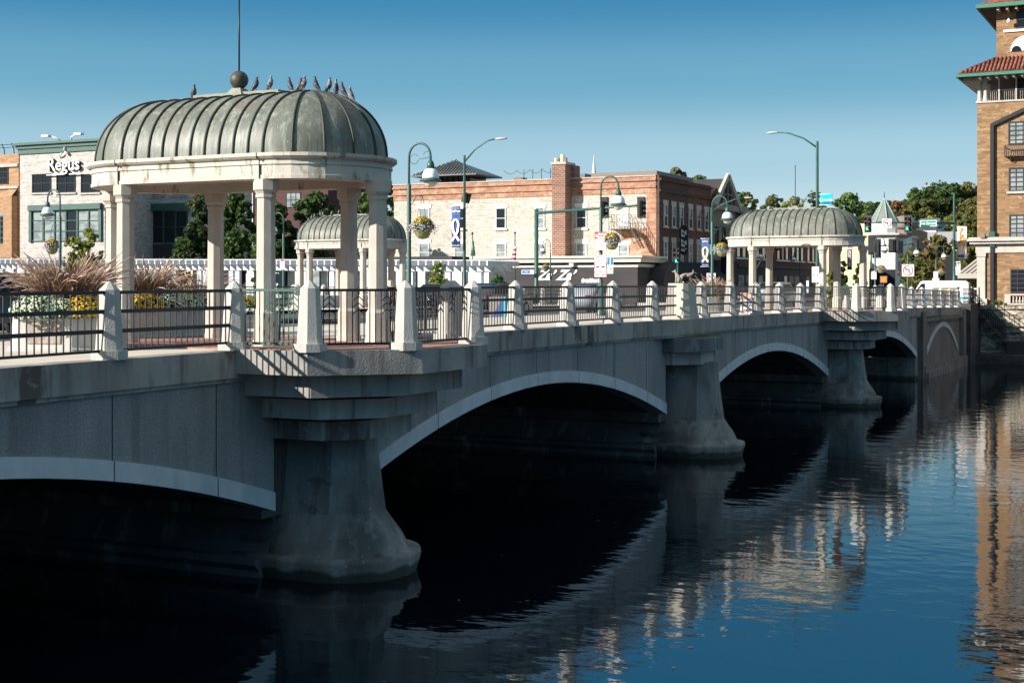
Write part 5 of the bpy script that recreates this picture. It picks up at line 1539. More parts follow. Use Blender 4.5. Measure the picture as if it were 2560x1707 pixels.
# --- dark red block and other far blocks on the left
def block(name, label, X, sx0, sx1, sytop, m, depth_=12, syb=None):
    ya, yb = onX(sx0, X), onX(sx1, X)
    t = thing(name, label, 'building', (0,0,0))
    zt = zat(sytop, X, (ya+yb)/2)
    MB().box(X, X+depth_, yb, ya, ZB-.9, zt).build('wall', m, t)
    return t, ya, yb, zt
t, ya, yb, zt = block('brick_apartment', 'dark maroon brick block rising behind the trees and the middle columns', 150, 636, 820, 452, mat('maroon_brick', (0.10,0.045,0.05), .9, (0.08,0.038,0.042), (.3,.3,2)))
for (a0, a1) in ((715, 752), (640, 668)):
    winpx(t, 150, a0, a1, 481, 519, frame=m_darkwall, glass=m_glassb, mv=2, mh=1)
MB().box(149.8, 162, onX(634,150), onX(622,150), ZB, zat(458,150,100)).build('pale_bay', m_pale, t)

# --- pale grey office building with the large white sign
XG = 106.0
t, ya, yb, zt = block('office_building', 'pale grey brick office building with green cornice and white raised lettering', XG, 50, 262, 381, m_regusb, 10)
zc1, zc0 = zat(352, XG, 100), zat(381, XG, 100)
s = MB(); s.box(XG-.15, XG+10, yb-.15, ya+.15, zt, zt+.5); s.box(XG-.3, XG+10, yb-.3, ya+.3, zt+.503, zt+.85); s.box(XG-.55, XG+10, yb-.5, ya+.55, zt+.853, zt+1.1); s.build('cornice', m_green, t)
for a0, a1 in ((81,128), (142,189), (203,250)):
    winpx(t, XG, a0, a1, 435, 482, frame=m_darkwall, glass=m_glass, mv=1, mh=1, sill=m_stone)
g0, g1 = 75, 256
s = MB(); y0_, y1_ = onX(g0, XG), onX(g1, XG); z1_, z0_ = zat(510, XG, 100), zat(524, XG, 100); zb_ = zat(604, XG, 100)
s.box(XG-.35, XG, y1_, y0_, z0_, z1_); s.box(XG-.2, XG, y0_-.35, y0_, zb_, z0_); s.box(XG-.2, XG, y1_, y1_+.35, zb_, z0_)
s.build('bay_frame', m_green, t)
for k in range(6):
    a0 = 81+k*28.4; winpx(t, XG, a0, a0+28, 525, 604, frame=m_green, glass=m_glassb if k != 3 else m_glass, mv=0, mh=2, deep=.08)
y = onX(164, XG); z = zat(411, XG, 100)
text('lettering', 'Regus', 1.78, (XG-.30, y, z), -pi/2, m_signw, t, .06, 0, 0, 'CENTER', .018)
text('lettering', 'Regus', 1.78, (XG-.13, y, z), -pi/2, m_signk, t, .10, 0, 0, 'CENTER', .03)  # black copy behind the white letters, painted in as their shadow
s = MB(); zl = z+1.15
s.lathe([(.16,-.1),(.16,.1)], (0,0,0), 12); o = s.build('sign_dot', m_signw, t); o.rotation_euler = (0, pi/2, 0); o.location = (XG-.28, y-.30, zl+.0)
s = MB(); s.tube([(XG-.28, y+.75+.0-.55*sin(a), zl-.25+.55*(1-cos(a))*.8) for a in [i*.18 for i in range(-3, 8)]], [.03]+[.08]*9+[.03], 6); s.build('sign_swoosh', m_signw, t)
s = MB(); s.tube([(XG-.28, y+.0-.1, zl+.25), (XG-.28, y-.1, zl+.62)], [.09,.04], 6); s.build('sign_tick', m_signw, t)
s = MB(); s.beam((XG-.28, y+2.2, z-.95), (XG-.28, y-.05, z-.95), .12, .09); s.beam((XG-.28, y-.75, z-.95), (XG-.28, y-2.3, z-.95), .12, .09); s.build('underline', m_signw, t)
for sx, sg in ((134, 1), (171, -1)):
    yy = onX(sx, XG); s = MB(); s.tube([(XG+1, yy-.5*sg, zt+1.0), (XG+.4, yy, zt+1.5), (XG+.2, yy+.9*sg, zt+1.75)], .07, 6); s.rbox((XG+.2, yy+1.15*sg, zt+1.72), (.5,.9,.2)); s.build('roof_lamp', m_signw, t)
# shaded rear wing of the office building
t, ya, yb, zt = block('office_wing', 'deeply shaded wing of the grey office building seen between the left columns', XG+7, 262, 478, 430, m_regusb, 10)
for a0, a1 in ((324,356), (376,412), (433,468)):
    winpx(t, XG+7, a0, a1, 462, 488, frame=m_darkwall, glass=m_glass, mv=0, mh=0, sill=m_stone)
y0_, y1_ = onX(318, XG+7), onX(476, XG+7)
s = MB(); s.box(XG+6.6, XG+7, y1_, y0_, zat(526, XG+7, 96), zat(510, XG+7, 96)); s.build('bay_frame', m_green, t)
MB().box(XG+6.93, XG+7, y1_, y0_, ZB, zat(610, XG+7, 96)).build('base', m_darkwall, t)
for k in range(5):
    a0 = 321+k*30; winpx(t, XG+7, a0, a0+29, 527, 608, frame=m_green, glass=m_glassb if k in (0,) else m_glass, mv=0, mh=1, deep=.08)
# brick building cut by the left edge
t, ya, yb, zt = block('brick_building', 'tan-orange brick building with arched window cut by the left edge', 107.0, -190, 47, 391, m_orange, 12)
MB().box(106.8, 107, yb, ya, zat(413, 107, 105), zat(405, 107, 105)).build('string_course', m_stone, t)
MB().box(106.8, 107, yb+.0, ya, zat(468, 107, 105), zat(462, 107, 105)).build('sill_course', m_stone, t)
s = MB(); y0_, y1_ = onX(23, 107), onX(44, 107); s.box(106.2, 107, y1_, y0_, ZB, zat(488, 107, 105)); s.add([(106.2,y1_,zat(488,107,105)),(106.2,y0_,zat(488,107,105)),(107,y0_,zat(468,107,105)),(107,y1_,zat(468,107,105))], [(0,1,2,3)]); s.build('buttress', m_orange, t)
for a0, a1 in ((-70,-30), (-14, 21)):
    winpx(t, 107, a0, a1, 416, 461, frame=m_darkwall, glass=m_glass, mv=2, mh=2)
    winpx(t, 107, a0, a1-2, 538, 609, frame=m_green, glass=m_glass, mv=3, mh=4)
    y0_, y1_ = onX(a0, 107), onX(a1-2, 107); s = MB(); r_ = abs(y0_-y1_)/2; zc_ = zat(538, 107, 105)
    s.loft([[(106.93, (y0_+y1_)/2 + r_*cos(a), zc_+.45*r_*sin(a)) for a in [i*pi/10 for i in range(11)]], [(106.99, (y0_+y1_)/2 + r_*cos(a), zc_+.45*r_*sin(a)) for a in [i*pi/10 for i in range(11)]]], True, True, False); s.build('fanlight', m_glassb, t)
s = MB()
for k in range(6):
    yy = onX(-60+k*24, 108); s.tube([(108, yy, zt), (107.9, yy, zt+.7), (107.3, yy-.3, zt+1.1)], .05, 5)
s.tube([(107.6, ya, zt+.75), (107.6, yb, zt+.75)], .03, 5); s.tube([(107.6, ya, zt+1.05), (107.6, yb, zt+1.05)], .03, 5); s.build('roof_rail', m_iron, t)

# --- long white pergola on the far bank
XPG = 90.0
t = thing('pergola', 'long white slatted pergola along the far bank behind the pavilions', 'pergola', (0,0,0))
ya, yb = onX(-160, XPG), onX(1216, XPG)
zt = zat(638, XPG, 55); 
def pz_(y): return 6.92 + (y-47)*.010
N = 17
for k in range(N+1):
    y = yb+.5 + (ya-yb-1.0)*k/N
    for dx, dy, w_ in ((.95, 0, .2), (.95, .62, .2), (4.0, .3, .2)):
        s = MB(); s.box(XPG+dx, XPG+dx+2*w_*.8, y+dy-w_, y+dy+w_, ZB-.9, pz_(y)-.80); s.build('column', m_wpaint, t)
s = MB()
for xx in (XPG+.88, XPG+1.30, XPG+4.2): s.beam((xx, yb, pz_(yb)-.60), (xx, ya, pz_(ya)-.60), .07, .42)
s.build('beams', m_wpaint, t)
s = MB(); n = int((ya-yb)/.62)
for k in range(n):
    y = yb + (ya-yb)*k/(n-1); z = pz_(y)
    s.beam((XPG+.1, y, z-.20), (XPG+5.2, y, z-.20), .10, .36)
s.build('rafters', m_wpaint, t)
s = MB()
for xx in [XPG+.35+.6*i for i in range(8)]: s.beam((xx, yb-.3, pz_(yb)+.01), (xx, ya, pz_(ya)+.01), .06, .05)
s.build('battens', m_wpaint, t)
s = MB(); s.beam((XPG+3.4, yb+5, pz_(yb)+.09), (XPG+3.4, ya, pz_(ya)+.09), 3.0, .10); s.build('roof_sheet', m_darkwall, t)
# dark glazed fronts behind the pergola
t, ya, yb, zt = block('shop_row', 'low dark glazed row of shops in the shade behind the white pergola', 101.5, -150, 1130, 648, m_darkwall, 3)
R = random.Random(4)
a0 = -60
while a0 < 1085:
    wd_ = R.uniform(8, 26); mm = R.choice([m_pale, m_pale, m_wpaint, m_wpaint, m_glassb, m_yell])
    y0_, y1_ = onX(a0, 101.5), onX(a0+wd_, 101.5); a0 += wd_ + R.uniform(3, 16)
    MB().box(101.4, 101.5, y1_, y0_, ZB, zat(655, 101.5, y0_)).build('shop_panel', mm, t)
t, ya, yb, zt = block('kiosk', 'pale cream kiosk behind the white pergola end', 98.5, 1098, 1206, 662, m_pale, 2)

# --- street behind: gabled house, red row, cream building, turret
YS2 = 44.0
b = thing('gabled_building', 'narrow dark half-timbered building with a steep pale gable', 'building', (0,0,0))
xa, xb = onY(1779, YS2), onY(1838, YS2)
m_dstone = mat('brown_stone', (0.30,0.24,0.20), .9, (0.20,0.16,0.14), (1,1,1))
MB().box(xa+.01, xb, YS2, YS2+14, ZB-.9, zat(505, xa, YS2)).build('wall', m_dstone, b)
zq = zat(505, xa, YS2); xm = (xa+xb)/2; zp = zat(447, xm, YS2)
s = MB(); s.add([(xa, YS2-.3, zq), (xb, YS2-.3, zq), (xm, YS2-.3, zp), (xa, YS2+14, zq), (xb, YS2+14, zq), (xm, YS2+14, zp)], [(0,1,2),(3,5,4),(0,2,5,3),(1,4,5,2)]); s.build('roof', m_darkwall, b)
s = MB(); s.beam((xa-.3, YS2-.45, zq-.3), (xm, YS2-.45, zp+.3), .3, .55); s.beam((xb+.3, YS2-.45, zq-.3), (xm, YS2-.45, zp+.3), .3, .55); s.build('bargeboard', m_stone, b)
s = MB()
for k in range(5): s.beam((xa+1.2+(xb-xa-2.4)*k/4, YS2-.4, zq), (xa+1.2+(xb-xa-2.4)*k/4, YS2-.4, zq+(zp-zq)*(.25+.5*(1-abs(k-2)/2))), .15, .15)
s.beam((xa+.6, YS2-.4, zq+.9), (xb-.6, YS2-.4, zq+.9), .12, .12); s.build('timbers', m_dstone, b)
s = MB(); s.box(xa, xb, YS2-.35, YS2, zq-.6, zq-.05)
for k in range(16): s.box(xa+.1+(xb-xa-.2)*k/16, xa+.25+(xb-xa-.2)*k/16, YS2-.5, YS2-.35, zq-.5, zq-.1)
s.build('cornice', m_stone, b)
for k in range(3):
    x = xa + (xb-xa)*(.2+.3*k); window(b, 'Y', YS2, (x, 8.6), .9, 2.3, frame=m_darkwall, mv=0)
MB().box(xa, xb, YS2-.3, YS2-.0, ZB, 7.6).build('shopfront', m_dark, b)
t = thing('blade_sign', 'narrow dark vertical sign beside the arched lamp on the gabled building', 'sign', (xa+1.5, YS2-.8, 6.2)); MB().box(-.05, .05, -.35, .35, 0, 3.4).build('board', m_black, t); s = MB(); s.beam((0,0,2.8),(0,.8,2.8),.05,.05); s.build('bracket', m_iron, t)
b = thing('dark_roofed_building', 'long low dark-roofed building sloping away behind the gabled one', 'building', (0,0,0))
x0_, x1_ = onY(1838, YS2), onY(1925, YS2)
MB().box(x0_+.01, x1_, YS2, YS2+12, ZB-.9, 12.4).build('wall', m_redbrick, b)
s = MB(); s.add([(x0_, YS2-.6, 12.4), (x1_, YS2-.6, 12.4), (x1_, YS2+6, 14.9), (x0_, YS2+6, 14.9), (x0_, YS2+12, 12.4), (x1_, YS2+12, 12.4)], [(0,1,2,3),(3,2,5,4),(0,3,4),(1,5,2)]); s.build('roof', m_darkwall, b)
m_rb2 = brick('deep_red_brick', (0.20,0.05,0.04), (0.15,0.04,0.035), (0.13,0.05,0.05), .5, .17, .02)
b2 = thing('red_brick_row', 'shaded deep-red brick row with tall narrow windows seen under the right-hand pavilion', 'building', (0,0,0))
x2_, x3_ = x1_, onY(2048, YS2)
MB().box(x2_+.01, x3_, YS2, YS2+12, ZB-.9, 13.2).build('wall', m_rb2, b2)
for bb, xs_ in ((b, (1846,1860,1878,1893,1909)), (b2, (1946,1957,1967,1983,1994,2005,2021,2033))):
    for i, sx in enumerate(xs_):
        x = onY(sx, YS2); window(bb, 'Y', YS2, (x, 8.0), 1.5, 3.1, frame=m_darkwall, lintel=None, sill=m_pale, mv=0)
for bb, p_, q_ in ((b, x0_, x1_), (b2, x2_, x3_)):
    MB().box(p_+.02, q_, YS2-.15, YS2, ZB, 7.0).build('shopfront', m_dark, bb)
    MB().box(p_+.02, q_, YS2-.4, YS2-.003, 7.003, 7.35).build('shop_cornice', m_darkwall, bb)
R = random.Random(8)
for k in range(14):
    x = x0_ + (x3_-x0_)*(k+.5)/14
    MB().box(x-R.uniform(.5,1.4), x+R.uniform(.4,1.2), YS2-.2, YS2-.15, 5.0+R.uniform(-.4,.4), 6.2).build('shop_window', R.choice([m_glassb, m_taupe, m_redbrick, m_darkwall]), b if x < x1_ else b2)
t = thing('blade_sign', 'black hanging sign with a yellow M seen under the right-hand pavilion', 'sign', (0,0,0))
X = 150.0; y0_, y1_ = onX(1937, X), onX(1951, X); z1_, z0_ = zat(608, X, 42), zat(626, X, 42)
MB().box(X, X+.1, y1_, y0_, z0_, z1_).build('board', m_signk, t); text('lettering', 'M', (z1_-z0_)*.62, (X-.04, (y0_+y1_)/2, z0_+(z1_-z0_)*.42), -pi/2, m_yellow, t, .01, 0, 0, 'CENTER', .03)
s = MB(); s.beam((X-.02, (y0_+y1_)/2-.2, z1_-.35), (X-.02, (y0_+y1_)/2, z1_-.05), .03, .06); s.beam((X-.02, (y0_+y1_)/2+.2, z1_-.35), (X-.02, (y0_+y1_)/2, z1_-.05), .03, .06); s.beam((X, (y0_+y1_)/2, z1_), (X, YS2, z1_+.2), .04, .04); s.build('chevron_mark', m_yellow, t)
# Irish tricolour on a slanting staff
t = thing('flag', 'green, white and orange flag hanging from a slanting staff under the pavilion', 'flag', (0,0,0))
X = 140.0; ya_ = onX(1889, X); yb_ = onX(1911, X); za_, zb__ = zat(665, X, 41), zat(641, X, 41)
for k, (mm, nm) in enumerate(((mat('flag_orange', (0.65,0.16,0.04), .8), 'orange_band'), (m_signw, 'white_band'), (mat('flag_green', (0.02,0.28,0.13), .8), 'green_band'))):
    f0, f1 = k/3, (k+1)/3
    P = [(X, ya_+(yb_-ya_)*f, za_+(zb__-za_)*f) for f in (f0, f1)]
    s = MB(); s.add([P[0], P[1], (X+.05, P[1][1]+.35, P[1][2]-.75+.15*k), (X+.05, P[0][1]+.3, P[0][2]-.9+.15*k), (X+.03, P[0][1], P[0][2]), (X+.03, P[1][1], P[1][2]), (X+.08, P[1][1]+.35, P[1][2]-.75+.15*k), (X+.08, P[0][1]+.3, P[0][2]-.9+.15*k)], [(0,1,2,3),(7,6,5,4),(0,4,5,1),(3,2,6,7)]); s.build(nm, mm, t)
s = MB(); s.tube([(X, ya_+.3, za_-.2), (X, yb_-.1, zb__+.15)], .03, 5); s.build('staff', m_trunk, t)

t, ya, yb, zt = block('cream_building', 'pale yellow rendered building behind the right end of the right-hand pavilion', 195, 2056, 2182, 560, m_yell, 14)
for k, (a0, a1, sy0, sy1) in enumerate(((2083, 2093, 604, 650), (2118, 2132, 600, 622), (2150, 2160, 612, 640))):
    winpx(t, 195, a0, a1, sy0, sy1, frame=m_wpaint, glass=m_glassb, mv=0)
s = MB(); s.box(194.8, 195, onX(2078,195)-.3, onX(2078,195)+.3, ZB, zt); s.build('downpipe', m_darkwall, t)
t, ya, yb, zt = block('turret_building', 'pale building with a projecting corner bay under an octagonal slate turret roof', 168, 2174, 2238, 583, m_pale, 14)
x_t, y_t = 170.6, onX(2236, 170.6)
s = MB(); s.prism(octa(x_t, y_t, 1.35), 8.0, 10.7); s.build('bay', m_pale, t)
s = MB(); s.prism(octa(x_t, y_t, 1.15), 7.0, 8.0, octa(x_t, y_t, 1.4)); s.build('bay_base', m_stone, t)
s = MB(); s.prism(octa(x_t, y_t, 1.5), 10.7, 11.0, octa(x_t, y_t, 2.1)); s.box(167.4, 172, y_t-1.2, onX(2176, 168), 11.003, 11.2); s.build('bay_cornice', m_stone, t)
x_r, y_r = 170.0, onX(2211, 170.0)
zE_, zA_ = zat(557, x_r, y_r), zat(495, x_r, y_r)
s = MB(); s.prism(octa(x_r, y_r, 1.5), 11.2, zE_+.05); s.build('turret_drum', m_pale, t)
s = MB(); s.prism(octa(x_r, y_r, 1.75), zE_, zA_, [(x_r+.02*cos(k*pi/4), y_r+.02*sin(k*pi/4)) for k in range(8)]); ro = s.build('turret_roof', m_slate, t)
m_verd = mat('verdigris_strip', (0.35,0.50,0.45), .6)
for x, y in octa(x_r, y_r, 1.77): s = MB(); s.tube([(x, y, zE_+.02), (x_r, y_r, zA_+.03)], .055, 5); s.build('roof_hip', m_verd, ro)
s = MB(); s.tube([(x_r, y_r, zA_-.2), (x_r, y_r, zA_+.75)], [.08,.02], 5); s.build('finial', m_darkwall, ro)
for k in range(3):
    a = radians(180+(k-1)*45); c = (x_t+1.27*cos(a), y_t+1.27*sin(a))
    s = MB(); s.rbox((c[0], c[1], 9.4), (.06, .6, 1.9), a - pi); s.build('window', m_glass, t)
MB().box(167.7, 168, onX(2238,168), onX(2174,168), ZB, 7.0).build('shopfront', m_dark, t)
b = thing('salmon_building', 'salmon-coloured shaded block joined to the right of the turreted building', 'building', (0,0,0))
X = 176.0; MB().box(X, X+14, onX(2266, X), onX(2238, X), ZB-.9, zat(572, X, 40)).build('wall', mat('salmon_render', (0.26,0.17,0.13), .9), b)
s = MB(); s.lathe([(1.9,0),(1.75,.7),(1.2,1.35),(.02,1.6)], (X+1.5, onX(2252, X), zat(572, X, 40)), 14); s.build('dome_roof', m_taupe, b)
for k in range(2): winpx(b, X, 2244+k*11, 2250+k*11, 610, 650, frame=m_darkwall, mv=0)
MB().box(X-.2, X, onX(2266, X), onX(2238, X), ZB, 8.0).build('shopfront', m_dark, b)
t, ya, yb, zt = block('white_building', 'bright white building behind the rusty street trees', 190, 2262, 2392, 612, m_pale, 20)
t2, ya2_, yb2_, zt2 = block('grey_building', 'long grey flat-roofed building behind the 1st Street sign', 215, 2262, 2400, 580, mat('grey_render', (0.30,0.30,0.31), .9), 20)
t, ya, yb, zt = block('white_house', 'small white house on the wooded slope behind the street name sign', 235, 2290, 2340, 568, m_pale, 8)
s = MB(); s.add([(234,yb-.5,zt),(234,ya+.5,zt),(244,ya+.5,zt),(244,yb-.5,zt),(239,yb,zt+1.6),(239,ya,zt+1.6)], [(0,1,5,4),(2,3,4,5),(1,2,5),(3,0,4)]); s.build('roof', m_metalroof, t)
b = thing('white_spire', 'slim white church spire rising behind the corner building', 'spire', (*plan(1485, 320), 0))
x, y = plan(1485, 320); zt_ = zat(387, x, y); s = MB(); s.lathe([(2.2, ZB), (2.2, 25), (.9, 27), (.03, zt_)], n=8); s.build('spire', m_wpaint, b)
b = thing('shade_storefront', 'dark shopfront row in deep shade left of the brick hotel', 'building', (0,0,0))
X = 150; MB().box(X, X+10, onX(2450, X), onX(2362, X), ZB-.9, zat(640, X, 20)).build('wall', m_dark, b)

# --- brick hotel on the right
XH = 102.8
b = thing('brick_hotel', 'tall golden-brown brick hotel with tiled roof, loggia and drainpipe at the right edge', 'hotel', (0,0,0))
YH = 15.0; YE = -16.0
zh = lambda sy, Y=13.5: zat(sy, XH, Y)
zb0, zb1, zb2 = 3.6, zh(632), zh(597)
MB().box(XH, XH+18, YE, YH-.05, zb0, zb1).build('lower_wall', m_hotel, b)
MB().box(XH, XH+18, YE, YH, zb2, zh(256)).build('upper_wall', m_hotel, b)
s = MB(); s.box(XH-.12, XH+18, YE, YH+.1, zb1+.002, zh(610)); s.box(XH-.45, XH+18, YE, YH+.45, zh(610)+.002, zh(603)); s.box(XH-.62, XH+18, YE, YH+.6, zh(603)+.002, zb2+.0); s.box(XH-.55, XH+17, YE, YH+.5, zb2+.002, zb2+.1); s.build('belt_cornice', m_stone, b)
s = MB(); s.box(XH-.14, XH-.002, YH-.55, YH, zb0+.6, zb1-.25); s.box(XH-.2, XH-.002, YH-.6, YH+.02, zb1-.247, zb1); s.box(XH-.24, XH-.002, YH-.68, YH+.06, zb0, zb0+.6); s.build('pilaster', m_stone, b)
# drainpipe
yp = onX(2481, XH)
s = MB(); s.beam((XH-.12, yp, zb0), (XH-.12, yp, zh(312)), .22, .24); s.build('drainpipe', m_iron, b)
s = MB(); s.beam((XH-.12, yp+.06, zh(313)), (XH-.12, onX(2566, XH), zh(276)), .2, .24); s.build('drainpipe_branch', m_iron, b)
s = MB(); s.box(XH-.3, XH-.003, yp-.2, yp+.2, zb2-.55, zb2+.5); s.build('pipe_hopper', m_green, b)
def hwin(sx0, w_, sy0, sy1, sill=True, bars=3, rows=4, curtains=True):
    Y0 = onX(sx0, XH); z1, z0 = zh(sy0, Y0), zh(sy1, Y0)
    f = window(b, 'X', XH, (Y0-w_/2, z0), w_, z1-z0, frame=m_darkwall, glass=m_glassb if curtains else m_glass, mv=bars, mh=rows, sill=m_stone if sill else None, deep=.04)
    return f
hwin(2521, 1.9, 305, 362, False); hwin(2522, 1.9, 420, 479); hwin(2523, 1.9, 537, 594, False); hwin(2526, 1.9, 673, 732, False, 3, 4, False)
for k in range(1, 6):
    for (s0, s1, cu) in ((305,362,1), (420,479,1), (537,594,1), (673,732,0)):
        Y0 = onX(2522, XH) - 5.2*k; window(b, 'X', XH, (Y0-.95, zh(s1, 13)), 1.9, zh(s0, 13)-zh(s1, 13), frame=m_darkwall, glass=m_glassb if cu else m_glass, mv=3, mh=4, deep=.04)
# iron balconette and stone balustrade
yb0 = onX(2513, XH); zq0, zq1 = zh(394), zh(368)
s = MB()
for k in range(22): s.beam((XH-.5, yb0-.1*k*1.3, zq0+.1), (XH-.5, yb0-.1*k*1.3, zq1), .025, .025)
s.box(XH-.53, XH-.47, yb0-2.8, yb0, zq1, zq1+.06); s.box(XH-.55, XH, yb0-2.8, yb0, zq0, zq0+.08); s.beam((XH-.5, yb0, zq1), (XH, yb0, zq1), .04, .04)
for k in range(4): s.beam((XH-.13*k, yb0, zq0), (XH-.13*k, yb0, zq1), .025, .025)
s.tube([(XH-.45, yb0-.4, zq0), (XH-.3, yb0-.4, zq0-.25), (XH-.02, yb0-.4, zq0-.3)], .03, 5)
s.build('iron_balconette', m_rust, b)
yb0 = onX(2512, XH); z0_, z1_ = zh(762), zh(735)
s = MB(); s.box(XH-.5, XH-.003, yb0-3.2, yb0, z0_, z0_+.12); s.box(XH-.46, XH-.1, yb0-3.2, yb0-.02, z1_-.1, z1_); s.box(XH-.45, XH-.12, yb0-.42, yb0-.04, z0_+.122, z1_-.102)
s.build('balustrade', m_stone, b)
s = MB()
for k in range(12):
    s.lathe([(.05,0),(.08,.12),(.04,.3),(.06,z1_-z0_-.24)], (XH-.28, yb0-.6-.21*k, z0_+.12), 8)
s.build('balusters', m_stone, b)
s = MB(); s.rbox((XH-.5, onX(2460, XH), zh(590)), (.5, .3, .28)); s.beam((XH-.45, onX(2463, XH), zh(594)), (XH, yp+.1, zh(596)), .06, .06); s.build('flood_lamp', m_taupe, b)
# loggia storey
zl0, zl1 = zh(256), zh(188)
s = MB(); s.box(XH-.08, XH+18, YE, YH+.08, zl0+.002, zl0+.12); lo_ = s.build('loggia_floor', m_stone, b)
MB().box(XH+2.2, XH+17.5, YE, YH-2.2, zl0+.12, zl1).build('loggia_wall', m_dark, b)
for k in range(2):
    y = onX(2449+k*15, XH+.25); s = MB(); s.lathe([(.2,0),(.2,.1),(.14,.16),(.12,zl1-zl0-.32),(.2,zl1-zl0-.22),(.2,zl1-zl0-.12)], (XH+.25, y, zl0+.12), 12); s.build('column', m_stone, b)
    s = MB(); s.lathe([(.2,0),(.2,.1),(.14,.16),(.12,zl1-zl0-.32),(.2,zl1-zl0-.22),(.2,zl1-zl0-.12)], (XH+2.0+k*2, YH-.25, zl0+.12), 12); s.build('column', m_stone, b)
s = MB()
for k in range(9): s.box(XH+.1, XH+.2, onX(2497, XH)-1.12*k-.05, onX(2497, XH)-1.12*k+.05, zl0+.12, zl1)
s.box(XH+.1, XH+.2, onX(2497, XH)-9.1, onX(2497, XH), zl1-.1, zl1-.002); s.build('loggia_mullions', m_stone, b)
s = MB(); yr = onX(2475, XH)
for k in range(60): s.beam((XH+.3, yr-.13*k, zl0+.12), (XH+.3, yr-.13*k, zl0+.85), .02, .02)
s.box(XH+.27, XH+.33, yr-8, yr, zl0+.85, zl0+.9); s.build('loggia_railing', m_stone, b)
s = MB(); s.box(XH-.02, XH+18, YE, YH+.02, zl1, zl1+.25); s.build('loggia_beam', m_stone, b)
# tiled hip roof with wide eaves
ze = zh(184); s = MB()
e0 = (XH-1.15, YH+1.1); e1 = (XH-1.15, YE); e2 = (XH+19, YH+1.1)
zr_ = ze + 3.4
s.add([(e0[0], e0[1], ze), (e1[0], e1[1], ze), (XH+5, YE, zr_), (XH+5, YH-5, zr_), (e2[0], e2[1], ze), (XH+19, YH-5, zr_)], [(0,3,2,1),(0,4,5,3)])
rf = s.build('tiled_roof', m_tile, b)
s = MB()
for k in range(70):
    y = e0[1] - .26*k; f0 = max(0.0, (YH-5 - y)/ -6.1) if y > YH-5 else 0.0
    top = 1.0 if y <= YH-5 else (e0[1]-y)/6.1
    s.tube([(e0[0], y, ze+.05), (e0[0]+6.15*top, y, ze+.05+3.4*top)], .085, 5)
s.build('roof_tiles', m_tile, rf); s = MB()
for k in range(40):
    x = e0[0] + .26*k; top = min(1.0, (x-e0[0])/6.15); s.tube([(x, e0[1], ze+.05), (x, e0[1]-6.1*top, ze+.05+3.4*top)], .085, 5)
s.build('roof_tiles', m_tile, rf)
s = MB(); s.box(e0[0]+.0, XH+18.9, YE, e0[1]-.0, ze-.14, ze-.02); s.build('eaves_board', m_darkwall, b)
s = MB(); s.box(e0[0]-.14, e0[0]-.003, YE, e0[1]+.14, ze-.26, ze-.06); s.box(e0[0]-.0, XH+18.9, e0[1]+.003, e0[1]+.14, ze-.26, ze-.06); s.build('green_gutter', m_gutter, b)
s = MB()
for k in range(24):
    s.box(e0[0]+.1, XH, YH-.4-.55*k, YH-.25-.55*k, ze-.42, ze-.142)
for k in range(24): s.box(XH+.2+.55*k, XH+.35+.55*k, YH, YH+1.0, ze-.42, ze-.142)
s.build('rafter_ends', m_stone, b)
# upper tower
XT = XH+1.0; YT = onX(2491, XT); zt0 = ze+.6; zt1 = zat(24, XT, YT)
MB().box(XT, XT+9, YE, YT, zt0, zt1).build('tower_wall', m_hotel, b)
s = MB(); s.box(XT-1.1, XT+10, YE, YT+1.05, zt1, zt1+.15); s.build('tower_eaves', m_darkwall, b)
s = MB(); s.box(XT-1.25, XT-1.1, YE, YT+1.2, zt1-.05, zt1+.2); s.box(XT-1.1, XT+10, YT+1.05, YT+1.2, zt1-.05, zt1+.2); s.build('tower_gutter', m_gutter, b)
s = MB(); s.add([(XT-1.2, YT+1.15, zt1+.2), (XT-1.2, YE, zt1+.2), (XT+4, YE, zt1+3), (XT+4, YT-4, zt1+3), (XT+10, YT+1.15, zt1+.2)], [(0,3,2,1),(0,4,3)]); s.build('tower_roof', m_tile, b)
s = MB()
for k in range(14): s.box(XT-1.0, XT, YT-.3-.6*k, YT-.15-.6*k, zt1-.25, zt1-.003)
s.build('tower_rafters', m_stone, b)
Y0 = onX(2541, XT); window(b, 'X', XT, (Y0-.8, zat(72, XT, Y0)), 1.6, zat(28, XT, Y0)-zat(72, XT, Y0), frame=m_darkwall, mv=1, mh=1)
MB().box(XT-.12, XT-.003, Y0-3, onX(2509, XT), zat(80, XT, Y0), zat(74, XT, Y0)).build('tower_sill', m_pale, b)
yc_, zc_ = onX(2566, XT), zat(132, XT, YT)
s = MB(); s.loft([[(x, yc_+1.05*cos(a), zc_+1.05*sin(a)) for a in [i*pi/14 for i in range(15)]] for x in (XT-.06, XT-.003)], True, True, False); ar = s.build('arched_panel', m_pale, b)
s = MB(); s.loft([[(x, yc_+.65+.32*cos(a), zc_-.0+.36*sin(a)) for a in [i*pi/10 for i in range(11)]] for x in (XT-.1, XT-.062)], True, True, False); s.build('arched_light', m_glass, ar)
s = MB(); q = (XT-.5, onX(2524, XT), zat(60, XT, YT)); s.tube([(XT, q[1]-.45, q[2]+.25), (XT-.3, q[1]-.35, q[2]+.42), (XT-.5, q[1]-.1, q[2]+.35), (XT-.5, q[1], q[2]+.2)], .025, 5); wl = s.build('wall_lamp', m_iron, b)
MB().lathe([(.02,.22),(.10,.12),(.13,0),(.11,-.08),(.02,-.1)], q, 12).build('lamp_glass', m_globe, wl)
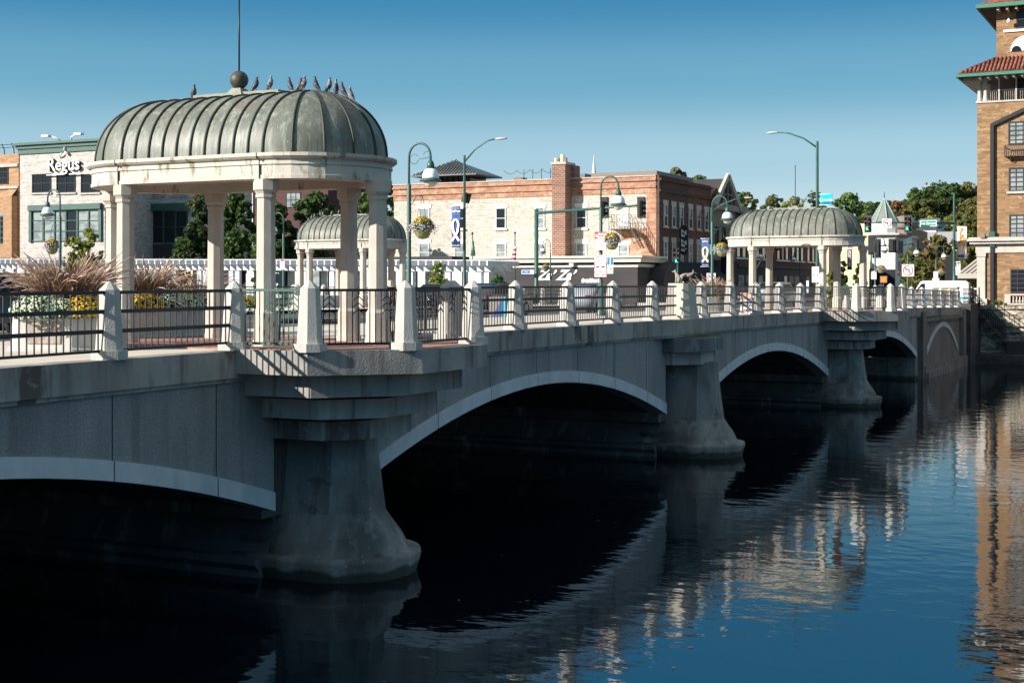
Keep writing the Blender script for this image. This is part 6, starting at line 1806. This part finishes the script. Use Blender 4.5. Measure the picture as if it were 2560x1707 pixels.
# striped awning on the street side of the hotel
aw = thing('striped_awning', 'grey and white striped awning projecting from the hotel side', 'awning', (0,0,0))
s = MB(); s2 = MB()
xa_, xb_ = XH+1.5, XH+9
yz = [(YH+.02, zat(640, XH+2, YH)), (onX(2397, XH+2), zat(684, XH+2, 16.5))]
for k in range(16):
    f0, f1 = k/16, (k+1)/16
    m_ = s if k % 2 else s2
    x0_, x1_ = xa_+(xb_-xa_)*f0, xa_+(xb_-xa_)*f1
    m_.add([(x0_, yz[0][0], yz[0][1]), (x1_, yz[0][0], yz[0][1]), (x1_, yz[1][0], yz[1][1]), (x0_, yz[1][0], yz[1][1]), (x0_, yz[1][0], yz[1][1]-.35), (x1_, yz[1][0], yz[1][1]-.35)], [(0,1,2,3),(3,2,5,4)])
(ya_, za_), (yb_, zb_) = yz
for k in range(9):                # end panel, its stripes run with the slope
    m_ = s if k % 2 else s2
    f0, f1 = k/9, (k+1)/9
    lo0, lo1 = za_-(za_-zb_)*f0, za_-(za_-zb_)*f1
    y0_, y1_ = yb_+(ya_-yb_)*f0, yb_+(ya_-yb_)*f1
    m_.add([(xa_, ya_, lo0), (xa_, y0_, zb_), (xa_, y1_, zb_), (xa_, ya_, lo1)], [(0,1,2,3)])
s2.add([(xa_, ya_, zb_), (xa_, yb_, zb_), (xa_, yb_, zb_-.35), (xa_, ya_, zb_-.35)], [(0,1,2,3)])
s.build('dark_stripes', mat('dark_grey_canvas', (0.09,0.08,0.075), .8), aw); s2.build('pale_stripes', mat('light_grey_canvas', (0.40,0.37,0.34), .8), aw)

# --- rubble retaining wall and riverside stairs below the hotel
w = thing('retaining_wall', 'rough rubble stone retaining wall under the brick hotel', 'wall', (0,0,0))
XW = 101.6
s = MB(); s.box(XW, XH+.5, -60, 14.9, -1, 3.55); s.build('wall', m_rubble, w)
s = MB()
R = random.Random(3)
y = 14.6
while y > -20:
    L_ = R.uniform(.5, 1.2); s.box(XW-.12-R.uniform(0,.08), XH-.1, y-L_+.04, y, 3.5+R.uniform(0,.03), 3.72+R.uniform(0,.06)); y -= L_
for k in range(260):
    y = R.uniform(2, 14.6); z = R.uniform(.3, 3.4); a_, h_ = R.uniform(.15,.4), R.uniform(.06,.14)
    s.rbox((XW-.02, y, z), (R.uniform(.08,.2), a_, h_), R.uniform(-.1,.1))
s.build('rough_stones', m_rubble, w)
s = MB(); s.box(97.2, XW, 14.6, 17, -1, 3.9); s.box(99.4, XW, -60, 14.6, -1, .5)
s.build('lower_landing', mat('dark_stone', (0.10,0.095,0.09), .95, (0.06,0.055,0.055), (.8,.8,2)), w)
st = thing('stairs', 'dark concrete stairs with black pipe railings descending below the hotel', 'stairs', (0,0,0))
y_a, z_a = onX(2428, 100.7), 3.85
y_b = onX(2512, 100.7); z_b = zat(852, 100.7, y_b)
s = MB(); ns = 14
for k in range(ns):
    y0_ = y_a+(y_b-y_a)*k/ns; y1_ = y_a+(y_b-y_a)*(k+1)/ns; z_ = z_a+(z_b-z_a)*(k+1)/ns
    s.box(100.7, XW-.12, y1_, y0_+.03, z_-.10, z_)
s.box(100.2, XW-.1, y_b-1.6, y_b, z_b-.12, z_b-.02); s.box(100.2, 100.5, y_b-1.5, y_b-.2, -1, z_b-.123)
s.build('steps', m_darkwall, st)
for xx, nm in ((100.7, 0), (XW-.14, 1)):
    s = MB()
    for dz in (.95, .62, .30): s.beam((xx, y_a, z_a+dz), (xx, y_b, z_b+dz), .045, .045)
    for k in range(16): f = k/15; s.beam((xx, y_a+(y_b-y_a)*f, z_a+(z_b-z_a)*f), (xx, y_a+(y_b-y_a)*f, z_a+(z_b-z_a)*f+.95), .025, .025)
    for dz in (.95, .5): s.beam((xx, y_b, z_b+dz), (xx, y_b-1.5, z_b+dz), .045, .045); s.beam((xx, y_b-1.5, z_b+dz), (xx, y_b-5, z_b-1.2+dz), .045, .045)
    s.build('handrail', m_iron, st)
rl = thing('stair_gate_railing', 'black pipe railing at the head of the stairs beside the last bridge post', 'railing', (0,0,0))
s = MB(); y0_ = YP; 
for dz in (.98, .68, .38, .12): s.beam((97.6, y0_, 3.7+dz+.2), (100.4, y0_-.15, 3.7+dz+.2), .045, .045)
for k in range(8): s.beam((97.6+.4*k, y0_-.02*k, 3.8), (97.6+.4*k, y0_-.02*k, 4.9), .03, .03)
for k in range(2): s.beam((100.5, y0_-.2-.4*k, 3.7), (100.5, y0_-.2-.4*k, 5.0), .08, .08)
s.build('rails', m_iron, rl)
bush('ivy', 'small green ivy tuft on top of the rubble wall by the drainpipe', (XW+.3, onX(2493, XW), 3.6), (1.2, .5), m_lB, .12, 500, 'plant')

# ------------------------------------------------------------------ vehicles
m_cglass = mat('car_window_glass', (0.012,0.015,0.018), 0.25, spec=0.12)
def car(label, loc, rz, m_body, kind='car', stripe=None, cat='car'):
    t = thing({'car': 'parked_car', 'van': 'delivery_van', 'suv': 'suv'}[kind], label, cat, loc, rz, 'vehicles on the street')
    if kind == 'van':
        L, W, prof = 5.4, 1.95, [(-2.7,.35),(-2.7,1.15),(-2.62,2.25),(-2.3,2.4),(1.2,2.4),(1.45,2.3),(2.05,1.35),(2.55,1.15),(2.7,.9),(2.7,.35)]
        gl = [(1.05,2.15),(1.35,2.12),(1.88,1.42),(1.05,1.38)]; wx = (-1.7, 1.75)
    elif kind == 'suv':
        L, W, prof = 4.7, 1.85, [(-2.3,.4),(-2.35,.95),(-2.2,1.45),(-1.9,1.72),(.3,1.76),(.9,1.35),(1.15,1.1),(2.1,1.0),(2.35,.75),(2.35,.4)]
        gl = [(-1.95,1.58),(.25,1.62),(.95,1.15),(-2.05,1.08)]; wx = (-1.4, 1.45)
    else:
        L, W, prof = 4.4, 1.76, [(-2.2,.35),(-2.2,.85),(-2.0,1.0),(-1.35,1.35),(-.7,1.47),(.2,1.45),(.95,1.02),(1.9,.92),(2.2,.65),(2.2,.35)]
        gl = [(-1.25,1.28),(-.65,1.38),(.18,1.36),(.85,1.02),(-1.6,1.0)]; wx = (-1.35, 1.38)
    s = MB(); rings = []
    zm_ = max(z for x, z in prof)
    for f, g_ in ((-1,.93),(-.97,.98),(-.5,1.0),(.5,1.0),(.97,.98),(1,.93)):
        rings.append([(x*g_, W/2*f*(1 if z < 1.05 else 1-.17*(z-1.05)/(zm_-1.05+1e-3)*(1 if kind != 'van' else .35)), z if abs(f) < .9 else z*.99) for x, z in prof])
    s.loft(rings, True, True, True); bo = s.build('body', m_body, t)
    for sg in (-1, 1):
        v = [(x, sg*(W/2*(1-.17*max(0, (z-1.05)/(zm_-1.05))*(1 if kind != 'van' else .35))+.012), z) for x, z in gl]
        s = MB(); s.add(v + [(x, y-sg*.02, z) for x, y, z in v], [tuple(range(len(v))), tuple(range(2*len(v)-1, len(v)-1, -1))]); s.build('side_window', m_cglass, t)
    wsx = {'van': ((1.50,2.24),(2.04,1.38)), 'suv': ((.36,1.74),(.92,1.36)), 'car': ((.25,1.43),(.93,1.05))}[kind]
    s = MB(); (xa_, za_), (xb_, zb__) = wsx
    s.add([(xa_+.03,-W*.38,za_+.0),(xa_+.03,W*.38,za_),(xb_+.03,W*.42,zb__),(xb_+.03,-W*.42,zb__)], [(0,1,2,3)]); s.build('windscreen', m_cglass, t)
    wsr = {'van': ((-2.66,2.1),(-2.72,1.4)), 'suv': ((-2.0,1.70),(-2.24,1.3)), 'car': ((-.82,1.46),(-1.45,1.30))}[kind]
    s = MB(); (xa_, za_), (xb_, zb__) = wsr
    s.add([(xa_-.03,W*.36,za_),(xa_-.03,-W*.36,za_),(xb_-.05,-W*.4,zb__),(xb_-.05,W*.4,zb__)], [(0,1,2,3)]); s.build('rear_window', m_cglass, t)
    for x in wx:
        for sg in (-1, 1):
            s = MB(); rr = []
            for yy, r_ in ((-.11,.30),(-.09,.335),(.09,.335),(.11,.30)): rr.append([(x+r_*cos(a), sg*(W/2-.09)+yy, .335+r_*sin(a)) for a in [i*pi/9 for i in range(18)]])
            s.loft(rr, True, True, True); wh = s.build('wheel', m_tyre, t)
            s = MB(); rr = []
            for yy in (-.115, .115): rr.append([(x+.2*cos(a), sg*(W/2-.09)+yy, .335+.2*sin(a)) for a in [i*pi/7 for i in range(14)]])
            s.loft(rr, True, True, False); s.build('rim', bpy.data.materials['light_grey_metal'], wh)
    xr_, xf_ = -L/2, L/2
    for sg in (-1, 1):
        MB().box(xf_*.99-.1, xf_*.99-.02, sg*W*.36-.14, sg*W*.36+.14, .62, .8).build('headlight', m_globe, t)
        MB().box(xr_*1.0-.01+.02, xr_*1.0+.12, sg*W*.38-.11, sg*W*.38+.11, .78, .93).build('taillight', m_lens, t)
    if stripe:
        for sg in (-1, 1): s = MB(); s.add([(-2.5, sg*W*.503, 1.0),(1.0, sg*W*.503, 1.0),(2.2, sg*W*.503, .72),(2.3, sg*W*.503, .55),(.9, sg*W*.503, .72),(-2.5, sg*W*.503, .84)], [(0,1,2,3,4,5)]); s.build('blue_stripe', stripe, t)
    t.scale = (.87,)*3
    return t
def paint(n, c): return mat(n, c, .3, spec=.5, coat=.6)
pw, pk, ps, pb = paint('white_car_paint', (.72,.73,.74)), paint('black_car_paint', (.015,.017,.02)), paint('silver_car_paint', (.35,.38,.41)), paint('grey_car_paint', (.03,.035,.045))
zr = zdeck(98)-.13
x, y = plan(2345, 107); car('white van with a cyan stripe crossing at the far end of the bridge', (x, y, ZB-.55), radians(98), pw, 'van', m_cyan, 'van')
x, y = plan(2432, 110); car('white SUV just left of the brick hotel', (x, y-.3, ZB-.55), radians(100), pw, 'suv')
car('silver rounded car behind the right-hand pavilion columns', (onY(1945, 24.3), 24.3, zdeck(74)-.13), radians(0), ps, 'suv')
car('dark SUV behind the leftmost purple grass', (24.9, 26.0, zdeck(24)-.13), radians(180), pb, 'suv')
car('black pickup-like car behind the yellow chrysanthemums', (29.4, 30.0, zdeck(29)-.13), radians(180), pk, 'car')
car('black low car on the bridge behind the second railing bay right of the big balcony', (55, 31.0, zdeck(53)-.13), radians(180), pk, 'car')
car('silver car on the bridge left of the fox plinth', (57.5, 24.6, zdeck(58)-.13), 0, ps, 'car')
car('dark grey car on the bridge left of the silver one', (48.0, 24.6, zdeck(48)-.13), 0, pb, 'car')
car('white car far up the street under the turret', (onY(2160, 24.5), 24.5, zr), 0, pw, 'car')

# person on a bicycle
px, py = plan(2437, 101.5)
person = {'hip':((0,0,.98),.13),'waist':((.08,0,1.15),.12),'chest':((.22,0,1.38),.14),'neck':((.31,0,1.52),.055),'head':((.36,0,1.66),.095),'top':((.37,0,1.74),.06),
          'shl':((.22,.17,1.42),.065),'ell':((.36,.23,1.20),.045),'hal':((.56,.22,1.08),.038),'shr':((.22,-.17,1.42),.065),'elr':((.36,-.23,1.20),.045),'har':((.56,-.22,1.08),.038),
          'thl':((.05,.10,.94),.09),'knl':((.36,.11,.82),.065),'fol':((.18,.11,.42),.04),'tol':((.30,.11,.38),.035),'thr':((.05,-.10,.94),.09),'knr':((.30,-.11,.62),.065),'for':((.10,-.11,.24),.04),'tor':((.22,-.11,.20),.035)}
PE = [('hip','waist'),('waist','chest'),('chest','neck'),('neck','head'),('head','top'),('chest','shl'),('shl','ell'),('ell','hal'),('chest','shr'),('shr','elr'),('elr','har'),('hip','thl'),('thl','knl'),('knl','fol'),('fol','tol'),('hip','thr'),('thr','knr'),('knr','for'),('for','tor')]
pt = thing('person', 'cyclist in dark clothes leaning on handlebars left of the hotel pilaster', 'person', (px, py, zr), radians(150)); pt.scale = (.88,)*3
me = skinmesh('body', person, PE, 'hip', 1); me.materials.clear(); me.materials.append(m_shirt); link('body', me, pt)
MB().sphere((.365,0,1.665), .098, 12, 8, (1,.85,1.15)).build('face', m_skin, pt)
MB().sphere((.345,0,1.70), .107, 12, 8, (1,.9,1.0)).build('hair', m_signk, pt)
bc = thing('bicycle', 'bicycle ridden by the dark-clothed cyclist', 'bicycle', (px, py, zr), radians(150)); bc.scale = (.88,)*3
for x, nm in ((-.42, 'wheel'), (.62, 'wheel')):
    s = MB(); s.tube([(x+.33*cos(a), 0, .34+.33*sin(a)) for a in [i*pi/12 for i in range(25)]], .018, 5)
    for k in range(8): s.beam((x,0,.34), (x+.33*cos(k*pi/4),0,.34+.33*sin(k*pi/4)), .004, .004)
    s.build('wheel', m_tyre, bc)
s = MB()
for p_, q_ in (((-.42,0,.34),(.08,0,.30)), ((.08,0,.30),(-.06,0,.88)), ((-.42,0,.34),(-.04,0,.78)), ((-.04,0,.78),(.46,0,.82)), ((.08,0,.30),(.46,0,.78)), ((.44,0,.98),(.62,0,.34))): s.tube([p_, q_], .018, 6)
s.build('frame', m_green, bc)
s = MB(); s.tube([(.46,0,.98),(.5,0,1.05),(.5,.24,1.06)], .012, 5); s.tube([(.5,0,1.05),(.5,-.24,1.06)], .012, 5); s.build('handlebar', m_iron, bc)
MB().rbox((-.08,0,.90), (.26,.14,.05)).build('saddle', m_signk, bc)

nb_ = thing('news_box', 'tan news box behind the last close-set railing posts', 'box', (*plan(2366, 96), zdeck(96)), 0)
s = MB(); s.box(-.5, .5, -.75, .75, 0, 1.25); s.build('cabinet', m_taupe, nb_); s = MB(); s.box(-.55, .55, -.8, .8, 1.252, 1.33); s.build('lid', m_stone, nb_); s = MB(); s.box(-.512, -.502, -.5, .2, .95, 1.15); s.build('label_panel', m_yellow, nb_)

# flag poles on the far bank
for sx, syt, mm, lb in ((1287.5, 585, None, 'flag pole with a furled red and white striped flag before the white brick wall'), (1181, 586, m_green, 'flag pole with a furled green flag before the white brick wall')):
    X = 100.0; y = onX(sx, X); t = thing('flag_pole', lb, 'flag pole', (X, y, ZB), 0)
    zt_ = zat(syt, X, y)-ZB
    MB().lathe([(.06,0),(.04,zt_)], n=8).build('pole', m_green, t); MB().sphere((0,0,zt_+.08), .1, 8, 6).build('ball', m_darkwall, t)
    z1, z0 = zat(617 if not mm else 602, X, y)-ZB, zat(650 if not mm else 640, X, y)-ZB
    if mm is None:
        for k in range(6):
            s = MB(); a, c = z0+(z1-z0)*k/6, z0+(z1-z0)*(k+1)/6
            s.loft([[(0.1*cos(q)+.0, (.12+.10*(1-k/6))*sin(q)+.14-.03*k, z) for q in [i*pi/4 for i in range(8)]] for z in (a, c)], True, True, True); s.build('stripe', m_signr if k % 2 == 0 else m_signw, t)
    else:
        s = MB(); s.loft([[(.08*cos(q), r_*sin(q)-.06, z) for q in [i*pi/4 for i in range(8)]] for r_, z in ((.22,z0),(.16,z0+.5),(.06,z1))], True, True, True); s.build('flag_cloth', m_green, t)

# ------------------------------------------------------------------ trees
def T(name, label, sx, Z, sytop, wpx, m, leaf=.4, n=2600, low=.2, **k):
    x, y = plan(sx, Z); h = zat(sytop, x, y) - ZB; w_ = wpx/FS*Z
    return tree(name, label, (x, y, ZB-.1), h, w_, m, leaf, n, low=low, **k)
T('maple_tree', 'dark green tree left of the middle column of the big pavilion', 590, 126, 470, 110, m_lA, .34, 5200, .05, nb=12)
T('maple_tree', 'darkest tree directly left behind the column with the lit base', 505, 130, 474, 105, m_lE, .36, 4200, .05, nb=12)
T('maple_tree', 'green tree between the middle column and the farthest dome', 690, 128, 500, 110, m_lA, .34, 4200, .05, nb=12)
T('maple_tree', 'green tree just above the farthest dome', 785, 130, 476, 120, m_lA, .34, 4600, .1, nb=12)
T('maple_tree', 'low sunlit green tree left of the farthest dome', 662, 122, 560, 80, m_lB, .3, 2600, .1)
T('maple_tree', 'green tree between the right columns of the big pavilion', 905, 140, 478, 90, m_lB, .36, 2800, .1)
T('maple_tree', 'bright green tree filling the gap before the white brick building', 968, 152, 452, 100, m_lB, .38, 3400, .1)
T('maple_tree', 'small tree right of the leftmost deep shade', 450, 124, 590, 50, m_lB, .3, 1300, .1)
T('young_tree', 'tall light green shrub before the office building window', 222, 96, 566, 66, m_lF, .22, 1500, .05)
T('young_tree', 'shorter light green shrub left of the tall one before the office building', 182, 96, 588, 46, m_lF, .22, 900, .05)
T('young_tree', 'yellow-green sapling before the pergola end', 1095, 88, 650, 54, m_lF, .17, 900, .0)
T('young_tree', 'low green bush before the charcoal sign wall', 1244, 96, 684, 52, m_lB, .2, 1100, .0)
T('oak_tree', 'rounded blue-green tree behind the corner building roof, left one', 1690, 230, 416, 68, m_lG, .55, 2200, .3)
T('oak_tree', 'lighter tree to its right behind the corner building roof', 1745, 225, 436, 96, m_lB, .55, 2400, .3)
T('oak_tree', 'green tree right behind the steep gable', 1820, 235, 462, 84, m_lB, .55, 2400, .3)
T('oak_tree', 'orange-tinged tree behind the steep gable', 1868, 240, 478, 74, m_lC, .55, 2200, .3)
T('autumn_tree', 'pale yellow tree left of the cyan banner', 1930, 250, 486, 90, m_lC, .55, 2000, .2, thin=.8)
T('autumn_tree', 'golden tree behind the right-hand roof ball', 1985, 240, 490, 76, m_lF, .5, 1900, .2)
T('oak_tree', 'pale grey-green thin tree behind the tallest street light', 2035, 250, 478, 90, m_lG, .5, 1500, .2, thin=.7)
T('oak_tree', 'large fresh green tree right of the cyan banner', 2125, 235, 478, 110, m_lB, .55, 3600, .1, nb=12)
T('oak_tree', 'narrow green tree between the dome and the turret', 2180, 240, 506, 50, m_lA, .5, 1800, .1)
T('autumn_tree', 'orange-red tree right of the turret roof', 2240, 262, 500, 60, m_lR, .55, 1800, .1)
T('street_tree', 'rusty brown street tree left of the tall signal mast', 2345, 150, 585, 96, m_lD, .34, 4200, .15, thin=1.0)
T('street_tree', 'olive street tree behind the arched lamps', 2285, 158, 612, 80, m_lC, .34, 2600, .12)
T('street_tree', 'thin leafy street tree before the white building', 2300, 140, 640, 74, m_lC, .26, 1300, .05)
T('street_tree', 'dark olive tree between the signal mast and the hotel', 2425, 140, 575, 76, m_lC, .34, 3400, .1)
T('street_tree', 'dark slender tree beside the SCULPTURE banner', 2108, 130, 650, 24, m_lE, .26, 1100, .0)
T('street_tree', 'green shrub right of the SCULPTURE banner', 2150, 130, 655, 34, m_lB, .26, 1100, .0)
T('young_tree', 'pale shrub in a tub between the right pavilion columns', 2078, 78, 675, 30, m_lC, .16, 600, .0)
# wooded hill
hl = MB(); N = 40
def hillz(x, y):
    f = min(1, max(0, (x-232)/70.0)); f = f*f*(3-2*f)
    g_ = min(1, max(0, (95-y)/60.0)); g_ = g_*g_*(3-2*g_)
    return ZB - .2 + 15.5*f*g_ + 2*sin(x*.05)*f
vs = []; 
for i in range(N+1):
    for j in range(N+1):
        x = 225 + 300*i/N; y = -150 + 300*j/N; vs.append((x, y, hillz(x, y)))
hl.add(vs, [(i*(N+1)+j, (i+1)*(N+1)+j, (i+1)*(N+1)+j+1, i*(N+1)+j+1) for i in range(N) for j in range(N)], True)
tag(hl.build('hill', m_hill), kind='structure')
hills = [(2262, 285, 512, 80, m_lE, 'dark tree at the left foot of the wooded hill'), (2290, 292, 468, 96, m_lA, 'dark green tree on the left shoulder of the hill'), (2335, 300, 452, 104, m_lE, 'tallest dark tree crowning the hill behind the street light arm'), (2372, 296, 456, 90, m_lA, 'dark green tree behind the tall signal mast on the hill'),
         (2412, 300, 455, 90, m_lC, 'green-gold tree on the hilltop left of the hotel'), (2455, 300, 452, 90, m_lE, 'dark hilltop tree touching the hotel edge'), (2308, 270, 492, 76, m_lC, 'olive-yellow tree on the hillside under the tallest one'), (2350, 272, 492, 84, m_lE, 'very dark tree on the middle of the hillside'),
         (2398, 272, 500, 80, m_lE, 'dark tree on the hillside beside the signal mast'), (2440, 262, 488, 84, m_lC, 'olive tree on the hillside against the hotel'), (2330, 254, 534, 50, m_lF, 'small bright yellow-green tree low on the hillside'), (2372, 254, 534, 56, m_lF, 'small golden-green tree low on the hillside by the mast'), (2350, 250, 548, 34, m_lR, 'small reddish tree low on the hillside'), (2285, 262, 530, 60, m_lE, 'dark twiggy tree low on the left hillside'), (2275, 250, 548, 50, m_lB, 'green tree at the hill foot behind the far signal')]
for i, (sx, Z, sy, w_, m_, lb) in enumerate(hills):
    x, y = plan(sx, Z); z0 = hillz(x, y); h = zat(sy, x, y) - z0
    tree('hill_tree', lb, (x, y, z0-.3), h, w_/FS*Z*1.15, m_, .6, 3000 if w_ > 60 else 1500, low=.02, group='trees on the wooded hill', nb=11)
for i in range(14):
    sx = 2020 + i*22; Z = 330; x, y = plan(sx, Z)
    if hillz(x, y) < 6: continue
    h = zat(500, x, y) - hillz(x, y)
    if h > 3: tree('hill_tree', 'one of the indistinct trees filling the ridge at the back of the hill', (x, y, hillz(x, y)-.3), h, 8, m_lE, .8, 900, low=.02, group='background ridge trees')

# a few fallen leaves drifting on the river
R = random.Random(21); q = MB()
for i in range(70):
    x, y = R.uniform(8, 60), R.uniform(-2, 12.5); a = R.uniform(0, 6.28); r_ = R.uniform(.03, .06)
    q.add([(x+r_*cos(a+k*1.57)*(1 if k % 2 else .6), y+r_*sin(a+k*1.57)*(1 if k % 2 else .6), .012-.12) for k in range(4)], [(0,1,2,3)])
tag(q.build('fallen_leaves', m_lD), 'tiny scattered fallen leaves floating on the dark river', 'leaves', kind='stuff')
